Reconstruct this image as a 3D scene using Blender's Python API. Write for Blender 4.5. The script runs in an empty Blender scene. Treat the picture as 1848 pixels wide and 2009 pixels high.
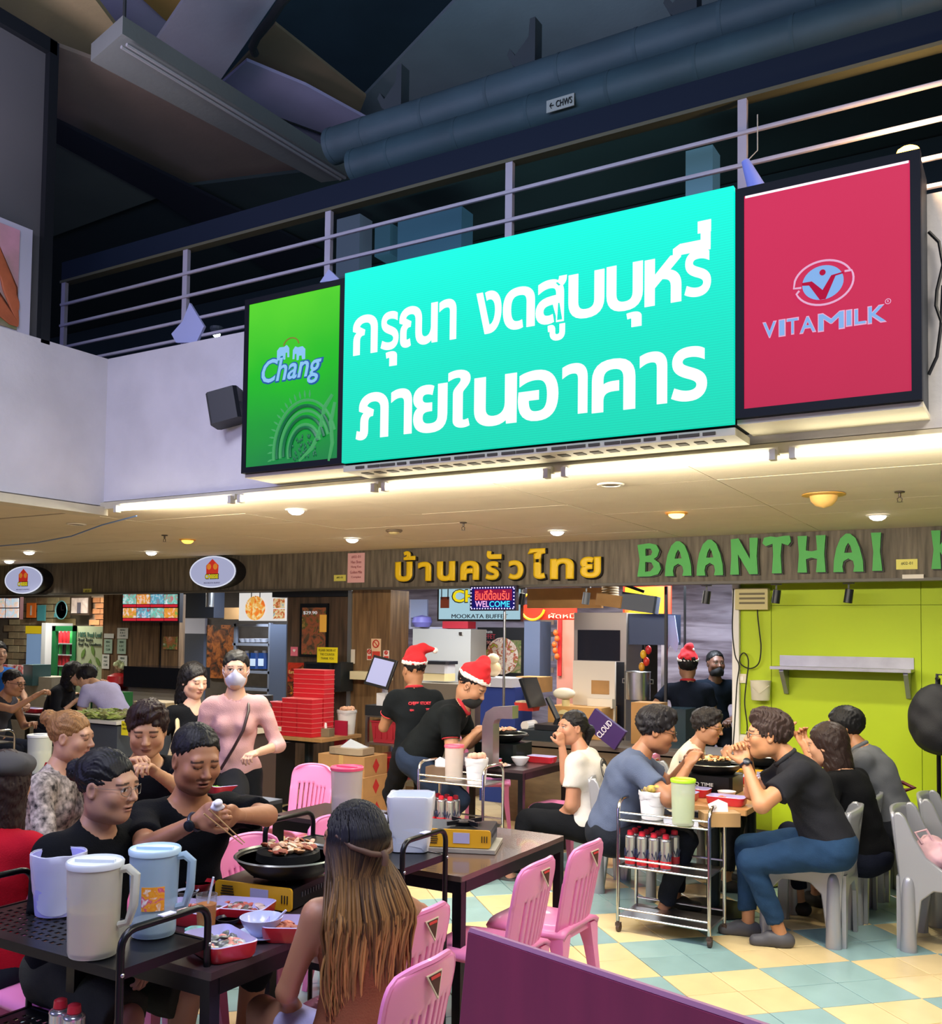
import bpy, math, random, numpy as np
from mathutils import Vector, Matrix, Euler
rnd = random.Random(7)
C = bpy.context.scene.collection
R = math.radians
# ------------------------------------------------------------------ camera
H0, FL, PPY = 1.80, 1900.0, 1161.56           # eye height, focal length and principal row in pixels of the 1848x2009 frame
YAW, PITCH, ROLL = 0.535555, 0.0439654, 0.0123188
_f = Vector((-math.sin(YAW)*math.cos(PITCH), math.cos(YAW)*math.cos(PITCH), math.sin(PITCH)))
_r0 = Vector((math.cos(YAW), math.sin(YAW), 0)); _u0 = _r0.cross(_f)
_r = math.cos(ROLL)*_r0 + math.sin(ROLL)*_u0; _u = -math.sin(ROLL)*_r0 + math.cos(ROLL)*_u0
cd = bpy.data.cameras.new('camera'); cam = bpy.data.objects.new('camera', cd); C.objects.link(cam)
cam.matrix_world = Matrix(((_r.x,_u.x,-_f.x,0),(_r.y,_u.y,-_f.y,0),(_r.z,_u.z,-_f.z,H0),(0,0,0,1)))
cd.sensor_fit = 'HORIZONTAL'; cd.sensor_width = 36; cd.lens = 36*FL/1848
cd.shift_x = 0; cd.shift_y = (PPY-1004.5)/1848; cd.clip_start = .05
bpy.context.scene.camera = cam
# ------------------------------------------------------------------ world, exposure, lights
sc = bpy.context.scene
w = bpy.data.worlds.new('world'); sc.world = w; w.use_nodes = True
w.node_tree.nodes['Background'].inputs[0].default_value = (.16,.20,.32,1)
w.node_tree.nodes['Background'].inputs[1].default_value = .38
vs = sc.view_settings
vs.view_transform = 'Standard'; vs.look = 'None'; vs.gamma = 1; vs.use_curve_mapping = False; vs.exposure = 0.0
try: sc.cycles.use_denoising = True; sc.cycles.sample_clamp_indirect = 4
except Exception: pass
def light(name, typ, loc, power, col, size=.3, size_y=None, rot=None, spot=None, blend=.6, soft=.06):
    d = bpy.data.lights.new(name, typ); d.energy = power; d.color = col
    if typ == 'AREA':
        d.size = size
        if size_y: d.shape = 'RECTANGLE'; d.size_y = size_y
    else:
        d.shadow_soft_size = soft
    if typ == 'SPOT': d.spot_size = R(spot); d.spot_blend = blend
    o = bpy.data.objects.new(name, d); C.objects.link(o); o.location = loc
    if rot: o.rotation_euler = rot
    return o
WARM, WHITE, COOL, VIO = (1,.80,.55), (1,.93,.80), (.80,.88,1), (.50,.50,1)
# the hall's own lamps over the dining floor and behind the photographer (atrium side), then added roof fills
light('atrium_lamp', 'AREA', (-1.2,.6,4.6), 150, (.72,.76,1), 1.6, 1.6, (R(8),R(-6),0))
light('atrium_lamp', 'AREA', (-4.2,1.6,4.9), 130, (.80,.80,1), 1.4, 1.4)
light('atrium_lamp', 'AREA', (1.2,3.2,4.6), 130, (1,.90,.72), 1.4, 1.4)
light('signage_glow', 'AREA', (-6.0,-2.2,3.4), 110, (.42,.38,1), 2.4, 1.2, (R(70),0,R(-35)))
light('roof_fill', 'AREA', (-2.5,1.5,4.3), 150, (.62,.72,.9), 2.5, 1.5, (R(165),0,0))  # added fill that lifts the dark roof, not a fixture of the hall
light('roof_fill', 'AREA', (-5.4,2.6,4.6), 45, (.95,.80,1), .8, .8, (R(172),0,0))  # second added fill, violet-white, for the upper left roof
# ------------------------------------------------------------------ pixel -> place
def ray(x, y): return _f + _r*((x-924)/FL) + _u*((PPY-y)/FL)
O = Vector((0,0,H0))
def az(x, y, z=0.0): d = ray(x,y); return O + d*((z-H0)/d.z)
def ay(x, y, Y): d = ray(x,y); return O + d*(Y/d.y)
def ax(x, y, X): d = ray(x,y); return O + d*(X/d.x)
def ad(x, y, D): return O + ray(x,y)*D
def rect(x0, y0, x1, y1, Y):
    xm, ym = (x0+x1)/2, (y0+y1)/2
    return ay(x0,ym,Y).x, ay(x1,ym,Y).x, ay(xm,y1,Y).z, ay(xm,y0,Y).z     # X0,X1,Z0,Z1
# ------------------------------------------------------------------ materials
def lin(c):
    if isinstance(c, str): c = tuple(int(c[i:i+2],16) for i in (0,2,4))
    return tuple(((v/255)/12.92 if v/255 <= .04045 else ((v/255+.055)/1.055)**2.4) for v in c[:3])
_mats = {}
def mat(c, rough=.55, metal=0, emit=0, var=0, scale=6, bump=0, bscale=60, alpha=1, trans=0, attr=None, stretch=None, coat=0, spec=None, sss=0, c2=None, ior=None):
    key = (str(c), rough, metal, emit, var, scale, bump, bscale, alpha, trans, attr, str(stretch), coat, spec, sss, str(c2))
    if key in _mats: return _mats[key]
    m = bpy.data.materials.new('paint_%03d' % len(_mats)); m.use_nodes = True; nt = m.node_tree; b = nt.nodes['Principled BSDF']
    I = b.inputs; col = lin(c); I['Base Color'].default_value = (*col,1); I['Roughness'].default_value = rough; I['Metallic'].default_value = metal
    if emit >= .4: I['Base Color'].default_value = (col[0]*.12,col[1]*.12,col[2]*.12,1); I['Specular IOR Level'].default_value = .15
    if coat: I['Coat Weight'].default_value = coat
    if spec is not None: I['Specular IOR Level'].default_value = spec
    if trans: I['Transmission Weight'].default_value = trans; I['IOR'].default_value = ior or 1.3
    if alpha < 1: I['Alpha'].default_value = alpha
    if sss: I['Subsurface Weight'].default_value = sss; I['Subsurface Radius'].default_value = (.01,.004,.002); I['Subsurface Scale'].default_value = 1
    if emit: I['Emission Color'].default_value = (*col,1); I['Emission Strength'].default_value = emit
    co = None
    if var or bump:
        tc = nt.nodes.new('ShaderNodeTexCoord'); mp = nt.nodes.new('ShaderNodeMapping'); nt.links.new(tc.outputs['Object'], mp.inputs['Vector'])
        if stretch: mp.inputs['Scale'].default_value = stretch
        co = mp.outputs['Vector']
    if attr:
        a = nt.nodes.new('ShaderNodeAttribute'); a.attribute_name = attr; nt.links.new(a.outputs['Color'], I['Base Color'])
        if emit: nt.links.new(a.outputs['Color'], I['Emission Color'])
    if var:
        n = nt.nodes.new('ShaderNodeTexNoise'); n.inputs['Scale'].default_value = scale; n.inputs['Detail'].default_value = 5; nt.links.new(co, n.inputs['Vector'])
        cr = nt.nodes.new('ShaderNodeValToRGB'); nt.links.new(n.outputs['Fac'], cr.inputs['Fac'])
        ca = col if c2 is None else lin(c2)
        cr.color_ramp.elements[0].position = .3; cr.color_ramp.elements[1].position = .72
        cr.color_ramp.elements[0].color = (*[max(0,v*(1-var)) for v in ca],1); cr.color_ramp.elements[1].color = (*[min(1,v*(1+var*.5)) for v in col],1)
        if not attr:
            nt.links.new(cr.outputs['Color'], I['Base Color'])
            if emit: nt.links.new(cr.outputs['Color'], I['Emission Color'])
    if bump:
        n = nt.nodes.new('ShaderNodeTexNoise'); n.inputs['Scale'].default_value = bscale; n.inputs['Detail'].default_value = 3; nt.links.new(co, n.inputs['Vector'])
        bp = nt.nodes.new('ShaderNodeBump'); bp.inputs['Strength'].default_value = bump; bp.inputs['Distance'].default_value = .01
        nt.links.new(n.outputs['Fac'], bp.inputs['Height']); nt.links.new(bp.outputs['Normal'], I['Normal'])
    _mats[key] = m
    return m
def print_mat(cols, scale=20, emit=0, rough=.4, seed=0):
    """printed picture: patches of the given flat colours"""
    m = bpy.data.materials.new('print'); m.use_nodes = True; nt = m.node_tree; b = nt.nodes['Principled BSDF']
    tc = nt.nodes.new('ShaderNodeTexCoord'); mp = nt.nodes.new('ShaderNodeMapping'); mp.inputs['Location'].default_value = (seed*3.1, seed*1.7, seed)
    nt.links.new(tc.outputs['Object'], mp.inputs['Vector'])
    n = nt.nodes.new('ShaderNodeTexNoise'); n.inputs['Scale'].default_value = scale; n.inputs['Detail'].default_value = 4; n.inputs['Distortion'].default_value = .8
    nt.links.new(mp.outputs['Vector'], n.inputs['Vector'])
    cr = nt.nodes.new('ShaderNodeValToRGB'); nt.links.new(n.outputs['Fac'], cr.inputs['Fac']); el = cr.color_ramp.elements
    while len(el) < len(cols): el.new(.5)
    for i, c in enumerate(cols): el[i].position = .30 + .42*i/max(1,len(cols)-1); el[i].color = (*lin(c),1)
    nt.links.new(cr.outputs['Color'], b.inputs['Base Color']); b.inputs['Roughness'].default_value = rough
    if emit: nt.links.new(cr.outputs['Color'], b.inputs['Emission Color']); b.inputs['Emission Strength'].default_value = emit
    return m
# ------------------------------------------------------------------ mesh collecting
class G:
    def __init__(s, M=None): s.v=[]; s.f=[]; s.mi=[]; s.m=0; s.M = M or Matrix()
    def add(s, vs, fs, M=None):
        k=len(s.v); T = s.M @ M if M is not None else s.M
        s.v += [tuple(T @ Vector(p)) for p in vs]; s.f += [tuple(i+k for i in f) for f in fs]; s.mi += [s.m]*len(fs); return s
    def box(s, c, d, rz=0, M=None, taper=1, bev=0):
        x,y,z=[q/2 for q in d]; T = Matrix.Translation(c) @ Matrix.Rotation(rz,4,'Z')
        if M is not None: T = Matrix.Translation(c) @ M
        if bev:
            b=min(bev,x*.9,y*.9); P=[(-x+b,-y),(x-b,-y),(x,-y+b),(x,y-b),(x-b,y),(-x+b,y),(-x,y-b),(-x,-y+b)]
            return s.prism(P,-z,z,T)
        P=[(-x*taper,-y*taper,-z),(x*taper,-y*taper,-z),(x*taper,y*taper,-z),(-x*taper,y*taper,-z),(-x,-y,z),(x,-y,z),(x,y,z),(-x,y,z)]
        return s.add(P,[(0,3,2,1),(4,5,6,7),(0,1,5,4),(1,2,6,5),(2,3,7,6),(3,0,4,7)],T)
    def prism(s, P, z0, z1, M=None):
        n=len(P); v=[(x,y,z0) for x,y in P]+[(x,y,z1) for x,y in P]
        return s.add(v,[tuple(range(n-1,-1,-1)),tuple(range(n,2*n))]+[(i,(i+1)%n,n+(i+1)%n,n+i) for i in range(n)],M)
    def tube(s, pts, r, n=8, cap=True, closed=False):
        pts=[Vector(p) for p in pts]; N=len(pts); rr=r if isinstance(r,(list,tuple)) else [r]*N; v=[];f=[]
        ref=None
        for i,p in enumerate(pts):
            a=pts[(i-1)%N] if (closed or i>0) else p; b=pts[(i+1)%N] if (closed or i<N-1) else p
            t=(b-a).normalized() if (b-a).length>1e-9 else Vector((0,0,1))
            if ref is None: ref = Vector((0,0,1)) if abs(t.z)<.9 else Vector((1,0,0))
            e=t.cross(ref); e = e.normalized() if e.length>1e-6 else t.orthogonal().normalized(); g=e.cross(t).normalized(); ref=g
            v+=[p+(e*math.cos(2*math.pi*j/n)+g*math.sin(2*math.pi*j/n))*rr[i] for j in range(n)]
        M_=N if closed else N-1
        for i in range(M_):
            for j in range(n):
                a=i*n+j;b=i*n+(j+1)%n;c=((i+1)%N)*n+(j+1)%n;d=((i+1)%N)*n+j; f.append((a,d,c,b))
        if cap and not closed: f+=[tuple(range(n)),tuple(range(N*n-1,(N-1)*n-1,-1))]
        return s.add(v,f)
    def lathe(s, prof, c=(0,0,0), n=20, M=None, sx=1, sy=1, cap=True):
        v=[];f=[];N=len(prof)
        for r,z in prof: v+=[(r*math.cos(2*math.pi*j/n)*sx,r*math.sin(2*math.pi*j/n)*sy,z) for j in range(n)]
        for i in range(N-1):
            for j in range(n): f.append((i*n+j,i*n+(j+1)%n,(i+1)*n+(j+1)%n,(i+1)*n+j))
        if cap and prof[0][0]>1e-4: f.append(tuple(range(n-1,-1,-1)))
        if cap and prof[-1][0]>1e-4: f.append(tuple(range((N-1)*n,N*n)))
        return s.add(v,f,Matrix.Translation(c) @ (M or Matrix()))
    def ball(s, c, r, n=10, M=None):
        r = r if isinstance(r,(list,tuple)) else (r,r,r); k=max(4,n//2)
        v=[];f=[]
        for i in range(k+1):
            a=math.pi*i/k
            v+=[(r[0]*math.sin(a)*math.cos(2*math.pi*j/n),r[1]*math.sin(a)*math.sin(2*math.pi*j/n),-r[2]*math.cos(a)) for j in range(n)]
        for i in range(k):
            for j in range(n): f.append((i*n+j,i*n+(j+1)%n,(i+1)*n+(j+1)%n,(i+1)*n+j))
        return s.add(v,f,Matrix.Translation(c) @ (M or Matrix()))
    def obj(s, name, mt, parent=None, smooth=False, loc=None, cols=None):
        me=bpy.data.meshes.new(name); me.from_pydata(s.v,[],s.f)
        mts = mt if isinstance(mt,(list,tuple)) else [mt]
        for q in mts: me.materials.append(q)
        if len(mts)>1: me.polygons.foreach_set('material_index', s.mi)
        if smooth: me.shade_smooth(); me.set_sharp_from_angle(angle=R(smooth if smooth is not True else 45))
        o=bpy.data.objects.new(name,me); C.objects.link(o)
        if parent: o.parent=parent
        if loc: o.location=loc
        return o
def tag(o, label=None, cat=None, group=None, kind=None):
    if label: o['label']=label
    if cat: o['category']=cat
    if group: o['group']=group
    if kind: o['kind']=kind
    return o
def thing(name, label, cat, loc=(0,0,0), rz=0, group=None):
    o=bpy.data.objects.new(name,None); C.objects.link(o); o.location=loc; o.rotation_euler=(0,0,rz); o.empty_display_size=.1
    return tag(o,label,cat,group)
def struct(name, g, m, parent=None, smooth=False):
    o=g.obj(name,m,parent,smooth)
    if not parent: o['kind']='structure'
    return o
def dup(o, loc=None, rz=None, label=None, parent=None, scale=None):
    c=o.copy(); C.objects.link(c)
    if parent: c.parent=parent
    if loc is not None: c.location=loc
    if rz is not None: c.rotation_euler=(0,0,rz)
    if scale is not None: c.scale=scale
    if label: c['label']=label
    for ch in list(o.children): dup(ch, parent=c)
    return c
def rrect(w, h, r, n=4, cx=0, cy=0):
    P=[]
    for sx,sy,a0 in ((1,1,0),(-1,1,90),(-1,-1,180),(1,-1,270)):
        for i in range(n+1):
            a=R(a0+90*i/n); P.append((cx+sx*(w/2-r)+r*math.cos(a), cy+sy*(h/2-r)+r*math.sin(a)))
    return P
XZ = Matrix(((1,0,0,0),(0,0,-1,0),(0,1,0,0),(0,0,0,1)))      # local x,y,z -> world x,z,-y : faces the hall (-Y)
def text(s, size, M, mt, name='lettering', parent=None, extrude=.002, offset=0, align='CENTER', wide=1, kern=1, shear=0, lines=1, fit=None, curve=None):
    c=bpy.data.curves.new(name,'FONT'); c.body=s; c.size=size; c.extrude=extrude; c.bevel_depth=offset*.9; c.bevel_resolution=0; c.offset=0; c.align_x=align; c.align_y='CENTER'
    c.space_character=kern; c.shear=shear; c.space_line=lines; c.resolution_u=3
    t=bpy.data.objects.new(name,c); C.objects.link(t); bpy.context.view_layer.update()
    me=bpy.data.meshes.new_from_object(t.evaluated_get(bpy.context.evaluated_depsgraph_get())); bpy.data.objects.remove(t)
    n=len(me.vertices); co=np.empty(n*3); me.vertices.foreach_get('co',co); co=co.reshape(-1,3)
    if fit and n:
        mn,mx=co.min(0),co.max(0); W,Hh=mx[0]-mn[0],mx[1]-mn[1]
        co[:,0]=(co[:,0]-(mn[0]+mx[0])/2)*fit[0]/W
        if fit[1]: co[:,1]=(co[:,1]-(mn[1]+mx[1])/2)*fit[1]/Hh
    else: co[:,0]*=wide
    if offset and n: co[:,2]*=(extrude+.0005)/max(1e-6,abs(co[:,2]).max())
    if curve: co=np.array(curve(co))
    me.vertices.foreach_set('co',co.ravel()); me.update()
    me.materials.clear(); me.materials.append(mt)
    o=bpy.data.objects.new(name,me); C.objects.link(o); o.matrix_world=M
    if parent: o.parent=parent; o.matrix_parent_inverse=Matrix()
    return o
def facing(x,y,z): return Matrix.Translation((x,y,z)) @ XZ   # text standing upright, read from the hall
# ------------------------------------------------------------------ bodies: smooth solids meshed on a grid
def nets(F, o, h):
    nx,ny,nz=F.shape; S=F<0; cs=(nx-1,ny-1,nz-1); N=cs[0]*cs[1]*cs[2]
    acc=np.zeros((N,3)); cnt=np.zeros(N); quads=[]
    for a in range(3):
        sl0=[slice(None)]*3; sl1=[slice(None)]*3; sl0[a]=slice(None,-1); sl1[a]=slice(1,None)
        A=F[tuple(sl0)]; B=F[tuple(sl1)]; m=S[tuple(sl0)]!=S[tuple(sl1)]
        idx=np.array(np.nonzero(m)).T
        if not len(idx): continue
        va=A[m]; vb=B[m]; t=va/(va-vb); pos=idx.astype(float); pos[:,a]+=t
        b,c=[(1,2),(2,0),(0,1)][a]
        cell=[]
        for db,dc in ((1,1),(0,1),(0,0),(1,0)):
            q=idx.copy(); q[:,b]-=db; q[:,c]-=dc
            ok=(q[:,b]>=0)&(q[:,c]>=0)&(q[:,b]<cs[b])&(q[:,c]<cs[c])
            fl=(q[:,0]*cs[1]+q[:,1])*cs[2]+q[:,2]
            for k in range(3): acc[:,k]+=np.bincount(fl[ok],pos[ok,k],N)
            cnt+=np.bincount(fl[ok],minlength=N); cell.append((fl,ok))
        ok=cell[0][1]&cell[1][1]&cell[2][1]&cell[3][1]
        Q=np.stack([c_[0][ok] for c_ in cell],1); neg=va[ok]>0; Q[neg]=Q[neg][:,::-1]; quads.append(Q)
    if not quads: return np.zeros((0,3)),np.zeros((0,4),int)
    use=cnt>0; ids=np.cumsum(use)-1; V=(acc[use]/cnt[use][:,None])*h+np.array(o)
    return V, ids[np.concatenate(quads)]
def npv(p): return np.array(p,dtype=float)
class S:
    def __init__(s): s.ops=[]
    def cap(s,a,b,ra,rb,k=.03,op='u',sq=None):
        a,b=npv(a),npv(b); lo=np.minimum(a-ra,b-rb); hi=np.maximum(a+ra,b+rb)
        def f(P):
            d=b-a; t=np.clip(((P-a)@d)/max(d@d,1e-9),0,1); q=P-a-t[...,None]*d
            return np.sqrt((q*q).sum(-1))-(ra+(rb-ra)*t)
        s.ops.append((op,f,lo,hi,k)); return s
    def capf(s,a,b,ra,rb,k=.03):
        a,b=npv(a),npv(b); d=b-a; L=np.sqrt(d@d); dn=d/L; c=b+dn*max(ra,rb)
        def f(P):
            t=np.clip(((P-a)@d)/(d@d),0,1.3); q=P-a-t[...,None]*d
            return np.maximum(np.sqrt((q*q).sum(-1))-(ra+(rb-ra)*t), (P-b)@dn)
        s.ops.append(('u',f,np.minimum(a-ra,b-rb)-.02,np.maximum(a+ra,b+rb)+.02,k)); return s
    def ell(s,c,r,B=None,k=.03,op='u'):
        c=npv(c); r=npv(r); B=np.eye(3) if B is None else B; m=r.max()
        def f(P):
            q=(P-c)@B; k0=np.sqrt(((q/r)**2).sum(-1)); k1=np.sqrt(((q/(r*r))**2).sum(-1)); return k0*(k0-1)/np.maximum(k1,1e-6)
        s.ops.append((op,f,c-m,c+m,k)); return s
    def cut(s,p,n,box=None,k=0):
        p=npv(p); n=npv(n); n=n/np.linalg.norm(n)
        s.ops.append(('c',lambda P:(P-p)@n, None if box is None else box[0], None if box is None else box[1],k)); return s
    def disp(s,f): s.ops.append(('d',f,None,None,0)); return s
    def mesh(s,h,pad=.03):
        us=[o for o in s.ops if o[0]=='u']
        lo=np.min([o[2] for o in us],0)-pad; hi=np.max([o[3] for o in us],0)+pad
        n=np.ceil((hi-lo)/h).astype(int)+2; F=np.full(n,.3)
        ax_=[lo[i]+h*np.arange(n[i]) for i in range(3)]
        for op,f,l,u,k in s.ops:
            if l is None: sl=(slice(None),)*3
            else:
                e=k+2*h+.005; sl=tuple(slice(max(0,int((l[i]-e-lo[i])/h)),max(0,int((u[i]+e-lo[i])/h)+2)) for i in range(3))
            xs=[ax_[i][sl[i]] for i in range(3)]
            if min(map(len,xs))==0: continue
            P=np.stack(np.meshgrid(*xs,indexing='ij'),-1); Fs=F[sl]; d=f(P)
            if op=='u':
                if k>0: hh=np.maximum(k-np.abs(Fs-d),0)/k; Fs=np.minimum(Fs,d)-hh*hh*k*.25
                else: Fs=np.minimum(Fs,d)
            elif op=='s':
                d=-d
                if k>0: hh=np.maximum(k-np.abs(Fs-d),0)/k; Fs=np.maximum(Fs,d)+hh*hh*k*.25
                else: Fs=np.maximum(Fs,d)
            elif op=='c':
                if k>0: hh=np.maximum(k-np.abs(Fs-d),0)/k; Fs=np.maximum(Fs,d)+hh*hh*k*.25
                else: Fs=np.maximum(Fs,d)
            else: Fs=Fs-d
            F[sl]=Fs
        return nets(F,lo,h)
def mesh_np(name, parts, mt, parent=None, cols=None):
    V=[];Q=[];k=0
    for v,q in parts: V.append(v); Q.append(q+k); k+=len(v)
    V=np.concatenate(V); Q=np.concatenate(Q)
    me=bpy.data.meshes.new(name); me.vertices.add(len(V)); me.vertices.foreach_set('co',V.astype(np.float32).ravel())
    me.loops.add(len(Q)*4); me.loops.foreach_set('vertex_index',Q.ravel().astype(np.int32))
    me.polygons.add(len(Q)); me.polygons.foreach_set('loop_start',np.arange(0,len(Q)*4,4,dtype=np.int32))
    me.update(calc_edges=True); me.shade_smooth()
    if cols is not None:
        a=me.color_attributes.new('Col','FLOAT_COLOR','POINT'); c4=np.ones((len(V),4),np.float32); c4[:,:3]=cols; a.data.foreach_set('color',c4.ravel())
    me.materials.append(mt); o=bpy.data.objects.new(name,me); C.objects.link(o)
    if parent: o.parent=parent
    return o
def fold(P,f,seed=0):
    x,y,z=P[...,0],P[...,1],P[...,2]
    return (np.sin(f*x+1.3*np.sin(f*.6*z+seed)+seed)*np.sin(f*.7*y+f*.8*z+seed*2.1)+.6*np.sin(f*1.7*z+f*.9*x-f*.8*y+seed*3.7))
SKIN=mat('C89070',.48,attr='Col',sss=.08); HAIRM=mat('181414',.55,attr='Col',spec=.3)
def ik(a,c,l1,l2,pole):
    a,c=Vector(a),Vector(c); d=c-a; L=d.length; mx=(l1+l2)*.995
    if L>mx: c=a+d*(mx/L); d=c-a; L=mx
    t=(l1*l1-l2*l2+L*L)/(2*L); h=math.sqrt(max(0,l1*l1-t*t)); dn=d/L
    p=Vector(pole); p=p-dn*p.dot(dn); p=p.normalized() if p.length>1e-5 else dn.orthogonal().normalized()
    return a+dn*t+p*h, c
def hand(wr, d, nrm, side, s, curl, h, thumb=1.0, spread=1.0):
    """wr wrist, d direction of the palm, nrm palm normal (towards which fingers curl), side lateral sign of thumb"""
    d=Vector(d).normalized(); nrm=Vector(nrm); nrm=(nrm-d*nrm.dot(d)).normalized(); lat=d.cross(nrm).normalized()*side
    B=np.array([list(lat),list(d),list(nrm)]).T; q=S()
    q.cap(wr-d*.03*s,wr+d*.012*s,.0265*s,.024*s)
    q.ell(wr+d*.048*s,(.041*s,.052*s,.0165*s),B,k=.02)
    for i,(off,L) in enumerate(((.029,.074),(.010,.083),(-.010,.077),(-.028,.060))):
        b=wr+(d*.080+lat*off-nrm*.002)*s; cu=curl*(1+.12*i); dd=d+lat*off*1.6*spread; dd.normalize()
        a1=cu*.75; d1=(dd*math.cos(a1)+nrm*math.sin(a1)).normalized(); a2=a1+cu*1.0; d2=(dd*math.cos(a2)+nrm*math.sin(a2)).normalized(); a3=a2+cu*.8; d3=(dd*math.cos(a3)+nrm*math.sin(a3)).normalized()
        p1=b+d1*L*.46*s; p2=p1+d2*L*.30*s; p3=p2+d3*L*.24*s; r=(.0092 if i<3 else .0082)*s
        q.cap(b-d*.02*s,b,.011*s,r,k=.012*s); q.cap(b,p1,r,r*.94,k=.004*s); q.cap(p1,p2,r*.94,r*.86,k=.003*s); q.cap(p2,p3,r*.86,r*.76,k=.003*s)
    tb=wr+(d*.022+lat*.028)*s; td=(lat*.75*thumb+d*.75+nrm*.45).normalized(); t1=tb+td*.045*s; td2=(lat*.25*thumb+d*.85+nrm*.55).normalized(); t2=t1+td2*.032*s
    q.cap(tb,t1,.016*s,.0115*s,k=.014*s); q.cap(t1,t2,.0112*s,.0088*s,k=.003)
    return q.mesh(h,pad=.012)
def person(label, head, D, face=0, lean=8, hunch=8, look=(0,0), sex='m', skin='C99272', hair=('short','15110f'), shirt=('20242A',.55,'crew'), pants=('20242A',.95), lh=(-.2,.38,.12), rh=(.2,.38,.12),
           lf=None, rf=None, s=1.0, wt=1.0, det=1, stand=False, shoes='202020', curl=(.75,.75), palm=((0,0,-1),(0,0,-1)), name='person', extra=None, brow=None, beard=0, eyes='open', side=0, headz=None, legs=True, tuck=0, mouth=None, pole=(-1,-1), roll=0, hscale=1):
    """head: pixel of the head's middle, D: distance along the view axis; offsets of hands and feet are in the body's own frame (right, forward, up) from the hips"""
    hc=ad(head[0],head[1],D); a=R(face); h=lambda base:base*(1.0,1.35,1.9)[det]
    X=Vector((math.cos(a),math.sin(a),0)); Fw=Vector((-math.sin(a),math.cos(a),0)); Z=Vector((0,0,1))
    X=(X*math.cos(R(side))+Z*math.sin(R(side)))
    def dirv(l): v=Fw*math.sin(R(l))+Z*math.cos(R(l))*math.cos(R(side))-Vector((math.cos(a),math.sin(a),0))*math.sin(R(side)); return v.normalized()
    U=dirv(lean); U2=dirv(lean+hunch); U3=dirv(lean+hunch+8 if not stand else 6+lean*.6)
    mid=U*.22*s; nb=mid+U2*.285*s; hd=nb+U3*.172*s
    p0=hc-hd; mid+=p0; nb+=p0; hd=hc.copy()
    sw=(.182 if sex=='m' else .160)*s; hw=(.092 if sex=='m' else .09)*s
    F2=(Fw-U2*Fw.dot(U2)).normalized(); B=np.array([list(X),list(F2),list(U2)]).T; F1=(Fw-U*Fw.dot(U)).normalized(); B1=np.array([list(X),list(F1),list(U)]).T
    sh={-1:nb-U2*.062*s-X*sw, 1:nb-U2*.062*s+X*sw}
    loc=lambda v: p0+Vector((math.cos(a),math.sin(a),0))*v[0]*s+Fw*v[1]*s+Z*v[2]*s
    hands={-1:loc(lh) if not isinstance(lh,Vector) else lh, 1:loc(rh) if not isinstance(rh,Vector) else rh}
    arm={}
    for sd,pp in ((-1,pole[0]),(1,pole[1])):
        P=Vector((0,0,pp))+X*sd*.75-Fw*.35
        arm[sd]=ik(sh[sd],hands[sd],.285*s,.25*s,P)
    fz=-p0.z
    if lf is None: lf=(-.10,.02,fz/s+.07) if stand else (-.12,.36,fz/s+.07)
    if rf is None: rf=(.10,.0,fz/s+.07) if stand else (.12,.38,fz/s+.07)
    hip={-1:p0-X*hw-Z*.01, 1:p0+X*hw-Z*.01}; leg={}
    for sd,tg in ((-1,lf),(1,rf)):
        leg[sd]=ik(hip[sd],loc(tg),.43*s,.42*s,Fw*.9+Z*.55+X*sd*.12)
    def torso(q,g=0.0,k=.06):
        q.ell(p0+U*.02*s,((.158 if sex=='m' else .168)*s*wt+g,.115*s*wt+g,.115*s+g),B1,k=k); q.ell(p0+U*.15*s+F1*.012,((.142 if sex=='m' else .122)*s*wt+g,.104*s*wt+g,.13*s+g),B1,k=k)
        q.ell(mid+U2*.12*s,((.158 if sex=='m' else .138)*s*wt+g,.108*s*wt+g,.155*s+g),B,k=k)
        q.cap(sh[-1]+X*.03*s,sh[1]-X*.03*s,.050*s+g,.050*s+g,k=k)
        q.cap(nb-U2*.05*s,nb+U3*.02*s,.062*s+g,.05*s+g*.3,k=.05)
        if sex=='f':
            for sd in (-1,1): q.ell(mid+U2*.10*s+X*sd*.062*s+F2*.085*s,(.05*s+g*.5,.045*s+g*.5,.052*s+g*.5),B,k=.04)
        return q
    root=thing(name,label,'person'); body=S(); torso(body)
    body.cap(nb-U3*.02,hd-U3*.06*s,(.053 if sex=='m' else .047)*s,(.05 if sex=='m' else .045)*s,k=.045)
    for sd in (-1,1):
        e,wv=arm[sd]; body.cap(sh[sd],e,.046*s*wt,.038*s*wt,k=.05); body.cap(e,wv,.038*s*wt,.0245*s,k=.015)
        if legs:
            kn,an=leg[sd]; body.cap(hip[sd],kn,.078*s*wt,.054*s,k=.06); body.cap(kn,an,.052*s,.034*s,k=.02); body.cap(an-Z*.02*s,an+Fw*.12*s-Z*.045*s,.032*s,.026*s,k=.02)
    parts=[body.mesh(h(.0125))]; cols=[np.tile(lin(skin),(len(parts[0][0]),1))]
    for sd in (-1,1):
        e,wv=arm[sd]; d=(wv-e).normalized(); i=0 if sd<0 else 1; pn=palm[i]
        pn=X*pn[0]+Fw*pn[1]+Z*pn[2]; dd=d
        if abs(pn.normalized().dot(d))>.9: pn=pn+Fw*.5+X*.3
        hv=hand(wv,dd,pn,1 if (d.cross(pn)).dot(X)*sd<0 else -1,s*(1 if sex=='m' else .9),curl[i],(.0038,.005,.0065)[det])
        parts.append(hv); cols.append(np.tile(lin(skin),(len(hv[0]),1)))
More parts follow.
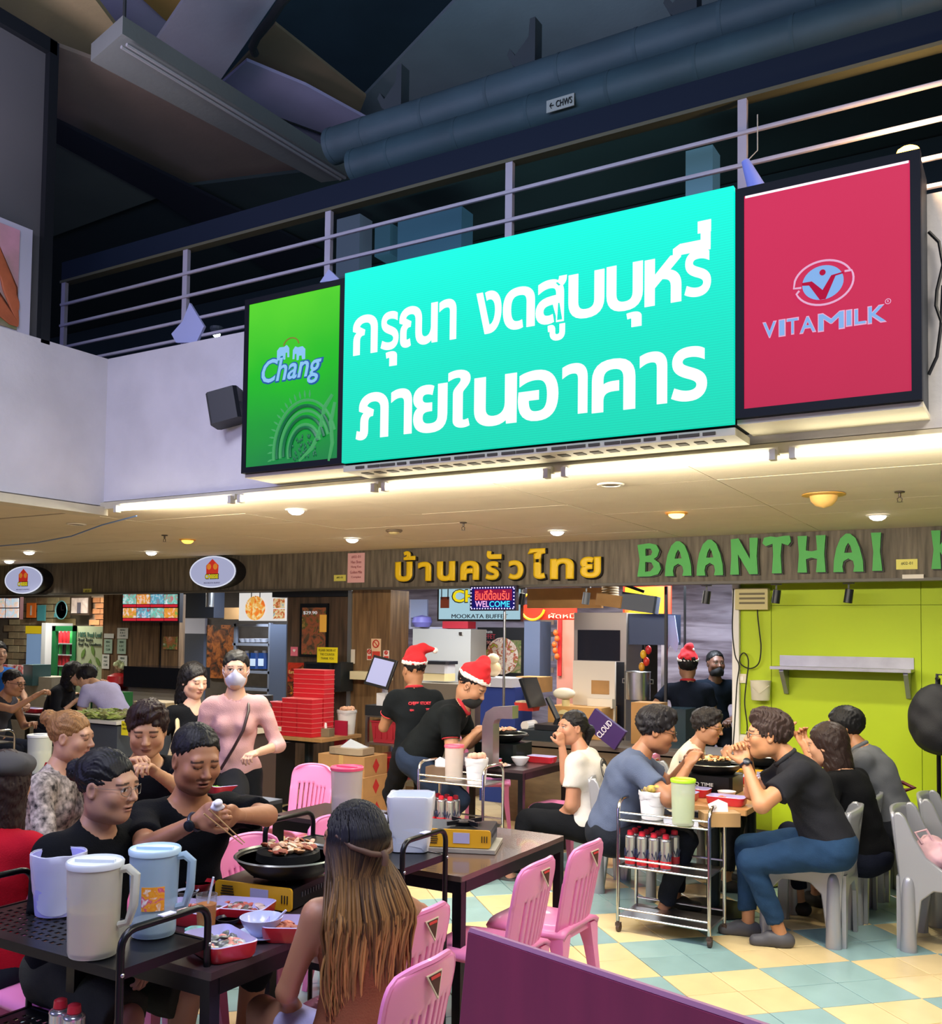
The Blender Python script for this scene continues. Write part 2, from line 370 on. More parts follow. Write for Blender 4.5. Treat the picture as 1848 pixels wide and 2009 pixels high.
    # head
    lk=Euler((R(look[1]),R(roll),R(look[0])),'XYZ').to_matrix(); hb=Matrix((X,Fw,Z)).transposed() if False else Matrix(((math.cos(a),-math.sin(a),0),(math.sin(a),math.cos(a),0),(0,0,1)))
    HM=hb@Matrix.Rotation(R(look[0]),3,'Z')@Matrix.Rotation(R(roll),3,'Y')@Matrix.Rotation(R(look[1]),3,'X'); q=S(); Bi=np.array(HM)
    hs=s*(1.06 if sex=='m' else 1.02)*hscale
    L=lambda x,y,z: hd+HM@Vector((x,y,z))*hs
    E_=lambda c,r,k=.02,op='u': q.ell(L(*c),[v*hs for v in r],Bi,k*hs,op)
    fw=1.0 if sex=='m' else .95
    E_((0,-.018,.032),(.077,.096,.086)); E_((0,.022,-.018),(.066*fw,.070,.088),.03); E_((0,.050,-.090),(.034*fw,.034,.026),.045)
    for sd in (-1,1):
        E_((sd*.048*fw,.005,-.065),(.020,.036,.030),.04); E_((sd*.040*fw,.062,-.022),(.024,.022,.022),.03)
        E_((sd*.031,.101,.007),(.017,.013,.0115),.014,'s')
        E_((sd*.031,.0775,.006),(.0130,.0125,.0120),.003)
        E_((sd*.031,.0810,.0130),(.0165,.0105,.0042),.005); E_((sd*.030,.0795,-.0020),(.014,.009,.0028),.005)
        E_((sd*.078,-.006,-.004),(.008,.019,.031),.006); E_((sd*.084,-.002,-.004),(.005,.010,.019),.004,'s')
    q.cap(L(-.036,.077,.028),L(.036,.077,.028),.010*hs,.010*hs,k=.020*hs)
    q.cap(L(0,.084,.016),L(0,.108,-.022),.0075*hs,.0115*hs,k=.012*hs)
    for sd in (-1,1): E_((sd*.0115,.100,-.0265),(.0075,.009,.0065),.006)
    o_=mouth or 0
    E_((0,.0885,-.053+o_*.2),(.021,.0095,.0045),.007); E_((0,.0870,-.0622-o_),(.018,.0100,.0052),.007)
    if o_: E_((0,.094,-.058-o_*.4),(.015,.012,.0015+o_*.6),.002,'s')
    q.cap(nb+U3*.01,L(0,-.025,-.06),(.0545 if sex=='m' else .0485)*s,(.051 if sex=='m' else .0455)*s,k=.03)
    hv=q.mesh((.0037,.0052,.0072)[det],pad=.01); v=hv[0]
    lc=((v-np.array(hd))@Bi)/hs; col=np.tile(np.array(lin(skin)),(len(v),1)); x,y,z=lc[:,0],lc[:,1],lc[:,2]
    def paint(m,c,f=1.0): 
        c=np.array(lin(c)); col[m]=col[m]*(1-f)+c*f
    front=y>.055
    if beard: 
        bw=np.clip((-.060-z-.35*(.09-y)+.0)/.02,0,1)*(y>-.005)*(z>-.125); bw=bw*~((np.abs(x)<.024)&(z>-.068)&(z<-.050)); col[:]=col*(1-bw[:,None]*beard)+np.array(lin('1d1512'))*bw[:,None]*beard
        paint((z<-.036)&(z>-.047)&(np.abs(x)<.03)&front,'1d1512',min(1,beard*1.2))
    lip='96584c' if sex=='m' else 'a04a4a'
    paint(front&((x/.024)**2+((z+.0577+o_*.4)/(.0105+o_*.5))**2<1)&(y>.083),lip,.6)
    paint(front&(np.abs(z+.0577+o_*.4)<.0017+o_*.55)&(np.abs(x)<.018),'3a1614',.9)
    hcol=hair[1]
    for sd in (-1,1):
        ex=(x-sd*.031); paint(front&(np.abs(ex-sd*.002)<.0195)&(np.abs(z-.0265+.12*ex*sd+3*ex*ex)<(.0042 if sex=='m' else .003)),brow or hcol,.85)
        if eyes=='open':
            paint(front&((ex/.0135)**2+((z-.0055)/.0058)**2<1),'E4DDD8'); paint(front&((ex/.0062)**2+((z-.0060)/.0062)**2<1),'120c0a')
            paint(front&((ex/.0150)**2+((z-.0118)/.0024)**2<1),'120c0a',.9)
        else: paint(front&(np.abs(z-.0020-14*ex*ex)<.0026)&(np.abs(ex)<.015),'150e0c',.9)
    paint((np.abs(x)<.055)&(np.abs(z+.022)<.012)&(np.abs(x)>.028)&front,'B05848',.12)
    parts.append(hv); cols.append(col)
    mesh_np('body',parts,SKIN,root,np.concatenate(cols))
    # hair
    st,hcv=hair[0],hair[1]; q=S(); E_=lambda c,r,k=.02,op='u': q.ell(L(*c),[v*hs for v in r],Bi,k*hs,op)
    if st!='none':
        if st in('short','crop','tousled'):
            t=.0 if st=='crop' else .009; E_((0,-.020,.040),(.082+t,.100+t,.089+t))
            if st=='tousled': E_((0,.03,.105),(.062,.052,.034),.03)
            q.cut(L(0,.088,.074) if st!='crop' else L(0,.076,.092),-(HM@Vector((0,-.80,.60))),k=.008); q.cut(L(0,0,-.035),-(HM@Vector((0,-.55,.83))),k=.006)
        elif st in('bun','back','pony','tied'):
            E_((0,-.020,.038),(.083,.101,.090)); q.cut(L(0,.086,.080),-(HM@Vector((0,-.80,.60))),k=.01); q.cut(L(0,0,-.05),-(HM@Vector((0,-.72,.70))),k=.008)
            if st=='bun': E_((0,-.128,.035 if sex=='m' else .075),(.042,.036,.040),.02)
            if st=='pony': q.cap(L(0,-.10,.02),L(0,-.145,-.02),.028*hs,.036*hs,k=.02); q.cap(L(0,-.145,-.02),L(0,-.12,-.13),.036*hs,.014*hs,k=.02)
            if st=='tied': E_((0,-.10,-.03),(.03,.03,.05),.02)
        elif st in('bob','shoulder','bangs'):
            zz={'bob':-.115,'shoulder':-.15,'bangs':-.135}[st]
            E_((0,-.020,.040),(.090,.108,.096)); q.cap(L(0,-.04,-.01),L(0,-.045,zz),.088*hs,.084*hs,k=.03)
            E_((0,.10,-.075),(.060,.095,.135),.012,'s')
            if st!='bangs': q.cut(L(0,.088,.078),-(HM@Vector((0,-.85,.52))),box=(npv(L(0,.05,.05))-.08,npv(L(0,.05,.05))+.08),k=.01)
            q.cap(L(0,-.02,-.30),L(0,-.02,zz-.06),.07,.052*hs,op='s',k=.01)
        if extra and 'hairfn' in extra: extra['hairfn'](q,L,E_)
        def strands(P):
            l=((P-np.array(hd))@Bi)/hs; x,y,z=l[...,0],l[...,1]+.02,l[...,2]; az_=np.arctan2(x,-y) if st in('short','crop','tousled','bob','shoulder','bangs') else np.arctan2(x,z+.02)
            v=z if st not in('bun','back','pony','tied') else y
            k_=2.2 if st=='tousled' else 1.0
            return k_*.0022*np.sin(23*az_+7*np.sin(22*v+3*x*20)+2)+.0016*np.sin(61*az_+11*np.sin(35*v+1)+13*v)+k_*.0016*fold(l,75,4)+.0007*np.sin(140*az_+20*v*10)
        q.disp(strands)
        v,f=q.mesh((.0045,.006,.008)[det],pad=.012); lc=(v-np.array(hd))@Bi
        az_=np.arctan2(lc[:,:1],-lc[:,1:2]-.02*hs); hc_=np.array(lin(hcv))[None,:]*(1+.35*np.sin(az_*60+6*np.sin(lc[:,2:3]*50)))
        mesh_np('hair',[(v,f)],HAIRM,root,np.clip(hc_,0,1))
    # shirt
    if shirt:
        sc_,slv,neck=shirt[:3]; q=S(); g=.014*s; torso(q,g,.07)
        for sd in (-1,1):
            e,wv=arm[sd]
            if slv>0:
                fr=min(slv,1.0); en=sh[sd]+(e-sh[sd])*fr; (q.capf if slv<1 else q.cap)(sh[sd],en,.056*s*wt,(.060 if slv<1 else .050)*s*wt,k=.045)
                if slv>1:
                    en=e+(wv-e)*min(slv-1,.95); q.capf(e,en,.050*s*wt,.036*s,k=.02)
            else:
                c=np.array(sh[sd]+X*sd*.02); q.ell(sh[sd]+X*sd*.035*s,(.05*s,.09*s,.09*s),B,k=.02,op='s')
        amp=.0042*(shirt[3] if len(shirt)>3 else 1)
        q.disp(lambda P:amp*fold(P,22,3)+amp*.35*fold(P,47,5))
        nr={'crew':.066,'v':.070,'polo':.060,'wide':.088,'tube':.0}[neck]*s
        if neck=='tube': q.cut(mid+U2*.13*s,U2,k=.004)
        else:
            q.cap(nb-U2*.00+F2*.012,nb+U3*.16*s+F2*.03,nr,nr*1.25,k=.006,op='s')
            if neck=='v': q.cap(nb+F2*.07*s,nb-U2*.085*s+F2*.13*s,.048*s,.012*s,k=.004,op='s')
        q.cut(p0-U*.055*s,-U,box=(np.array(p0-U*.12*s)-.26*s,np.array(p0-U*.12*s)+.26*s) if slv<=1 or lean<30 else None,k=.006)
        m=mesh_np('shirt',[q.mesh(h(.0105))],sc_ if not isinstance(sc_,str) else mat(sc_,.9,var=.12,scale=8,bump=.25,bscale=160,spec=.12),root)
        if neck=='polo':
            g_=G(); pts=[nb+U3*.030*s+(X*math.cos(t)*.064+F2*math.sin(t)*.064+F2*.006)*s-U3*.018*max(0,math.sin(t))*s for t in [2*math.pi*i/20+math.pi/2+.12 for i in range(20)]]
            g_.tube(pts,.013*s,8); g_.obj('collar',mat(shirt[4] if len(shirt)>4 else sc_,.85) if isinstance(shirt[4] if len(shirt)>4 else sc_,str) else sc_,root,True)
    if pants and legs:
        pc,ln=pants[:2]; q=S(); g=.016*s
        q.ell(p0-U*.012*s,(.163*s*wt+g,.118*s*wt+g,.108*s+g*.6),B1,k=.05)
        for sd in (-1,1):
            kn,an=leg[sd]; 
            if ln<=.5:
                en=hip[sd]+(kn-hip[sd])*(ln*2); q.capf(hip[sd],en,.094*s*wt,.084*s*wt,k=.05)
            else:
                en=kn+(an-kn)*((ln-.5)*2); q.cap(hip[sd],kn,.094*s*wt,.068*s,k=.05); q.capf(kn,en,.066*s,.052*s,k=.02)
        q.disp(lambda P:.0045*fold(P,26,7)+.0016*fold(P,60,9))
        mesh_np('trousers' if ln>.6 else 'shorts',[q.mesh(h(.012))],pc if not isinstance(pc,str) else mat(pc,.9,var=.15,scale=10,bump=.25,bscale=170,spec=.12),root)
    if legs:
        for sd in (-1,1):
            kn,an=leg[sd]; q=S(); q.cap(an-Fw*.035*s-Z*.035*s,an+Fw*.13*s-Z*.048*s,.040*s,.036*s,k=.03); q.cap(an-Z*.03*s,an+Fw*.05*s-Z*.02*s,.045*s,.036*s,k=.03)
            q.cut(an-Z*.070*s,-Z,k=.004); q.cut(an+Z*.012*s,Z,k=.006)
            mesh_np('shoe',[q.mesh(h(.009))],mat(shoes,.6),root)
    info=dict(root=root,p0=p0,nb=nb,hd=hd,L=L,HM=HM,arm=arm,leg=leg,X=X,F=F2,U=U2,mid=mid,sh=sh,s=s,hs=hs,Fw=Fw,hip=hip)
    return info
def glasses(p,col='101010',r=.0012,lens=False):
    g=G(); L=p['L']
    for sd in (-1,1):
        g.tube([L(sd*.033+.021*math.cos(t),.1035-.012*abs(math.cos(t))*(1 if math.cos(t)*sd>0 else .2),.004+.0165*math.sin(t)) for t in [2*math.pi*i/16 for i in range(16)]],r*1.3,6,closed=True)
        g.tube([L(sd*.054,.092,.010),L(sd*.076,.05,.010),L(sd*.083,-.01,.006)],r,5)
    g.tube([L(-.012,.104,.008),L(0,.108,.011),L(.012,.104,.008)],r,5)
    return g.obj('glasses',mat(col,.3),p['root'],True)
def facemask(p,col='D8DDE8',low=0):
    L=p['L']; q=S(); hs=p['hs']; B=np.array(p['HM'])
    q.ell(L(0,.040,-.048-low),(.062*hs,.074*hs,.058*hs),B,k=0); q.ell(L(0,.032,-.048-low),(.066*hs,.066*hs,.075*hs),B,k=0)
    q.ell(L(0,.104,-.02-low),(.015*hs,.016*hs,.03*hs),B,k=.02); q.cut(L(0,.02,0),-(p['HM']@Vector((0,1,0)))); q.cut(L(0,0,.000-low),p['HM']@Vector((0,-.12,1)),k=.004); q.cut(L(0,0,-.118),-(p['HM']@Vector((0,0,1))),k=.004)
    v=q.mesh(.005,pad=.01); mesh_np('face_mask',[v],mat(col,.8),p['root'])
    g=G()
    for sd in (-1,1): g.tube([L(sd*.060,.045,-.03-low),L(sd*.080,.01,0),L(sd*.084,-.015,.004)],.0015,5); g.tube([L(sd*.055,.045,-.075),L(sd*.080,.01,-.02),L(sd*.084,-.015,-.004)],.0015,5)
    g.obj('mask_strap',mat(col,.8),p['root'],True)
def santa(p,flop=(-1,.0),label=None):
    L=p['L']; hs=p['hs']; B=np.array(p['HM'])
    q=S(); q.ell(L(0,-.015,.060),(.092*hs,.110*hs,.085*hs),B,k=.01); q.cap(L(0,-.01,.13),L(flop[0]*.07,-.03,.165),.060*hs,.042*hs,k=.04); q.cap(L(flop[0]*.07,-.03,.165),L(flop[0]*.15,-.05,.13+flop[1]),.040*hs,.016*hs,k=.02)
    q.cut(L(0,0,.055),-(p['HM']@Vector((0,-.22,1))),k=.004); q.disp(lambda P:.003*fold(P,60,2))
    hat=mesh_np('santa_hat',[q.mesh(.007)],mat('C8202A',.9),p['root'])
    q=S(); q.ell(L(0,-.015,.058),(.097*hs,.116*hs,.060*hs),B,k=0); q.cut(L(0,0,.078),p['HM']@Vector((0,-.22,1)),k=.008); q.cut(L(0,0,.045),-(p['HM']@Vector((0,-.22,1))),k=.008); q.disp(lambda P:.003*fold(P,170,2)); q.ell(L(flop[0]*.165,-.05,.125+flop[1]),(.024*hs,)*3,B,k=0)
    b=mesh_np('fur_trim',[q.mesh(.006)],mat('E8E4E0',.95),hat)
    return hat
# ------------------------------------------------------------------ planes of the place
YF = 8.4; ZC = ay(1440,1050,YF).z; ZF = ay(1440,1140,YF).z; YG = 8.81; YP = 4.70; XP = -5.93; ZP0, ZP1 = 2.74, 3.80
def pan(name, label, cat, x0, y0, x1, y1, Y, m, th=.02, group=None, parent=None, up=0):
    X0,X1,Z0,Z1 = rect(x0,y0,x1,y1,Y)
    g=G(); g.box(((X0+X1)/2,Y+th/2,(Z0+Z1)/2),(X1-X0,th,Z1-Z0)); o=g.obj(name,m,parent)
    if not parent: tag(o,label,cat,group)
    return o
def stroke(g, x0, y0, x1, y1, Y, th=.02):
    X0,X1,Z0,Z1 = rect(x0,y0,x1,y1,Y); g.box(((X0+X1)/2,Y+th/2,(Z0+Z1)/2),(abs(X1-X0),th,abs(Z1-Z0))); return g
def shape2d(polys, M, mt, name, parent=None, extrude=.01, smooth_=False):
    c=bpy.data.curves.new(name,'CURVE'); c.dimensions='2D'; c.fill_mode='BOTH'; c.extrude=extrude
    for P in polys:
        s_=c.splines.new('POLY'); s_.points.add(len(P)-1); s_.use_cyclic_u=True
        for i,(x,y) in enumerate(P): s_.points[i].co=(x,y,0,1)
    t=bpy.data.objects.new(name,c); C.objects.link(t); bpy.context.view_layer.update()
    me=bpy.data.meshes.new_from_object(t.evaluated_get(bpy.context.evaluated_depsgraph_get())); bpy.data.objects.remove(t)
    me.materials.clear(); me.materials.append(mt); o=bpy.data.objects.new(name,me); C.objects.link(o); o.matrix_world=M
    if parent: o.parent=parent; o.matrix_parent_inverse=Matrix()
    return o
def ptext(s, x0,y0,x1,y1, Y, mt, parent=None, ex=.003, offset=0, name='lettering', shear=0):
    X0,X1,Z0,Z1=rect(x0,y0,x1,y1,Y); return text(s,.1,facing((X0+X1)/2,Y,(Z0+Z1)/2),mt,name,parent,ex,offset,fit=(X1-X0,Z1-Z0),shear=shear)
PLASTER=mat('D2D0D6',.8,var=.13,scale=2.3,bump=.25,bscale=30); CEIL=mat('D9CDB4',.75,var=.05,scale=3,bump=.12,bscale=90)
STEEL=mat('C8C8C6',.28,1,var=.1,scale=9); CHROME=mat('D6D4D0',.16,1); BLACK=mat('141516',.45); BLACKM=mat('101114',.32,.3); DARK=mat('1B2230',.6)
WOODF=mat('786E60',.7,var=.36,scale=5,stretch=(5,5,.45),c2='5C554A',bump=.2,bscale=20); WOODP=mat('7E6446',.65,var=.35,scale=4,stretch=(6,6,.5),c2='5c4630')
LIME=mat('B3CC06',.6,var=.06,scale=1.5,bump=.05,bscale=20); WHITEP=mat('E4E2DA',.6); CREAM=mat('D8CFA8',.6); KRAFT=mat('B48A58',.85,var=.12,scale=7)
# ------------------------------------------------------------------ floor of loose-laid tiles, turned 45 degrees to the shopfront
g=G(); g.box((-5.5,6,-.03),(24,17,.04)); struct('floor',g,mat('6E665C',.9))
FL_=bpy.data.objects['floor']
TS=.2875; YEL=[mat('E6CF9C',.28,var=.07,scale=5,coat=.2),mat('DFC894',.32,var=.09,scale=6,coat=.2)]; BLU=[mat('93B4B4',.28,var=.09,scale=5,coat=.2),mat('89AAAB',.32,var=.1,scale=6,coat=.2)]
tm=[]
for m_ in YEL+BLU:
    g=G(); a=TS/2-.0028; b=a-.0025
    g.add([(-a,-a,-.010),(a,-a,-.010),(a,a,-.010),(-a,a,-.010),(-a,-a,-.002),(a,-a,-.002),(a,a,-.002),(-a,a,-.002),(-b,-b,0),(b,-b,0),(b,b,0),(-b,b,0)],[(8,9,10,11)]+[(i,(i+1)%4,4+(i+1)%4,4+i) for i in range(4)]+[(4+i,4+(i+1)%4,8+(i+1)%4,8+i) for i in range(4)])
    me=bpy.data.meshes.new('tile'); me.from_pydata(g.v,[],g.f); me.materials.append(m_); tm.append(me)
p_=az(1213+85,1915); d45=math.sqrt(.5)   # a corner where four patches meet
cand=[]
for i in range(-60,60):
    for j in range(-60,60):
        u=(i+.5)*TS; v=(j+.5)*TS; x=p_.x+(u+v)*d45; y=p_.y+(v-u)*d45
        if not(-13<x<2.3 and .6<y<11.5): continue
        d=Vector((x,y,-H0)); D=d.dot(_f)
        if D<1: D=1; 
        px=924+FL*d.dot(_r)/D; py=PPY-FL*d.dot(_u)/D
        seen=-60<px<1910 and py<2080
        cand.append((D-(2.2 if px>1080 else 0)+(0 if seen else 50),x,y,((i//2)+(j//2))%2,rnd.random(),px,py))
cand.sort(); far=G(); farb=G()
for k,(D,x,y,c_,r_,px,py) in enumerate(cand):
    lft = x < -4.2 - .0*y
    col=(2 if c_ else 0) if not lft else 0
    if k<296:
        o=bpy.data.objects.new('tile',tm[col+(r_>.5)]); C.objects.link(o); o.parent=FL_; o.location=(x,y,-.0004*rnd.random()); o.rotation_euler=(0,0,R(-45)); 
    else:
        (farb if col else far).box((x,y,-.005),(TS-.006,TS-.006,.01),R(-45))
for gg,m_ in ((far,YEL[1]),(farb,BLU[1])):
    o=gg.obj('tile_field',m_,FL_); o['kind']='stuff'
# ------------------------------------------------------------------ side of the hall, ceilings
g=G(); 
CX0,CX1=-16.9,2.0; g.box(((CX0+CX1)/2,(YP+.10+12.8)/2,ZC+.10),(CX1-CX0,12.8-YP-.10,.08)); g.box(((CX0+XP)/2,(1.5+YP)/2+.05,ZC+.10),(XP-.1-CX0,YP-1.4,.08)); struct('ceiling',g,mat('8E8676',.9)); CE_=bpy.data.objects['ceiling']
g=G(); a,b=.597,.297
g.box((0,0,.008),(2*a,2*b,.016)); me_t=bpy.data.meshes.new('ceiling_tile'); me_t.from_pydata(g.v,[],g.f); me_t.materials.append(CEIL)
X=-.4+1.2
while X>-16.8:
    Y=YP+.10+.3
    while Y<YF-.02:
        o=bpy.data.objects.new('ceiling_tile',me_t); C.objects.link(o); o.parent=CE_; yy=min(Y,YF-.3+.0); o.location=(X-.6,yy,ZC+rnd.uniform(0,.003)); Y+=.6
    X-=1.2
X=XP-.75
while X>-14:
    Y=YP-.22
    while Y>2.2: 
        o=bpy.data.objects.new('ceiling_tile',me_t); C.objects.link(o); o.parent=CE_; o.location=(X,Y,ZC+rnd.uniform(0,.003)); Y-=.6
    X-=1.2
# bright white parapets of the atrium
g=G(); g.box((-2.2,YP+.06,(ZP0+ZP1)/2),(7.6,.12,ZP1-ZP0)); struct('wall_back_parapet',g,PLASTER)
g=G(); g.box((XP-.06,(YP-3.6+YP)/2,(ZP0-.03+ZP1)/2),(.12,3.6,ZP1-ZP0+.03)); struct('wall_left_parapet',g,PLASTER)
g=G(); g.box((-2.2,YP+.05,ZP0-.035),(7.5,.16,.05)); struct('trim_1',g,mat('CFC8B0',.6,var=.1)); g=G(); g.box((XP-.04,YP-1.8,ZP0-.075),(.18,3.6,.06)); struct('trim_2',g,mat('CFC8B0',.6,var=.1))
# side, back and unseen walls of the dining hall
g=G(); g.box((-7.5,12.86,1.35),(19,.1,2.8)); struct('wall_back',g,mat('6E665E',.8))
g=G(); g.box((-16.95,6,1.35),(.1,14,2.8)); struct('wall_left',g,mat('8C7A66',.8,var=.2))
# the lime wall with its panel joints
XL=ay(1440,1300,YG).x
gw=G(); gw.box(((XL+1.9)/2,YG+.05,ZC/2),(1.9-XL,.1,ZC)); struct('wall_right_lime',gw,mat('8FA305',.7)); LW=bpy.data.objects['wall_right_lime']
cuts=[ay(x,1300,YG).x for x in (1453,1514,1808)]+[1.9]; zc1=ay(1600,1188,YG).z; zb=.10; zt=ZF+.10
for i in range(3):
    for z0,z1 in ((zb,zc1),(zc1,zt)):
        if i==0 and z0==zb: z0=ay(1460,1440,YG).z
        g=G(); g.box(((cuts[i]+cuts[i+1])/2,YG-.006,(z0+z1)/2),(cuts[i+1]-cuts[i]-.006,.012,z1-z0-.006)); o=g.obj('wall_panel',LIME,LW)
g=G(); g.box(((XL+1.9)/2,YG-.02,.05),(1.9-XL,.04,.10)); struct('baseboard_right',g,mat('33302A',.7))
g=G(); g.box(((XL+cuts[0])/2,YG-.03,ZF/2),(cuts[0]-XL,.06,ZF)); struct('trim_3',g,WHITEP)
X0,X1,Z0,Z1=rect(1453,1442,1514,1500,YG); g=G(); g.box(((X0+X1)/2,YG-.02,(Z0+Z1)/2),(X1-X0,.04,Z1-Z0)); struct('trim_4',g,mat('DAD6C8',.5))
# fascia over the stalls
g=G(); g.box((-7.5,YF+.05,(ZC+ZF)/2+.02),(19,.1,ZC-ZF+.04)); struct('wall_fascia',g,WOODF)
g=G(); g.box((-7.5,YF+.04,ZF-.012),(19,.13,.024)); struct('trim_5',g,mat('55524C',.5,.4))
# right end of hall
# ------------------------------------------------------------------ upper storey: soffits, beams, glazing, ducts, railing
CONC=lambda c:mat(c,.9,var=.15,scale=1.5,bump=.15,bscale=25)
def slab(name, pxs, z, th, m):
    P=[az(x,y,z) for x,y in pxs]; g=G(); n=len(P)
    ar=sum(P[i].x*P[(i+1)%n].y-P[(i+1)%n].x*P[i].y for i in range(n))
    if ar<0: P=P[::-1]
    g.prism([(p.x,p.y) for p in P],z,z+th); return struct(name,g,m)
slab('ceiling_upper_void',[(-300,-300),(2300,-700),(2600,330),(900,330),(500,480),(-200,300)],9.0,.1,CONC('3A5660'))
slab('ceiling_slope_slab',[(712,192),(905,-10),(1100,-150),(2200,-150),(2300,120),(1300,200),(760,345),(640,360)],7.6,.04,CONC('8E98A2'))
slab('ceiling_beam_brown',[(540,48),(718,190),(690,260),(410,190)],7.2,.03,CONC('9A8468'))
slab('ceiling_panel_violet_lit',[(484,120),(600,168),(732,240),(690,352),(640,356),(412,184)],6.9,.03,CONC('B8AED4'))  # purple light falling on this panel is painted into its colour
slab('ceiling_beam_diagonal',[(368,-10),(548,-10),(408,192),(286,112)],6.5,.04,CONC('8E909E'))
slab('ceiling_corner_violet_lit',[(165,-10),(372,-10),(300,120),(232,68)],7.0,.03,CONC('C0B8D8'))  # lilac light on the corner patch is put into the concrete colour
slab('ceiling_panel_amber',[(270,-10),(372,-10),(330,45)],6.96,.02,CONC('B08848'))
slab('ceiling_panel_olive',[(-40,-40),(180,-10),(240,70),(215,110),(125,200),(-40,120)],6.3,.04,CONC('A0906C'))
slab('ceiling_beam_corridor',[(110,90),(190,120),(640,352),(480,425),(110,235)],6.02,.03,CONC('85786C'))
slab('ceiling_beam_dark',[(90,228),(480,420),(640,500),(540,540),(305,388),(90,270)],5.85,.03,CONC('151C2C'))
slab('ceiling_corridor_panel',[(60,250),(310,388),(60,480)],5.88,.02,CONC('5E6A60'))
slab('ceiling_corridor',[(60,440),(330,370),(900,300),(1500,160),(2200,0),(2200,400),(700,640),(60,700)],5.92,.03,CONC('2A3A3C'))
g=G(); a,b,c,d=[az(x,y,5.6) for x,y in ((178,120),(240,66),(690,350),(630,358))]
g.add([(p.x,p.y,5.6) for p in (a,b,c,d)]+[(p.x,p.y,5.72) for p in (a,b,c,d)],[(0,1,2,3),(7,6,5,4),(0,4,5,1),(1,5,6,2),(2,6,7,3),(3,7,4,0)]); struct('ceiling_trough',g,CONC('6A706E'))
t=thing('cable_trunking','pale metal cable trunking running along the underside of the roof beam','trunking',tuple(az(430,205,5.55)))
g=G(); a,b=az(238,92,5.56),az(668,352,5.56)
for off in (0,.05): g.tube([a+Vector((off,0,0)),b+Vector((off,0,0))],.012,6)
o=g.obj('rail',mat('A2A4A8',.5,.3),t); o.matrix_parent_inverse=Matrix.Translation(t.location).inverted()
t=thing('roof_hose','dark slack hose hanging off the diagonal roof beam','hose',tuple(az(545,5,6.44))); p0_=Vector(t.location); g=G(Matrix.Translation(-p0_)); P_=[az(x,y,6.42) for x,y in ((585,-30),(552,5),(530,40),(505,70),(495,92),(500,105))]; g.tube(P_,.035,8); g.obj('hose',mat('10161A',.7),t,True)
t=thing('hanger_rod','thin hanger rod with a fitting above the pale cable trunking','rod',tuple(az(243,30,6.0))); p0_=Vector(t.location); g=G(Matrix.Translation(-p0_)); a=az(243,68,5.72); g.tube([a,a+Vector((0,0,1.2))],.012,6); g.ball(a+Vector((0,0,.35)),(.04,.04,.05),8); g.obj('rod',mat('2A2E30',.6),t,True)
t=thing('roof_cable','thin dark cable drooping across the pale roof panel','cable',tuple(az(412,182,6.86))); p0_=Vector(t.location); g=G(Matrix.Translation(-p0_)); g.tube([az(x,y,6.85) for x,y in ((412,168),(450,190),(520,222),(590,248),(645,268))],.010,6); g.obj('cord',mat('14181C',.7),t,True)
# corridor wall seen behind the railing with its lit shopfront
g=G(); g.box((-7,8.6,4.4),(19,.1,3.0)); struct('wall_upper_corridor',g,CONC('2E3E46')); 
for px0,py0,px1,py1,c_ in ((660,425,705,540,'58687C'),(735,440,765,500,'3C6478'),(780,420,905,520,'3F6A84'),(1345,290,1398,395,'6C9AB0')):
    pan('wall_upper_pier',None,None,px0,py0,px1,py1,7.3,mat(c_,.8,emit=.22),.2).update_tag()  # lit panes; the column gets the same faint glow added
for o in [q for q in C.objects if q.name.startswith('wall_upper_pier')]: o['kind']='structure'
# ducts
t=thing('ceiling_duct','upper lagged round duct above the atrium railing','duct',tuple(ay(1200,130,5.6)),group=None)
def duct(par,px,py,py2,r,Y,colr,seams):
    a=ay(px,py,Y); b=ay(1848,py2,Y); b=b+(b-a)*.15; a=Vector((a.x,Y,(a.z+b.z)/2)); b=Vector((b.x,Y,a.z))
    g=G(); g.tube([a,b],r,20); g.tube([a-Vector((.02,0,0)),a+Vector((.02,0,0))],r*1.02,20); o=g.obj('pipe_run',mat(colr,.6,var=.18,scale=3,bump=.2,bscale=18),par,True); o.matrix_parent_inverse=Matrix.Translation(par.location).inverted()
    g=G()
    for i in range(seams): x=a.x+(b.x-a.x)*(i+.6)/seams; g.tube([(x-.012,Y,a.z),(x+.012,Y,a.z)],r*1.015,20)
    o=g.obj('seam_band',mat(colr,.7,var=.2),par,True); o.matrix_parent_inverse=Matrix.Translation(par.location).inverted(); return a,b
A1,B1=duct(t,655,290,-90,.13,5.6,'3E5660',9)
for px in (790,1050,1365):
    X=ay(px,200,5.6).x; g=G(); z=A1.z
    g.prism([(-.10,.10),(.02,.10),(.02,.42),(-.02,.42),(-.03,.30),(-.13,.20),(-.17,.26),(-.19,.22),(-.15,.14)],-.05,.05,Matrix.Translation((X,5.6,z))@XZ); o=g.obj('bracket',mat('343E44',.7),t); o.matrix_parent_inverse=Matrix.Translation(t.location).inverted()
t2=thing('ceiling_duct','lower lagged round duct with a small arrow sign, just above the handrail','duct',tuple(ay(1200,190,5.45)))
A2,B2=duct(t2,700,318,-2,.12,5.42,'34505A',8)
o=pan('flow_label',None,None,1072,190,1126,214,5.29,mat('A8B2AC',.6),.006,parent=t2); o.matrix_parent_inverse=Matrix.Translation(t2.location).inverted()
o=ptext('\u2190 CHWS',1078,195,1122,208,5.286,mat('14181C',.6),None); o.parent=t2; o.matrix_parent_inverse=Matrix.Translation(t2.location).inverted()
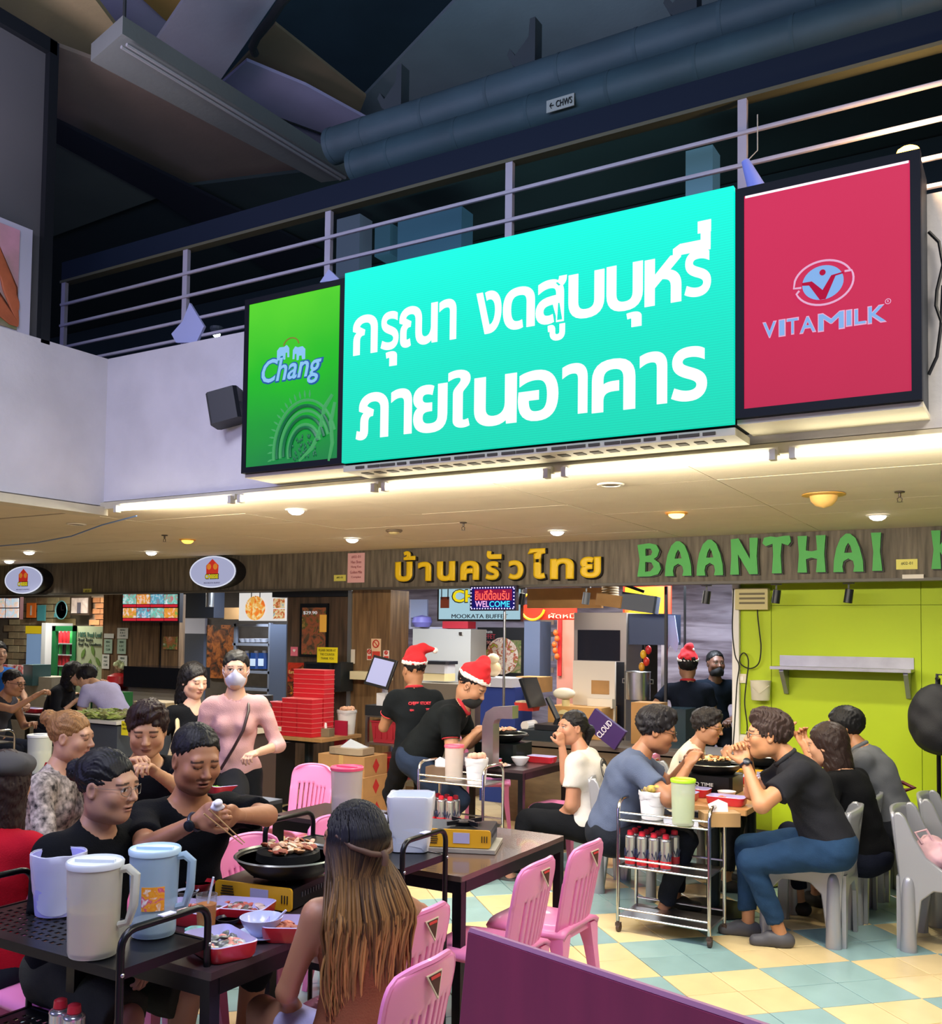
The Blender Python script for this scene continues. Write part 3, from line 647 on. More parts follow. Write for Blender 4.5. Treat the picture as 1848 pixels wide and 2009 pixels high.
# railing
RM=mat('A9A5B4',.5,var=.1,scale=4); t=thing('balcony_railing','pale painted steel railing with navy top beam along the upper balcony','railing',(-2.6,4.78,3.8))
IT=Matrix.Translation((2.6,-4.78,-3.8))
def rail_post(X,Y=4.78):
    g=G(IT); g.box((X,Y,4.155),(.045,.03,.71)); g.obj('post',RM,t)
for X in (-6.56,-5.22,-3.93,-2.61,-1.28,.05): rail_post(X)
for z in (4.33,4.165,3.99,3.86): g=G(IT); g.tube([(-6.58,4.765,z),(1.6,4.765,z)],.013,8); g.obj('rail',RM,t,True)
g=G(IT); g.box((-2.5,4.80,4.60),(8.2,.05,.15)); g.obj('top_beam',mat('0E1B2E',.6,spec=.2),t)
g=G(IT); g.box((-2.5,4.795,4.515),(8.2,.07,.02)); g.obj('edge_strip',mat('50503C',.6),t)
# glazed shop corner above the left parapet
g=G(); g.box((XP-.05,4.18,4.85),(.10,.07,2.15)); g.box((XP-.05,2.6,5.88),(.10,3.2,.10)); struct('window_1',g,mat('0D1218',.5))
g=G(); g.box((XP-.06,2.6,4.85),(.02,3.1,2.1)); o=g.obj('window_pane',mat('57585C',.35,var=.1,scale=1),bpy.data.objects['window_1'])
t=thing('wall_poster','framed poster of massaged feet on pink, upper left above the white parapet','poster',(XP-.02,3.4,4.15)); IT=Matrix.Translation((-(XP-.02),-3.4,-4.15))
g=G(IT); g.box((XP-.02,3.2,4.15),(.03,1.72,.76)); g.obj('frame',mat('B8B8CC',.5),t); 
g=G(IT); g.box((XP-.002,3.17,4.15),(.012,1.58,.68)); g.obj('picture',mat('C890A8',.5,var=.4,scale=2.2,c2='7A8A50'),t)
g=G(IT); 
for dy,dz,r1 in ((.0,.12,.05),(.05,.02,.06),(-.12,-.05,.09)): g.tube([(XP+.008,3.75+dy,4.38+dz-.1),(XP+.008,3.85+dy,4.15+dz-.1),(XP+.008,4.0+dy*.3,3.95+dz-.1)],[r1*.5,r1,r1*1.1],8)
o=g.obj('feet_picture',mat('B4603C',.6,var=.3,scale=8),t,True); o.scale=(1,1,1)
for v in o.data.vertices: v.co.x=.027+(v.co.x-.028)*.04
for v in o.data.vertices:
    if v.co.y+3.4>3.97: v.co.y=3.97-3.4
    if v.co.z+4.15<3.83: v.co.z=3.83-4.15
# ------------------------------------------------------------------ the three big signs
YS=4.39
def sign_case(name,label,x0,y0,x1,y1,depth,m,face,yoff=0,emit=1.0,inset=(12,18,14,18)):
    X0,X1,Z0,Z1=rect(x0,y0,x1,y1,YS); return X0,X1,Z0,Z1
def case(t,X0,X1,Z0,Z1,fr,frm,face_m,dep=.28):
    cx,cz=(X0+X1)/2,(Z0+Z1)/2; g=G(); y=YS+dep/2
    g.box((cx,YS+dep/2+.015,cz),(X1-X0-.01,dep-.03,Z1-Z0-.01)); g.obj('casing',mat('2A3038',.5,.2),t)
    g=G(); 
    for c,d in (((X0+fr/2,YS+.01,cz),(fr,.05,Z1-Z0)),((X1-fr/2,YS+.01,cz),(fr,.05,Z1-Z0)),((cx,YS+.01,Z1-fr/2),(X1-X0-2*fr,.05,fr)),((cx,YS+.01,Z0+fr/2),(X1-X0-2*fr,.05,fr))): g.box(c,d)
    g.obj('frame',frm,t)
    g=G(); g.box((cx,YS-.004,cz),(X1-X0-2*fr,.012,Z1-Z0-2*fr)); return g.obj('face_panel',face_m,t)
def grad_mat(stops, axis='Z', z0=0, z1=1, emit=1.0, noise=0, dots=False, rough=.4):
    m=bpy.data.materials.new('sign_print'); m.use_nodes=True; nt=m.node_tree; b=nt.nodes['Principled BSDF']; b.inputs['Roughness'].default_value=.8; b.inputs['Specular IOR Level'].default_value=.08
    tc=nt.nodes.new('ShaderNodeTexCoord'); sx=nt.nodes.new('ShaderNodeSeparateXYZ'); nt.links.new(tc.outputs['Object'],sx.inputs[0])
    mr=nt.nodes.new('ShaderNodeMapRange'); nt.links.new(sx.outputs[axis],mr.inputs[0]); mr.inputs[1].default_value=z0; mr.inputs[2].default_value=z1
    src=mr.outputs[0]
    if noise:
        n=nt.nodes.new('ShaderNodeTexNoise'); n.inputs['Scale'].default_value=2.2; nt.links.new(tc.outputs['Object'],n.inputs['Vector'])
        ma=nt.nodes.new('ShaderNodeMath'); ma.operation='MULTIPLY_ADD'; ma.inputs[1].default_value=noise; nt.links.new(n.outputs['Fac'],ma.inputs[0]); nt.links.new(src,ma.inputs[2]); src=ma.outputs[0]
    cr=nt.nodes.new('ShaderNodeValToRGB'); nt.links.new(src,cr.inputs[0]); el=cr.color_ramp.elements
    while len(el)<len(stops): el.new(.5)
    for i,(p,c) in enumerate(stops): el[i].position=p; el[i].color=(*lin(c),1)
    b.inputs['Base Color'].default_value=(.02,.02,.02,1); nt.links.new(cr.outputs[0],b.inputs['Emission Color']); b.inputs['Emission Strength'].default_value=emit
    return m
NAVY=mat('060C16',.5,spec=.15)
# green lit beer sign
X0,X1,Z0,Z1=rect(487,590,674,940,YS); X0=ay(480,760,YS).x; X1=ay(676,760,YS).x; Z0=2.775; Z1=3.86
t=thing('lit_sign','green backlit sign with white script brand lettering and green relief rings','sign',(0,0,0))
ZB,ZT=Z0,Z1
f=case(t,X0,X1,Z0,Z1,.035,NAVY,grad_mat([(0,'086A48'),(.35,'0A9A30'),(.60,'12BE12'),(1,'58DC1C')],'Z',Z0,Z1+.3,.95,.35))
yy=YS-.013; LB=mat('8CC4F0',.5,emit=.9); LBD=mat('2E6CC0',.5,emit=.6)
def tpx(px,py): p=ay(px,py,YS); return p.x,p.z
cx,cz=tpx(574,729); text('Chang',.16,facing(cx,yy+.003,cz),LBD,'lettering_outline',t,.002,.008,fit=(.505*.98,.205),shear=.25); text('Chang',.16,facing(cx,yy-.002,cz),LB,'lettering',t,.002,.002,fit=(.475*.98,.185),shear=.25)
for px in (558,590):                           # the two little white elephants of the emblem, facing each other
    x,z=tpx(px,694); sd=1 if px<574 else -1; g=G(Matrix.Translation((x,yy,z))@XZ)
    g.prism([(-.045*sd,-.04),(-.045*sd,.02),(-.025*sd,.038),(.01*sd,.036),(.03*sd,.045),(.048*sd,.025),(.05*sd,-.03),(.038*sd,-.03),(.036*sd,.0),(.02*sd,0),(.018*sd,-.04),(.006*sd,-.04),(.002*sd,-.015),(-.02*sd,-.015),(-.024*sd,-.04)][::sd],-.002,.003); g.obj('emblem_elephant',LB,t)
g=G(); x,z=tpx(574,680); g.tube([(x+.06*math.cos(a),yy,z+.05*math.sin(a)) for a in [R(10+16*i) for i in range(11)]],.004,5); g.obj('emblem_arc',mat('B8A850',.5,emit=.4),t,True)
cx,cz=tpx(600,868); RG=mat('0E6A3A',.35,emit=.25); RG2=mat('5AC878',.35,emit=.55)
def clip(P): return [(min(max(x,X0+.045),X1-.045),y,min(max(z,Z0+.045),Z1)) for x,y,z in P]
for k,(r1,mm) in enumerate(((.30,RG2),(.265,RG),(.235,RG2),(.20,RG),(.155,RG2),(.135,RG))):
    g=G(); P=[(cx+r1*.80*math.cos(a),yy,cz-.05+r1*math.sin(a)) for a in [R(20+7*i) for i in range(36)]]
    P=[p for p in P if X0+.05<p[0]<X1-.045 and p[2]>Z0+.05]; g.tube(P,.009 if mm is RG2 else .012,6); g.obj('relief_ring',mm,t,True)
g=G()
for i in range(16):
    a=R(75+8*i); P=[(cx+r_*.80*math.cos(a+r_*.4),yy,cz-.05+r_*math.sin(a+r_*.4)) for r_ in (.315,.335,.36)]
    if P[2][0]>X0+.05 and P[2][2]>Z0+.05: g.tube(P,[.003,.007,.002],5)
o=g.obj('relief_feathers',RG2,t,True); o['kind']='stuff'
g=G()
for i in range(60):
    a=rnd.random()*6.28; r_=.12*math.sqrt(rnd.random()); x,z=cx+r_*.8*math.cos(a),cz-.06+r_*math.sin(a)
    if z>Z0+.05: g.ball((x,yy,z),(.007,.005,.012),6)
o=g.obj('relief_beads',RG,t,True); o['kind']='stuff'
g=G(); P=[tpx(*q) for q in ((655,775),(640,800),(630,850),(615,880),(590,905))]; g.tube([(x,yy,z) for x,z in P],[.01,.014,.014,.012,.006],6); P=[tpx(*q) for q in ((660,790),(652,830),(655,870),(648,905))]; g.tube([(x,yy,z) for x,z in P],[.01,.014,.012,.008],6); g.obj('relief_stroke',RG2,t,True)
g=G(); g.box(((X0+X1)/2,YS+.17,Z0-.012),(X1-X0,.3,.02)); g.obj('base_tray',mat('D8D0B8',.6),t)
# led board
LX0=ay(677,735,YS).x; LX1=ay(1442,620,YS).x; LZ0,LZ1=2.775,3.885
t=thing('led_board','big turquoise LED board with two lines of white Thai lettering','LED sign',(0,0,0))
g=G(); g.box(((LX0+LX1)/2,YS+.13,(LZ0+LZ1)/2),(LX1-LX0,.24,LZ1-LZ0)); g.obj('casing',mat('20262C',.5,.3),t)
def led_mat():
    m=grad_mat([(0,'00CFAE'),(.45,'00DCC0'),(1,'00F4DC')],'Z',LZ0,LZ1,1.15); nt=m.node_tree; b=nt.nodes['Principled BSDF']
    tc=nt.nodes.new('ShaderNodeTexCoord'); w_=nt.nodes.new('ShaderNodeTexWave'); w_.bands_direction='Z'; w_.inputs['Scale'].default_value=26; w_.inputs['Distortion'].default_value=.3; nt.links.new(tc.outputs['Object'],w_.inputs['Vector'])
    mr=nt.nodes.new('ShaderNodeMapRange'); nt.links.new(w_.outputs['Fac'],mr.inputs[0]); mr.inputs[3].default_value=1.06; mr.inputs[4].default_value=1.18; nt.links.new(mr.outputs[0],b.inputs['Emission Strength']); return m
g=G(); g.box(((LX0+LX1)/2,YS-.005,(LZ0+LZ1)/2),(LX1-LX0-.004,.03,LZ1-LZ0-.004)); g.obj('led_face',led_mat(),t)
LW_=mat('FAFCFC',.5,emit=1.1)
# per-glyph placement measured on the board: (glyph, x0, x1, baseline, top)
def glyph(s,x0,y0,x1,y1,off=.007):
    a=ay(x0,(y0+y1)/2,YS); b=ay(x1,(y0+y1)/2,YS); c=ay((x0+x1)/2,y1,YS); d=ay((x0+x1)/2,y0,YS)
    text(s,.3,facing((a.x+b.x)/2,YS-.022,(c.z+d.z)/2),LW_,'led_letter',t,.003,off,fit=(b.x-a.x,d.z-c.z))
# pixel boxes read off the photograph (skewed upwards to the right, so each box is taken per letter)
z2=lambda x,y:(660+x/2.31,370+y/2.31)
def gl(s,x0,y0,x1,y1,off=.0075): a=z2(x0,y0); b=z2(x1,y1); glyph(s,*a,*b,off)
gl('ก',86,577,197,754); gl('ร',212,562,292,735); gl('\u0E38',234,742,284,808,.004); gl('ณ',296,532,468,716); gl('า',476,506,553,692)
gl('ง',643,470,757,662); gl('ด',764,452,908,642); gl('ส',912,410,1052,618); gl('\u0E39',966,620,1044,694,.004); gl('บ',1060,385,1222,592); gl('บ',1232,348,1396,560); gl('\u0E38',1322,564,1390,632,.004); gl('ห',1404,318,1570,530); gl('ร',1584,284,1704,496); gl('\u0E35',1532,210,1702,298,.006); gl('\u0E48',1644,152,1704,206,.006)
gl('ภ',100,928,246,1138); gl('า',258,910,352,1118); gl('ย',358,892,512,1110); gl('ใ',516,826,616,1088); gl('น',634,852,826,1078); gl('อ',832,826,1014,1056); gl('า',1032,796,1146,1026); gl('ค',1166,776,1362,1012); gl('า',1382,744,1506,984); gl('ร',1524,722,1686,968)
g=G(); zt=LZ0-.03
g.box(((LX0+LX1)/2,YS+.13,zt),(LX1-LX0,.26,.035)); g.obj('base_tray',mat('B8B2A0',.55),t)
g=G()
for i in range(22):
    x=LX0+.12+(LX1-LX0-.24)*i/21; g.box((x,YS-.002,zt),(.06+.02*(i%3),.006,.014)); 
for i in range(24):
    x=LX0+.1+(LX1-LX0-.2)*i/23; g.box((x,YS+.10,zt-.019),(.05,.06,.004))
o=g.obj('vent_slot',mat('3A3428',.7),t)
# red drink sign
X0=ay(1444,600,YS).x; X1=ay(1808,560,YS).x; Z0,Z1=2.80,3.865
t=thing('lit_sign','tall crimson backlit sign with pale blue capitals and round V emblem','sign',(0,0,0))
case(t,X0,X1,Z0,Z1,.04,mat('070D18',.5,spec=.15),grad_mat([(0,'BC1C48'),(.5,'CC2050'),(1,'D42858')],'Z',Z0,Z1,.98,.2),.30)
g=G(); g.box(((X0+X1)/2,YS-.006,Z1-.044),(X1-X0-.09,.012,.012)); g.obj('lit_edge',mat('FFE8F4',.5,emit=1.3),t)
PB=mat('86B4EC',.5,emit=.85); PK=mat('F0B8DC',.5,emit=.8); yy=YS-.013
q=lambda x,y:ay(1400+x/2.998,250+y/2.998,YS)
a=q(293,1190); b=q(1022,1100); c=q(650,1190+8); dd=q(650,1098-8)
chars=[('V',293,372,1148,1240),('I',388,424,1135,1232),('T',434,502,1126,1220),('A',510,604,1116,1211),('M',618,772,1092,1196),('I',782,816,1078,1173),('L',830,900,1070,1164),('K',910,1018,1052,1153)]
for s_,x0,x1,y0,y1 in chars:
    A=q(x0,(y0+y1)/2); B=q(x1,(y0+y1)/2); c0=q((x0+x1)/2,y1); c1=q((x0+x1)/2,y0)
    text(s_,.1,facing((A.x+B.x)/2,yy+.002,(c0.z+c1.z)/2),PK,'letter_outline',t,.001,.0035,fit=(B.x-A.x+.004,c1.z-c0.z+.004)); text(s_,.1,facing((A.x+B.x)/2,yy-.001,(c0.z+c1.z)/2),PB,'letter',t,.001,.0015,fit=(B.x-A.x-.005,c1.z-c0.z-.006))
c=q(1028,1028); g=G(); g.tube([(c.x+.011*math.cos(a),yy,c.z+.011*math.sin(a)) for a in [math.pi*i/6 for i in range(12)]],.0016,5,closed=True); g.obj('registered_ring',PK,t); text('R',.014,facing(c.x,yy,c.z),PK,'registered_mark',t,.001)
c=q(645,918); M_=facing(c.x,yy,c.z); n=40
ex,ez=(q(768,900).x-q(525,900).x)/2,(q(645,820).z-q(645,1020).z)/2
el=[(ex*math.cos(2*math.pi*i/n),ez*math.sin(2*math.pi*i/n)) for i in range(n)]
shape2d([el],M_,PB,'emblem_disc',t,.001)
shape2d([[(-ex*1.0,.012),(-ex*.52,.012),(0,-ez*.45),(ex*.42,ez*.33),(ex*1.0,ez*.42),(ex*1.0,ez*.34),(ex*.62,ez*.27),(.012,-ez*1.0),(-.012,-ez*1.0),(-ex*.66,-.004),(-ex*1.0,0)]],facing(c.x,yy-.003,c.z),mat('C01A44',.8,emit=.75,spec=.05),'emblem_v',t,.001)
g=G(Matrix.Translation((c.x,yy-.003,c.z+ez*.58))@XZ); g.lathe([(0,-.001),(.013,-.001),(.013,.002),(0,.002)],n=16); g.obj('emblem_dot',mat('C01A44',.8,emit=.75,spec=.05),t)
g=G(); g.tube([(c.x-ex*1.05+(.0),yy,c.z-.008),(c.x-ex*1.42,yy,c.z-.006)]+[(c.x+1.42*ex*math.cos(a),yy,c.z+1.28*ez*math.sin(a)) for a in [R(172-8*i) for i in range(1,20)]],.0045,6); g.tube([(c.x+ex*1.05,yy,c.z+ez*.45)]+[(c.x+1.42*ex*math.cos(a)+.004,yy,c.z+1.30*ez*math.sin(a)) for a in [R(20-9*i) for i in range(0,21)]]+[(c.x-ex*1.15,yy,c.z-.02)],.0045,6); g.obj('emblem_ring',PK,t,True)
g=G(); g.box(((X0+X1)/2,YS+.17,Z0-.012),(X1-X0,.3,.022)); g.obj('base_tray',mat('D8D0B8',.6),t)
# ------------------------------------------------------------------ fluorescent battens
ends=[(224,1000,456,985),(466,983,738,965),(748,964,1078,940),(1100,936,1524,898),(1546,889,2150,850)]
names=['first batten from the atrium corner','second batten from the atrium corner, under the green sign','third batten from the atrium corner, under the LED board','fourth batten, under the right half of the LED board','rightmost batten, under the crimson sign']
for k,(x0,y0,x1,y1) in enumerate(ends):
    a=ay(x0,y0,4.62); b=ay(x1,y1,4.62); a.z=b.z=ZP0-.075; L_=b.x-a.x; cx=(a.x+b.x)/2
    t=thing('fluorescent_batten','lit white fluorescent tube, '+names[k],'tube light',(cx,4.62,a.z),group='fluorescent battens along the atrium edge')
    g=G(); g.tube([(-L_/2+.04,0,0),(L_/2-.04,0,0)],.017,12); g.obj('glass_tube',mat('FFF6DC',.4,emit=9),t,True)
    g=G(); g.box((0,.045,.022),(L_,.05,.035)); g.obj('body',mat('D8D2BC',.5),t)
    for s_ in (-1,1): g=G(); g.box((s_*(L_/2-.02),.01,.0),(.028,.045,.05)); g.obj('lampholder',mat('C8C4B8',.5),t)
    light('tube_glow','AREA',(cx,4.60,a.z-.03),17*L_,(1,.93,.78),L_*.9,.05,(R(-8),0,0)); light('tube_glow','AREA',(cx,4.66,a.z-.035),22*L_,(1,.90,.72),L_*.9,.05,(R(80),0,0))
# ------------------------------------------------------------------ downlights and ceiling fittings
def downlight(px,py,lab,lit=True,col='FFFFFF',lc=WHITE,pw=20,warm=False):
    p=az(px,py,ZC-.002); t=thing('downlight',lab,'downlight',tuple(p),group='recessed downlights in the stall ceiling')
    g=G(); g.lathe([(.055,-.004),(.058,-.009),(.075,-.008),(.082,0)],n=24,cap=False); g.obj('trim_ring',mat('D6CFC0',.4) if not warm else mat('C08A40',.4),t,True)
    g=G(); g.lathe([(0,-.040),(.030,-.036),(.052,-.022),(.060,-.004)] if lit else [(0,-.006),(.055,-.004)],n=20); g.obj('diffuser',mat(col,.5,emit=(7 if lit else .0)) if lit else mat('6E6450',.6),t)
    if lit: light('downlight_beam','SPOT',(p.x,p.y,p.z-.06),pw*1.9,lc,rot=(0,0,0),spot=140,blend=.8,soft=.05)
for a in [(581,1000,'bright white downlight under the second fluorescent batten',1,'FFFFFF',WHITE,62),(691,1057,'white downlight above the pink notice on the fascia',1,'FFFFFF',WHITE,40),(1093,1042,'white downlight above the yellow Thai letters',1,'FFFFFF',WHITE,40),(1722,1011,'white downlight above the end of the green letters',1,'FFFFFF',WHITE,50),(297,1083,'white downlight left of the right-hand oval sign',1,'FFFFFF',WHITE,40),(57,1082,'white downlight above the left oval sign',1,'FFFFFF',WHITE,40),(18,1100,'white downlight at the far left edge of the ceiling',1,'FFFFFF',WHITE,40),(1327,1007,'warm orange downlight above the first green letters',1,'FFC060',WARM,34,True),(368,1059,'dim amber downlight beside the sprinkler above the oval sign',1,'C89030',WARM,8,True),(150,1028,'unlit downlight near the blue cable on the left ceiling',0),(1198,950,'unlit downlight just behind the fourth fluorescent batten',0)]: downlight(*a)
p=az(1616,970,ZC-.002); t=thing('ceiling_lamp','orange-yellow glass dome lamp on the ceiling, unlit','ceiling lamp',tuple(p)); g=G(); g.lathe([(.13,0),(.13,-.006),(.085,-.012)],n=24); g.obj('rim',mat('C09040',.4),t,True); g=G(); g.lathe([(.085,-.010),(.078,-.04),(.05,-.07),(0,-.085)],n=20); g.obj('dome',mat('E0B468',.35),t,True)
p=az(773,1040,ZC-.002); t=thing('emergency_lamp','small twin-eyed emergency lamp with amber glass on the ceiling','lamp',tuple(p)); g=G(); g.lathe([(.07,0),(.072,-.012),(.06,-.02)],n=20); g.obj('rim',mat('6A5A48',.5),t,True); g=G(); g.ball((0,0,-.02),(.05,.05,.022),12); g.obj('lens',mat('B8A878',.3),t,True)
for px,py,l in ((323,1050,'dark sprinkler head on the ceiling left of the amber downlight'),(909,1025,'dark sprinkler head above the yellow Thai letters'),(1765,965,'brass sprinkler head at the right of the ceiling')):
    p=az(px,py,ZC-.002); t=thing('sprinkler',l,'sprinkler',tuple(p)); m_=mat('4A4038',.4,.6); g=G(); g.lathe([(.03,0),(.028,-.006),(.008,-.01),(.008,-.03)],n=14); g.obj('collar',m_,t,True)
    g=G(); g.tube([(.0,0,-.03),(.014,0,-.042),(.010,0,-.062)],.003,6); g.tube([(.0,0,-.03),(-.014,0,-.042),(-.010,0,-.062)],.003,6); g.lathe([(0,-.064),(.02,-.062),(0,-.060)],n=12); g.obj('deflector',m_,t,True)
# ------------------------------------------------------------------ lettering on the fascia
YL=YF-.035
t=thing('sign_letters','yellow raised Thai letters on the brown fascia','sign',(0,0,0)); YM=mat('F0C818',.45); BK=mat('17150F',.5)
def raised(s_,x0,y0,x1,y1,m_,off=.012,par=None):
    X0,X1,Z0,Z1=rect(x0,y0,x1,y1,YL); o=text(s_,.2,facing((X0+X1)/2,YL+.0,(Z0+Z1)/2),m_,'letter',par,.008,off,fit=(X1-X0,Z1-Z0)); c=o.copy(); c.data=o.data.copy(); C.objects.link(c); c.name='letter_back'; c.parent=par; c.data.materials.clear(); c.data.materials.append(BK)
    c.location=(o.location.x+.012,YL+.02,o.location.z-.008); c.scale=(1.03,1.06,1.6)
for s_,x0,x1,y0,y1 in (('บ',775,809,1102,1141),('\u0E49',792,815,1081,1099),('า',820,846,1102,1140),('น',857,893,1101,1140),('ค',903,940,1100,1138),('ร',952,979,1101,1138),('\u0E31',955,984,1080,1097),('ว',997,1027,1099,1137),('ไ',1035,1070,1076,1136),('ท',1079,1126,1095,1136),('ย',1138,1179,1092,1134)):
    raised(s_,x0,y0,x1,y1,YM,.0105 if y1-y0>25 else .004,t)
t=thing('sign_letters','green raised capitals on the fascia above the lime wall','sign',(0,0,0)); GM=mat('3FA845',.5)
def Ashape():
    o=[(0,0),(.02,.30),(.10,.62),(.24,.88),(.42,1),(.56,1),(.74,.88),(.88,.62),(.98,.30),(1,0),(.66,0),(.70,.14),(.66,.28),(.5,.35),(.34,.28),(.30,.14),(.34,0)]; return [o,[(.37,.50),(.63,.50),(.58,.66),(.5,.76),(.42,.66)]]
SH={'A':Ashape(),'B':[[(0,0),(.10,.5),(.0,.96),(.5,1),(.80,.95),(.93,.78),(.85,.60),(.70,.52),(.93,.40),(1,.22),(.88,.06),(.55,0)],[(.35,.62),(.58,.64),(.64,.74),(.56,.84),(.34,.84)],[(.33,.14),(.56,.16),(.70,.28),(.60,.42),(.34,.44)]],
 'N':[[(0,0),(.04,.5),(.02,.98),(.30,1),(.72,.42),(.70,1),(1,1),(.96,.5),(1,0),(.70,0),(.28,.56),(.32,0)]],
 'T':[[(.34,0),(.38,.5),(.36,.80),(.12,.74),(0,.82),(.06,.97),(.3,1),(.5,.97),(.75,1),(.96,1),(1,.84),(.9,.74),(.68,.80),(.64,.5),(.68,0)]],
 'H':[[(0,0),(.05,.5),(0,1),(.34,1),(.30,.60),(.5,.57),(.70,.60),(.66,1),(1,1),(.95,.5),(1,0),(.66,0),(.70,.36),(.5,.40),(.30,.36),(.34,0)]],
 'I':[[(.1,0),(.2,.5),(.0,1),(.9,1),(.8,.5),(1,0)]],'K':[[(0,0),(.08,.5),(0,1),(.32,1),(.30,.62),(.66,1),(1,1),(.58,.54),(1,0),(.66,0),(.30,.44),(.33,0)]]}
for s_,x0,x1,y0,y1 in (('B',1251,1297,1066,1131),('A',1305,1357,1062,1130),('A',1367,1419,1059,1129),('N',1433,1487,1056,1127),('T',1496,1552,1052,1125),('H',1565,1620,1051,1123),('A',1635,1694,1047,1122),('I',1709,1731,1045,1120),('K',1827,1885,1040,1116)):
    X0,X1,Z0,Z1=rect(x0,y0,x1,y1,YL); P=[[((x)*(X1-X0),y*(Z1-Z0)) for x,y in poly] for poly in SH[s_]]
    shape2d(P,facing(X0,YL,Z0),GM,'letter',t,.008); o=shape2d(P,facing(X0+.012,YL+.02,Z0-.008),BK,'letter_back',t,.010)
# oval box signs
for k,(px,py,w_,h_,lab) in enumerate(((47,1138,72,52,'white oval lit sign at the left end of the fascia'),(418,1122,88,60,'white oval lit sign in the middle of the fascia'))):
    X0,X1,Z0,Z1=rect(px-w_/2,py-h_/2,px+w_/2,py+h_/2,YF-.16); cx,cz=(X0+X1)/2,(Z0+Z1)/2; t=thing('oval_sign',lab,'sign',(cx,YF-.16,cz),group='oval lit signs on the fascia'); rx,rz=(X1-X0)/2,(Z1-Z0)/2
    E2=lambda k_:[(rx*k_*math.cos(2*math.pi*i/36),rz*k_*math.sin(2*math.pi*i/36)) for i in range(36)]
    g=G(XZ); g.prism(E2(1.04),-.16,-.005); g.obj('drum',mat('15151B',.4),t,True); g=G(XZ); g.prism(E2(1.0),-.006,.006); g.obj('face_panel',mat('C4C8EE',.4,emit=.62),t)
    g=G(); g.tube([(rx*1.0*math.cos(2*math.pi*i/36),-.006,rz*1.0*math.sin(2*math.pi*i/36)) for i in range(36)],.008,6,closed=True); g.obj('rim',mat('E8ECFF',.4,emit=.8),t,True)
    g=G(XZ); g.prism([(x*rz,y*rz) for x,y in ((-.52,-.15),(.52,-.15),(.55,.42),(0,.84),(-.55,.42))],.006,.010); g.obj('badge',mat('D83428',.5,emit=.35),t)
    for dx in (-.22,.22): g=G(XZ); g.lathe([(0,.010),(rz*.2,.012)],n=12,c=(rz*dx*1.3,rz*.34,0)); g.obj('badge_spot',mat('F09838',.5,emit=.3),t)
    text('CHEESE',.1,XZ.copy()@Matrix.Translation((0,-rz*.30,.0125)),mat('20180C',.6),'lettering_outline',t,.001,.010,fit=(rz*1.25,rz*.36)); text('CHEESE',.1,XZ.copy()@Matrix.Translation((0,-rz*.30,.015)),mat('F4E020',.5,emit=.6),'lettering',t,.001,.005,fit=(rz*1.15,rz*.27)); text('MOOKATA BUFFET',.1,XZ.copy()@Matrix.Translation((0,-rz*.72,.008)),mat('50407C',.5),'lettering',t,.001,fit=(rx*.72,rz*.09))
# notices on the fascia
def notice(name,lab,cat,x0,y0,x1,y1,Y,col,lines,ink='403028',group=None,th=.004,emit=0):
    o=pan(name,lab,cat,x0,y0,x1,y1,Y,mat(col,.6,emit=emit),th,group); h=(y1-y0)/(len(lines)+.8)
    for i,s_ in enumerate(lines):
        if s_: 
            w_=(x1-x0)*(.34+.10*min(5,len(s_)/3)); w_=min(w_,(x1-x0)*.86); cx=(x0+x1)/2; yy_=y0+h*(i+.75); ptext(s_,cx-w_/2,yy_-h*.28,cx+w_/2,yy_+h*.28,Y-.002,mat(ink,.6),o,.0008,name='print')
    return o
notice('paper_notice','pink paper notice taped to the fascia','notice',682,1085,715,1143,YF-.006,'E8B4B8',['#02-01','Hao Shen','Hong Kee','Golden Mile','Complex'],'A05058')
notice('unit_tag','small yellow unit number tag beside the pink notice','tag',655,1128,678,1140,YF-.006,'DCD868',['#02-02'],'30301C'); notice('unit_tag','small yellow unit number tag between the oval signs','tag',163,1155,179,1166,YF-.006,'DCD868',['#02-03'],'30301C'); notice('unit_tag','yellow unit number tag reading 02-01 after the green letters','tag',1758,1097,1800,1117,YF-.006,'E4DC70',['#02-01'],'30301C')

for o in C.objects:
    if o.name.startswith(('vent_slot','seam_band')): o['kind']='stuff'
# ------------------------------------------------------------------ stalls behind the fascia
t_=tag
def block(name,lab,cat,x0,y0,x1,y1,Y,dep,m,group=None,parent=None,bev=.0):
    X0,X1,Z0,Z1=rect(x0,y0,x1,y1,Y); Z0=0 if y1>=1396 else Z0; g=G(); g.box(((X0+X1)/2,Y+dep/2,(Z0+Z1)/2),(X1-X0,dep,Z1-Z0),bev=bev); o=g.obj(name,m,parent); 
    if not parent: tag(o,lab,cat,group)
    return o
def strip_mat(c1,c2):
    m=bpy.data.materials.new('strata'); m.use_nodes=True; nt=m.node_tree; b=nt.nodes['Principled BSDF']; b.inputs['Roughness'].default_value=.6
    tc=nt.nodes.new('ShaderNodeTexCoord'); mp=nt.nodes.new('ShaderNodeMapping'); mp.inputs['Scale'].default_value=(.7,1,5.5); nt.links.new(tc.outputs['Object'],mp.inputs[0])
    n=nt.nodes.new('ShaderNodeTexNoise'); n.inputs['Scale'].default_value=1.6; n.inputs['Detail'].default_value=6; n.inputs['Distortion'].default_value=.4; nt.links.new(mp.outputs[0],n.inputs['Vector'])
    cr=nt.nodes.new('ShaderNodeValToRGB'); nt.links.new(n.outputs['Fac'],cr.inputs[0]); cr.color_ramp.elements[0].position=.36; cr.color_ramp.elements[1].position=.62; cr.color_ramp.elements[0].color=(*lin(c1),1); cr.color_ramp.elements[1].color=(*lin(c2),1)
    nt.links.new(cr.outputs[0],b.inputs['Base Color']); return m
STRAT=strip_mat('5A4E5E','A8A0B4')
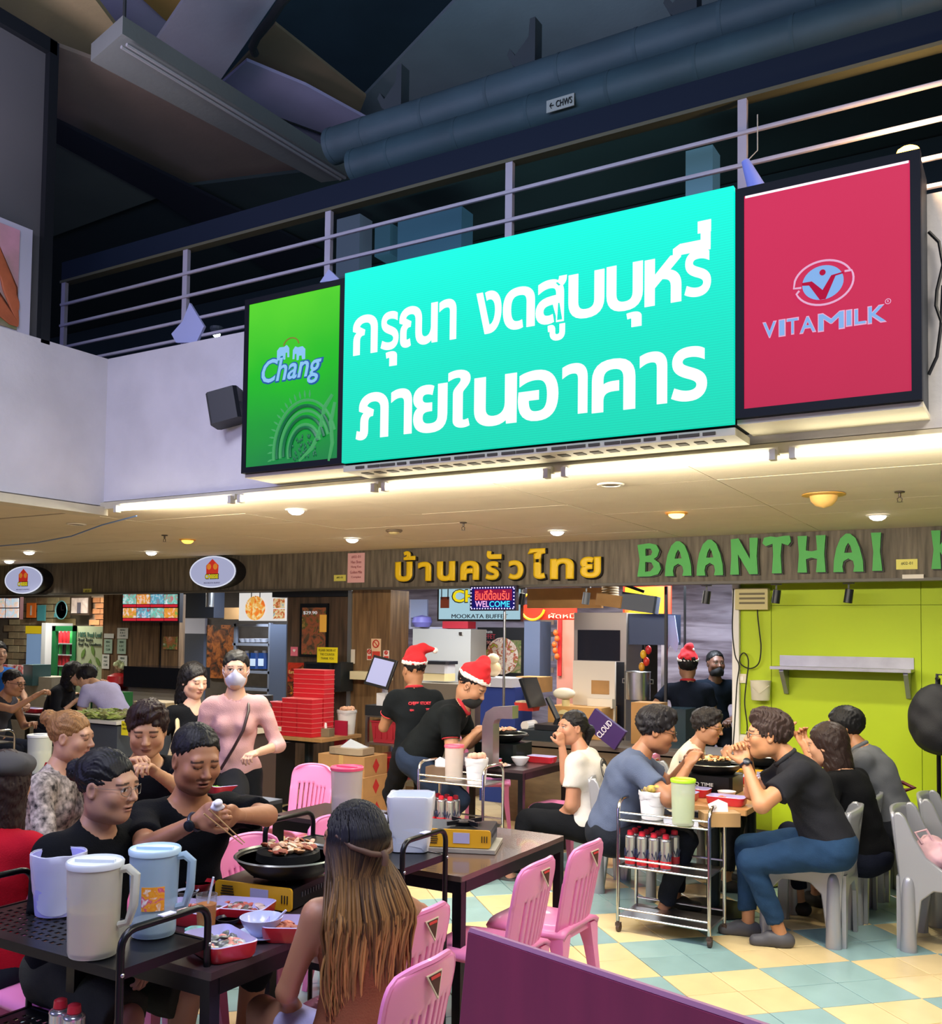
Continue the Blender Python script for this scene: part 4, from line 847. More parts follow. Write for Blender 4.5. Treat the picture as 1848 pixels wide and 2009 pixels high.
for x0,x1,Y in ((760,1240,11.6),(1290,1437,11.2)):
    X0=ay(x0,1300,Y).x; X1=ay(x1,1300,Y).x; g=G(); g.box(((X0+X1)/2,Y+.05,1.3),(X1-X0,.1,2.6)); struct('wall_kitchen_back',g,STRAT)
for x0,x1,Y in ((0,245,10.6),(225,700,10.9)):
    X0=ay(x0-150*(x0==0),1250,Y).x; X1=ay(x1,1250,Y).x; g=G(); g.box(((X0+X1)/2,Y+.05,1.3),(X1-X0,.1,2.6)); struct('wall_stall_back',g,mat('7C7264' if x0==0 else '5C5550',.8,var=.2))
# interior lamps of the stalls (ceiling panels and hidden battens)
for px0,py0,px1,py1,Y,pw,col,lab in ((1312,1153,1380,1160,9.6,70,COOL,'bright LED ceiling panel inside the right-hand kitchen'),(770,1160,850,1163,9.4,60,COOL,'LED ceiling panel inside the kitchen behind the cashier'),(1020,1150,1120,1152,9.6,45,WHITE,'LED ceiling panel above the brown cardboard sheet'),(440,1168,560,1171,9.6,55,COOL,'LED ceiling panel in the drinks stall'),(60,1172,150,1174,9.4,75,WHITE,'LED ceiling panel before the brick wall')):
    c=ay((px0+px1)/2,py0,Y); X0,X1=ay(px0,py0,Y).x,ay(px1,py0,Y).x; zz=ZC-.10
    t=thing('ceiling_panel_light',lab,'panel light',(c.x,Y,zz)); g=G(); g.box((0,0,0),(.9,.32,.03)); g.obj('frame',mat('C8C8C4',.5),t); g=G(); g.box((0,0,-.018),(.84,.27,.01)); g.obj('diffuser',mat('F4F8FF',.5,emit=4),t)
    light('stall_light','AREA',(c.x,Y,zz-.05),pw,col,.9,.4)
# brick walls built brick by brick
def brick_wall(name,x0,y0,x1,y1,Y,cols,par,lim=150,bw=.24,bh=.085,yoff=0):
    X0,X1,Z0,Z1=rect(x0,y0,x1,y1,Y); ms=[mat(c,.85,var=.25,scale=9,bump=.3,bscale=60) for c in cols]; me=[]
    for m_ in ms:
        g=G(); g.box((0,0,0),(bw-.012,.02,bh-.012),bev=.004); q=bpy.data.meshes.new('brick'); q.from_pydata(g.v,[],g.f); q.materials.append(m_); me.append(q)
    n=0; r_=0; z=Z1-bh/2; 
    while z>Z0:
        x=X0+(bw/2 if r_%2 else 0)+bw/2
        while x<X1-bw*.4 and n<lim:
            o=bpy.data.objects.new('brick',rnd.choice(me)); C.objects.link(o); o.parent=par; o.location=(x,Y-.012+rnd.uniform(-.004,.004),z); n+=1; x+=bw
        z-=bh; r_+=1
bk=[o for o in C.objects if o.name.startswith('wall_stall_back')][0]
brick_wall('b',8,1172,150,1345,10.58,['C8B48C','B8A07C','D4C49C','A8947C'],bk,200,.30,.12)
block('mortar_backing','mortar face behind the orange bricks','panel',174,1170,226,1340,10.41,.1,mat('8A7460',.9))
brick_wall('b',176,1172,222,1300,10.4,['B0764C','A06840','C08858'],bk,90,.26,.09)
kb=[o for o in C.objects if o.name.startswith('wall_kitchen_back')][0]
brick_wall('b',1060,1215,1096,1330,11.0,['6C5A54','8C7468','54443E','A08878'],kb,60,.20,.075)
# timber pillars, door frames
block('timber_pillar','tall brown timber-clad pillar with taped signs behind the card register','pillar',686,1158,764,1500,8.62,.35,mat('8A6C48',.65,var=.3,scale=4,stretch=(6,6,.5),c2='6C5236'))
for x,c_ in ((683,'9CA0A0'),):
    block('metal_post','slim aluminium door post left of the timber pillar','post',680,1158,687,1495,8.60,.06,mat('A8ACAC',.35,.8))
block('wall_cladding','dark timber panel wall holding the framed menu screen','wall panel',562,1162,682,1480,8.66,.12,mat('5E4A3A',.7,var=.3,scale=4,stretch=(6,6,.5),c2='46382E'))
block('door_header','dark header over the framed menu screen','beam',534,1158,684,1171,8.62,.2,mat('141820',.5))
t=thing('menu_screen','tall framed menu screen with food picture on the dark timber panel','screen',(0,0,0)); pan('frame',0,0,588,1184,642,1289,8.63,mat('22262A',.3,.5),.03,parent=t); pan('picture',0,0,592,1192,638,1284,8.622,print_mat(['2E2620','54402C','8C4A30','3A4A24','B08040'],9,.25),.01,parent=t); ptext('$29.90',595,1199,622,1206,8.618,mat('F0F0F0',.5,emit=.5),t)
o=pan('menu_bone',0,0,627,1206,640,1240,8.616,mat('D8A040',.5,emit=.3),.006,parent=t)
notice('paper_notice','bright yellow notice on top of the black television','notice',622,1270,662,1300,8.29,'E8D818',['PLEASE ORDER AT','THE COUNTER','THANK YOU'],'4A4410')
t=thing('television','black box television on its side stand above the red boxes','television',(0,0,0)); block('case',0,0,596,1299,648,1356,8.30,.3,mat('15191C',.4),parent=t); block('screen',0,0,600,1303,645,1352,8.295,.01,mat('0C1013',.15),parent=t); block('side_panel',0,0,648,1300,668,1357,8.36,.22,mat('22282C',.5),parent=t)
o=pan('poster','red poster with a black phone beneath the round pink sticker','poster',564,1300,595,1378,8.64,print_mat(['B42818','C83A20','2A1A18','E08A30'],7),.006); ptext('Earn more',567,1315,592,1322,8.635,mat('F0D890',.5),o)
notice('sticker','round pink sticker on the timber panel','sticker',570,1269,584,1287,8.645,'E87890',['♥'],'F8F0F0'); notice('paper_notice','white paper notice low on the timber panel','notice',564,1388,590,1400,8.64,'E8E4E0',['NOTICE','WiFi'],'404040')
for x0,y0,x1,y1,lab,cl in ((728,1253,747,1293,'pink sign with no-smoking ring and red block on the pillar','E8C8A0'),(752,1276,763,1294,'small white no-smoking sign at the pillar edge','F0E8E0'),(684,1274,696,1302,'white curled paper at the left edge of the pillar','E4DCD0'),(720,1273,729,1295,'narrow pale paper beside the pink no-smoking sign','E8D8C8')):
    o=pan('taped_sign',lab,'sign',x0,y0,x1,y1,8.61,mat(cl,.6),.004)
    if 'no-smoking' in lab:
        X0,X1,Z0,Z1=rect(x0,y0,x1,y0+(y1-y0)*.5,8.605); g=G(); r_=min(X1-X0,Z1-Z0)*.36; g.tube([((X0+X1)/2+r_*math.cos(i*.524),8.603,(Z0+Z1)/2+r_*math.sin(i*.524)) for i in range(12)],.006,5,closed=True); g.tube([((X0+X1)/2-r_*.7,8.603,(Z0+Z1)/2+r_*.7),((X0+X1)/2+r_*.7,8.603,(Z0+Z1)/2-r_*.7)],.005,5); g.obj('ring',mat('C83020',.5),o)
        pan('red_block',0,0,x0+(x1-x0)*.1,y0+(y1-y0)*.62,x0+(x1-x0)*.9,y1-2,8.603,mat('C84030',.5),.003,parent=o)
# drinks stall between the screens
t=thing('menu_board','lit menu board with a bowl of orange soup at the ceiling of the drinks stall','menu',(0,0,0)); pan('panel',0,0,469,1163,560,1218,9.3,mat('F2EEEA',.4,emit=.8),.03,parent=t)
X0,X1,Z0,Z1=rect(472,1166,532,1214,9.29); g=G(Matrix.Translation(((X0+X1)/2,9.29,(Z0+Z1)/2-.02))@XZ); g.lathe([(0,0),((Z1-Z0)*.44,0),((Z1-Z0)*.5,.01),(0,.012)],n=24,sx=1.1); g.obj('bowl_picture',print_mat(['D85A20','F08030','E8B050','F4E0B0','B03818'],14,.75),t)
for k in range(2): pan('dish_picture',0,0,536,1174+21*k,558,1193+21*k,9.285,print_mat(['3A88C0','E8D8A0','C04828','70A040'],18,.7,seed=k+2),.006,parent=t)
block('poster','tall dark poster of grilled skewers at the stall side','poster',406,1226,458,1331,10.84,.05,print_mat(['1E1612','3A2418','8A4A20','C07030','5A2014'],8,.08)); 
t=thing('storage_rack','steel shelf rack with bowls and blue bottles in the drinks stall','shelf',(0,0,0))
for y in (1224,1262,1316,1350): block('shelf',0,0,456,y,528,y+5,10.0,.4,mat('9CA4B4',.4,.5),parent=t)
for x in (456,524): block('post',0,0,x,1222,x+4,1490,10.0,.05,mat('8C94A4',.4,.5),parent=t)
g=G(); g.lathe([(.0,0),(.045,0),(.07,.05),(.066,.052),(.04,.006),(0,.006)],n=12)
bw=g.obj('white_bowl',mat('D8DCE4',.3),None,True); tag(bw,'white bowl in the row on the upper rack shelf','bowl','white bowls on the rack'); p=[ay(x,1260,10.1) for x in (478,488,498,508,518)]; bw.location=p[0]; bw['label']='white bowl, first from the left on the upper rack shelf'
for q,n_ in zip(p[1:],('second','third','fourth','last')): dup(bw,loc=q,label='white bowl, %s from the left on the upper rack shelf'%n_)
t=thing('jug_bottle','blue plastic bottle, leftmost on the middle rack shelf','bottle',tuple(ay(484,1312,10.1)),group='blue bottles on the rack')
g=G(); g.box((0,0,.11),(.15,.13,.22),bev=.03); g.obj('body',mat('1E3E78',.3),t); g=G(); g.lathe([(.03,.22),(.03,.25),(0,.25)],n=10); g.obj('cap',mat('E4E8F0',.5),t); g=G(); g.box((0,-.067,.09),(.10,.004,.10)); g.obj('label',mat('C8D8E8',.5),t)
for x,n_ in ((502,'second from the left'),(518,'rightmost')): dup(t,loc=ay(x,1312,10.1),label='blue plastic bottle, %s on the middle rack shelf'%n_)
block('glass_door','pale fridge door glass in the drinks stall right of the rack','fridge',528,1225,560,1420,9.9,.5,mat('5A6478',.3,.2)); block('sign_board','white sign panel in the passage left of the skewer poster','panel',354,1213,402,1243,10.84,.05,mat('A8A8B8',.6)); block('corridor_door','grey-blue door in the passage left of the skewer poster','door',354,1243,398,1420,10.0,.05,mat('4C5468',.6)); block('shutter_box','dark shutter box over the passage','box',350,1120,420,1212,9.7,.2,mat('1C2432',.6))
block('store_box','brown cardboard boxes stored above the rack','box',440,1192,500,1215,9.9,.3,KRAFT)
g=G(); a=ay(412,1172,9.5); g.tube([Vector((a.x,a.y,ZC+.02)),a-Vector((0,0,.13))],.055,14); tag(g.obj('flexible_pipe',mat('9CA0A4',.3,.9),None,True),'silver flexible exhaust pipe near the ceiling of the passage','pipe')
# timber screens left, tv menu
block('timber_screen','wide brown timber wall panel below the eight-dish menu television','wall panel',200,1166,310,1420,9.0,.1,WOODP); block('timber_screen','narrow timber wall panel with a leaf sticker right of the dark gap','wall panel',316,1166,350,1420,8.95,.1,WOODP)
block('dark_gap','black gap strip between the timber panels','panel',309,1216,317,1400,9.02,.1,mat('0C0C10',.8))
t=thing('menu_television','television menu with eight dishes in two rows','television',(0,0,0)); pan('case',0,0,239,1164,352,1221,8.75,mat('202430',.4),.06,parent=t)
for i in range(4):
    for j in range(2):
        x=241+27*i; y=1166+27*j; pan('dish_picture',0,0,x,y,x+25.5,y+19,8.74,print_mat([['E8E4F0','60C0B0','D05060'],['D8E8E8','E89030','70A850'],['E0D8E8','40A8C0','B83838']][(i+j)%3],16,.85,seed=i*2+j),.006,parent=t); pan('price_strip',0,0,x,y+20,x+25.5,y+25,8.74,mat('D82838',.5,emit=.8),.006,parent=t)
o=pan('sticker','square food sticker with a green wreath on the narrow timber panel','sticker',320,1249,347,1274,8.93,print_mat(['E0D8B8','C87850','5E8A48','E8E0D0'],10),.004)
for x0,y0,x1,y1,lab in ((204,1243,223,1252,'small white notice card topmost left on the stall glass'),(204,1254,220,1282,'pale green menu card on the left of the stall glass'),(230,1232,251,1253,'white no-entry notice topmost right on the stall glass'),(230,1254,247,1283,'pale green menu card on the right of the stall glass'),(200,1284,214,1312,'tilted white paper on the left of the stall glass'),(231,1286,249,1314,'tilted white paper on the right of the stall glass')):
    notice('taped_paper',lab,'notice',x0,y0,x1,y1,8.98,'D8DCD4' if 'green' not in lab else 'A8C4B0',['MENU','A B C','12.00'] if y1-y0>12 else [''],'305040')
block('display_counter','long black glass display counter before the timber panels','counter',242,1309,352,1350,8.3,.5,mat('0E1016',.15)); block('concrete_plinth','grey concrete counter base below the black display','counter',250,1350,350,1470,8.35,.4,mat('6E6A64',.8))
# brick corner: fridges, clock, picture
t=thing('drinks_fridge','green-framed drinks fridge with glass door and leaf-printed side','fridge',(0,0,0)); YF2=9.6
X0,X1,Z0,Z1=rect(103,1228,150,1400,YF2); Z0=0
g=G(); 
for c,d in (((X0+.04,YF2,(Z0+Z1)/2),(.08,.06,Z1-Z0)),((X1-.04,YF2,(Z0+Z1)/2),(.08,.06,Z1-Z0)),(((X0+X1)/2,YF2,Z1-.04),(X1-X0,.06,.08))): g.box(c,d)
g.obj('frame',mat('1E6A3C',.4),t)
g=G(); g.box(((X0+X1)/2,YF2+.35,(Z0+Z1)/2),(X1-X0-.1,.02,Z1-Z0-.1)); g.obj('lit_back',mat('C8E0F0',.5,emit=.9),t)
X2=ay(203,1300,9.5).x; g=G(); g.box(((X1+X2)/2,YF2+.02,(Z0+Z1)/2),(X2-X1,.06,Z1-Z0)); g.obj('side_panel',mat('A4B090',.5,var=.1),t)
for k in range(5): block('shelf',0,0,108,1262+22*k,146,1264+22*k,YF2+.1,.2,mat('D8E0E8',.4),parent=t)
ptext('100% Real Leaf',154,1240,199,1250,YF2-.015,mat('3A6858',.6),t); ptext('Real Taste',154,1252,182,1258,YF2-.015,mat('2A3830',.6),t); ptext('Real Tea Goodness',154,1261,198,1267,YF2-.015,mat('2A3830',.6),t)
for x,y,r_ in ((163,1282,-30),(182,1276,20),(176,1304,-10),(192,1298,40),(160,1312,10),(186,1318,-40)):
    c=ay(x,y,YF2-.015); g=G(Matrix.Translation(c)@XZ@Matrix.Rotation(R(r_),4,'Z')); g.prism([(0,-.09),(.035,-.03),(.035,.03),(0,.09),(-.035,.03),(-.035,-.03)],-.001,.002); g.obj('leaf_print',mat('5A7A34',.6),t)
wd=['topmost','second','third','lowest']; wi=['first','second','third','fourth','last']
g=G(); g.lathe([(0,0),(.032,0),(.032,.15),(.012,.19),(.012,.22),(0,.22)],n=10); bt=g.obj('drink_bottle',mat('B82830',.3),None,True); tag(bt,'red drink bottle in the lit glass-door fridge','bottle','bottles in the fridge'); first=True; alt=[]
for c_ in ('3A9A50','402428'): q_=bt.data.copy(); q_.materials.clear(); q_.materials.append(mat(c_,.3)); alt.append(q_)
for k in range(4):
    for i in range(5):
        p=ay(112+7.2*i,1262+22*k,YF2+.15)
        l_='red drink bottle, %s from the left on the %s shelf of the lit fridge'%(wi[i],wd[k])
        if first: bt.location=p; bt['label']=l_; first=False
        else:
            o=dup(bt,loc=p,label=l_)
            if k%2 or i==4: o.data=alt[(k+i)%2]; o['label']=l_.replace('red',('green','dark')[(k+i)%2])
t=thing('wall_clock','round clock with teal rim on the brick wall','clock',tuple(ay(122,1197,10.3))); g=G(XZ); g.lathe([(0,0),(.14,0),(.16,.02),(.15,.03),(.14,.01)],n=24); g.obj('rim',mat('5C98A0',.4),t,True); g=G(XZ); g.lathe([(0,.008),(.14,.010)],n=20); g.obj('dial',mat('D8E4E0',.5),t); g=G(); g.box((0,-.02,.04),(.012,.006,.09)); g.box((.03,-.02,0),(.07,.006,.012)); g.obj('hand',BLACK,t)
t=thing('framed_picture','framed portrait photograph of a standing figure on the brick wall','picture',(0,0,0)); pan('frame',0,0,137,1170,175,1207,10.3,mat('3A2E24',.5),.04,parent=t); pan('photo',0,0,140,1173,172,1203,10.29,print_mat(['C8B8B0','A89890','E0D8D0'],4),.01,parent=t); pan('figure_print',0,0,151,1182,158,1203,10.285,mat('4A4650',.6),.004,parent=t)
for a in (('orange framed sign with white stripe on the brick wall',52,1183,69,1212,'E07028'),('teal hanging cloth on the brick wall',73,1187,88,1218,'4C98A0'),('small teal open sign below the clock',106,1203,119,1211,'60B8C8')): o=pan('wall_sign',a[0],'sign',*a[1:5],10.4,mat(a[5],.5,emit=.15),.02)
pan('sign_stripe',0,0,59,1188,62,1207,10.39,mat('F4F0E8',.5),.004,parent=[q for q in C.objects if q.get('label')=='orange framed sign with white stripe on the brick wall'][0])
t=thing('menu_television','television with pale dish pictures at the far left edge','television',(0,0,0)); pan('case',0,0,-60,1172,39,1215,9.4,mat('3A2428',.4),.06,parent=t)
for i in range(4): pan('dish_picture',0,0,-16+27*(i%2),1174+20*(i//2),9+27*(i%2),1192+20*(i//2),9.39,print_mat(['E0D0E0','A8C8D8','E8B8A0','80C0B8'],12,.8,seed=i),.006,parent=t)
t=thing('drinks_fridge','white drinks fridge with yellow header and lit glass door','fridge',(0,0,0)); block('header',0,0,50,1228,82,1243,9.9,.5,mat('E0C020',.4,emit=.5),parent=t); block('lit_door',0,0,51,1244,80,1350,9.9,.5,mat('90B0D8',.3,emit=.45),parent=t); block('side_frame',0,0,80,1222,88,1350,9.85,.5,mat('B8BCC0',.4),parent=t)
block('water_urn','teal and grey drinks dispenser at the far left counter','dispenser',42,1304,64,1345,8.9,.3,mat('2E4E54',.5)); block('advert_banner','red and white round-logo banner on the far left counter','banner',-20,1304,42,1325,8.8,.03,print_mat(['D8D0D0','C83038','E8E8E8','7098B0'],7,.1)); 
block('counter_unit','tiled counter unit at the far left behind the diners','counter',-60,1325,100,1420,9.0,.4,mat('8A8478',.7,var=.2))
# kitchen of the grill stall
t=thing('prep_cabinet','plain pale steel cabinet behind the cashier','cabinet',(0,0,0)); block('body',0,0,808,1234,922,1500,10.6,.4,mat('B8B6B0',.4,.15),parent=t); block('handle',0,0,900,1240,906,1246,10.58,.02,CHROME,parent=t)
t=thing('wall_cupboard','pale blue-lit cupboard with blue helmet-shaped bowl on its shelf','cupboard',(0,0,0)); block('side',0,0,803,1176,806,1234,10.9,.3,mat('A8A8C0',.5),parent=t); block('door',0,0,806,1176,838,1212,10.9,.03,mat('9AA4C4',.5),parent=t); block('shelf',0,0,804,1230,900,1234,10.8,.3,mat('B8B8C8',.5),parent=t)
g=G(); g.lathe([(0,0),(.10,.0),(.14,.06),(.12,.13),(0,.16)],n=16); o=g.obj('plastic_bag_bundle',mat('7C78C8',.4),None,True,loc=ay(828,1230,10.75)); tag(o,'violet plastic bundle on the cupboard shelf','bundle')
block('storage_tub','red plastic tub on the cupboard shelf','tub',868,1219,918,1233,10.7,.2,mat('B02030',.5))
g=G(); g.ball((0,0,0),(.10,.10,.11),14); o=g.obj('blue_balloon',mat('20306C',.3),None,True,loc=ay(781,1279,9.6)); tag(o,'round dark blue ball lamp on the dispenser','ball')
for k,(x0,x1,c_,lab) in enumerate(((764,800,'3060C8','blue juice dispenser tank behind the cashier'),(826,876,'E0D0A0','clear juice dispenser tank with amber drink behind the cashier'))):
    t=thing('juice_dispenser',lab,'dispenser',(0,0,0)); block('tank',0,0,x0,1303,x1,1322 if k else 1320,9.5,.22,mat('C8CCD4',.2),parent=t,bev=.03); block('drink',0,0,x0,1321,x1,1336,9.5,.22,mat(c_,.2,emit=.15),parent=t,bev=.03); block('lid',0,0,x0-2,1297,x1+2,1303,9.47,.26,mat('1C2028',.4),parent=t,bev=.03)
zk=ay(800,1337,9.5).z; g=G(); xa,xb=ay(768,1337,9.4).x,ay(935,1337,9.4).x; g.box(((xa+xb)/2,9.62,zk/2),(xb-xa,.5,zk)); tag(g.obj('kitchen_counter',mat('8C8478',.4,.3)),'steel kitchen counter under the juice dispensers','counter')
# hanging menu board with cheese lettering
t=thing('hanging_menu_board','pale blue lit board reading mookata buffet over the kitchen','sign',(0,0,0)); Yb=9.2
pan('case',0,0,858,1152,1022,1219,Yb,mat('101418',.4),.06,parent=t); pan('face_panel',0,0,861,1154,1020,1215,Yb-.01,mat('B4DCEC',.5,emit=.75),.012,parent=t)
ptext('CHEESE',886,1155,1006,1183,Yb-.016,mat('1C1C18',.5),t,.002,.006); ptext('CHEESE',888,1157,1004,1181,Yb-.024,mat('F4DC18',.5,emit=.9),t,.002,.003); ptext('MOOKATA BUFFET',886,1205,996,1213,Yb-.016,mat('14203C',.5),t)
pan('badge',0,0,864,1171,881,1193,Yb-.016,mat('7A3420',.5,emit=.2),.004,parent=t)
t=thing('welcome_sign','blue and red LED welcome sign with Thai line on a thin pole','LED sign',(0,0,0)); Yw=8.28
X0,X1,Z0,Z1=rect(922,1149,1013,1198,Yw); pan('case',0,0,922,1149,1013,1198,Yw,mat('14122C',.3),.05,parent=t); pan('led_face',0,0,926,1153,1009,1194,Yw-.006,mat('140E60',.3,emit=1.0),.01,parent=t); pan('led_red_field',0,0,931,1156,1004,1178,Yw-.010,mat('90103C',.3,emit=.9),.006,parent=t)
ptext('ยินดีต้อนรับ',932,1157,999,1177,Yw-.018,mat('FF5A48',.3,emit=1.8),t,.001,.001); ptext('WEL',932,1179,959,1191,Yw-.018,mat('E0A8D8',.3,emit=1.3),t,.001,.0015); ptext('COME',960,1179,1000,1191,Yw-.018,mat('40C8E8',.3,emit=1.4),t,.001,.0015)
g=G(); n=16
for i in range(n):
    for zz in (Z0+.02,Z1-.02): g.ball((X0+.03+(X1-X0-.06)*i/(n-1),Yw-.014,zz),.007,6)
for i in range(1,7):
    for xx in (X0+.02,X1-.02): g.ball((xx,Yw-.014,Z0+(Z1-Z0)*i/7),.007,6)
o=g.obj('led_dots',mat('C8B8FF',.3,emit=2.5),t); o['kind']='stuff'
a=ay(990,1197,Yw+.06); b=ay(992,1398,Yw+.06); g=G(); g.tube([a,(a.x,a.y,b.z)],.013,8); g.obj('pole',STEEL,t,True); g=G(); g.lathe([(0,0),(.10,0),(.10,.012),(.02,.02)],n=20,c=(a.x,a.y,b.z)); g.obj('foot',STEEL,t,True)
t=thing('food_poster','dark poster of a grill platter reading Mookata Buffet 29.90','poster',(0,0,0)); Yq=11.5
pan('sheet',0,0,936,1231,1028,1327,Yq,mat('15161A',.5),.02,parent=t); ptext('Mookata',940,1236,966,1242,Yq-.004,mat('E8E8E8',.5),t); ptext('BUFFET',940,1244,972,1253,Yq-.004,mat('C03848',.5),t); ptext('$29.90++',941,1257,972,1265,Yq-.004,mat('E8A0A0',.5),t,.001,.002)
c=ay(985,1287,Yq-.012); g=G(Matrix.Translation(c)@XZ); g.lathe([(0,0),(.24,0),(.25,.006),(0,.010)],n=24); g.obj('platter_picture',print_mat(['3A4A6C','D8B0A0','E8E0D0','B84838','7A9A48','E0C050'],12,.12),t)
pan('poster_print',0,0,998,1256,1022,1320,Yq-.006,print_mat(['2A2018','A89070','5A7A38','C8B090'],8,.1),.004,parent=t)
block('steel_column','blue-grey steel column behind the register','column',1028,1219,1059,1330,10.4,.3,mat('5C6884',.5,.2))
t=thing('hanging_signboard','red Thai food signboard with yellow ring behind the kitchen opening','sign',(0,0,0)); pan('panel',0,0,1018,1186,1130,1216,9.7,mat('C03020',.5,emit=.15),.03,parent=t)
c=ay(1045,1190,9.69); g=G(Matrix.Translation(c)@XZ); P=[((.15)*math.cos(i*.262),.15*math.sin(i*.262)) for i in range(24)]; g.tube([(x,y,.004) for x,y in P if y<.14],.014,6); g.obj('yellow_ring',mat('E8C020',.5,emit=.2),t); ptext('ผัดหมี่',1076,1202,1128,1213,9.69,mat('F0D0B8',.5,emit=.2),t)
t=thing('hanging_signboard','tall yellow and red signboard behind the tilted projector box','sign',(0,0,0)); pan('panel',0,0,1222,1150,1316,1218,9.9,mat('C8381C',.5,emit=.1),.03,parent=t); pan('panel_yellow',0,0,1226,1152,1302,1206,9.885,print_mat(['E8B820','E0A018','C84020'],5,.25),.01,parent=t)
block('cardboard_sheet','wide brown cardboard sheet wedged under the kitchen ceiling','cardboard',1034,1154,1180,1193,9.3,.05,KRAFT)
t=thing('basket_stack','stack of round wicker steamer baskets under the kitchen ceiling','basket',(0,0,0)); c=ay(1197,1180,9.35)
for k in range(6): g=G(); g.lathe([(.085,0),(.09,.012),(.085,.022),(.08,.012)],c=(c.x,c.y,c.z+.026*k),n=18,cap=False); g.obj('basket',mat('8C7858',.8),t,True)
t=thing('projector_box','grey boxy appliance tilted on top of the steel fume cabinet','box',tuple(ay(1255,1183,9.1)),R(12)); g=G(Matrix.Rotation(R(8),4,'Y')); g.box((0,0,0),(.36,.3,.17),bev=.02); g.obj('body',mat('4A5262',.5),t); g=G(Matrix.Rotation(R(8),4,'Y')); g.box((-.28,-.02,-.02),(.26,.28,.12),bev=.01); g.obj('carton',KRAFT,t); g=G(Matrix.Rotation(R(20),4,'Y')); g.box((-.12,-.17,.12),(.30,.03,.03)); g.obj('black_bar',BLACK,t)
t=thing('fume_cabinet','tall steel fume cabinet with dark glass window','cabinet',(0,0,0)); block('body',0,0,1125,1202,1228,1530,9.35,.45,mat('A8A098',.35,.6),parent=t); block('glass',0,0,1133,1236,1216,1296,9.34,.01,mat('2A2A34',.1,.1),parent=t); block('lower_glass',0,0,1206,1299,1224,1410,9.34,.01,mat('222430',.15),parent=t); block('side_panel',0,0,1228,1204,1304,1265,9.4,.5,mat('3A4660',.4,.4),parent=t); block('side_rail',0,0,1297,1265,1303,1420,9.4,.03,STEEL,parent=t)
t=thing('white_board','white board leaning on the fume cabinet with a kraft square and socket box','board',(0,0,0)); block('sheet',0,0,1123,1297,1206,1540,9.15,.03,mat('E0D8CC',.6),parent=t); block('kraft_square',0,0,1160,1335,1195,1362,9.145,.006,KRAFT,parent=t); block('socket_box',0,0,1152,1371,1201,1389,9.08,.06,mat('E8E0D0',.5),parent=t)
block('red_banner','vertical red banner strip beside the brick column','banner',1094,1214,1101,1326,10.47,.02,mat('C02020',.6,emit=.1)); block('pink_wall_panel','pinkish wall panel behind the red banner strip','panel',1092,1214,1126,1480,10.5,.03,mat('C88878',.6))
t=thing('dragon_ornament','orange paper lantern ornament hanging beside the brick column','ornament',tuple(ay(1090,1258,10.42))); g=G(); 
for k in range(5): g.ball((.02*math.sin(k*2),0,-.07*k+.1),(.035,.03,.04),8)
g.obj('bead',mat('D86020',.5),t,True)
t=thing('stock_pot','tall stainless stock pot on the right-hand counter','pot',tuple(ay(1251,1372,9.2))); g=G(); g.lathe([(0,0),(.125,0),(.125,.27),(.132,.275),(.125,.28),(.118,.275),(.118,.03),(0,.03)],n=24); g.obj('body',STEEL,t,True); g=G(); g.tube([(.125,0,.2),(.16,0,.2),(.16,0,.16),(.125,0,.16)],.006,6); g.tube([(-.125,0,.2),(-.16,0,.2),(-.16,0,.16),(-.125,0,.16)],.006,6); g.obj('handle',STEEL,t)
for k,(x,y,c_) in enumerate(((1262,1284,'D8A820'),(1272,1275,'B82028'),(1268,1298,'C03020'),(1259,1308,'C8902A'))): g=G(); g.ball((0,0,0),(.032,.032,.045),10); tag(g.obj('hanging_fruit',mat(c_,.4),None,True,loc=ay(x,y,9.0)),['yellow plastic fruit hanging by the blue side panel','topmost red plastic fruit hanging by the blue side panel','lower red plastic fruit on the hanging string','small ochre plastic fruit lowest on the hanging string'][k],'ornament')
g=G(); a=ay(1265,1265,9.0); g.tube([a,a-Vector((0,0,.25))],.003,5); tag(g.obj('ornament_string',mat('504038',.8)),'thin string carrying the hanging plastic fruits','string')
for x0,x1,lab,Y in ((1303,1308,'black floor-to-ceiling pole right of the fume cabinet',9.0),(1341,1344,'thin dark pole above the far santa hat worker',9.6)): block('black_pole',lab,'pole',x0,1150,x1,1430 if x0<1310 else 1270,Y,.03,BLACK)
t=thing('towel','pale blue towel hanging right of the yellow signboard','towel',tuple(ay(1318,1250,9.5))); g=G(); g.prism([(-.05,.22),(.03,.22),(.07,-.05),(.05,-.15),(-.02,-.08),(-.05,-.14)],-.008,.008,XZ); g.obj('cloth',mat('A8B0E0',.8),t)
for k,(px,py,lab) in enumerate(((1386,1170,'leftmost black track spotlight under the fascia'),(1523,1170,'middle black track spotlight under the fascia, at the lime wall'),(1665,1170,'rightmost black track spotlight under the fascia'),(1150,1165,'grey track spotlight above the cardboard sheet'),(1024,1172,'black spotlight beside the welcome sign'))):
    p=ay(px,py,8.55); t=thing('track_spotlight',lab,'spotlight',(p.x,p.y,ZF-.02)); g=G(); g.box((0,0,.0),(.09,.03,.025)); g.tube([(0,0,0),(0,0,-.05)],.008,6); g.obj('bracket',mat('8A8C88',.4,.5),t); g=G(Matrix.Translation((0,0,-.11))@Matrix.Rotation(R(8),4,'Y')); g.lathe([(0,.055),(.034,.055),(.036,-.06),(.030,-.062),(.028,-.045),(0,-.045)],n=16); g.obj('lamp_body',mat('1E2226' if k!=3 else '6A7078',.4),t,True)
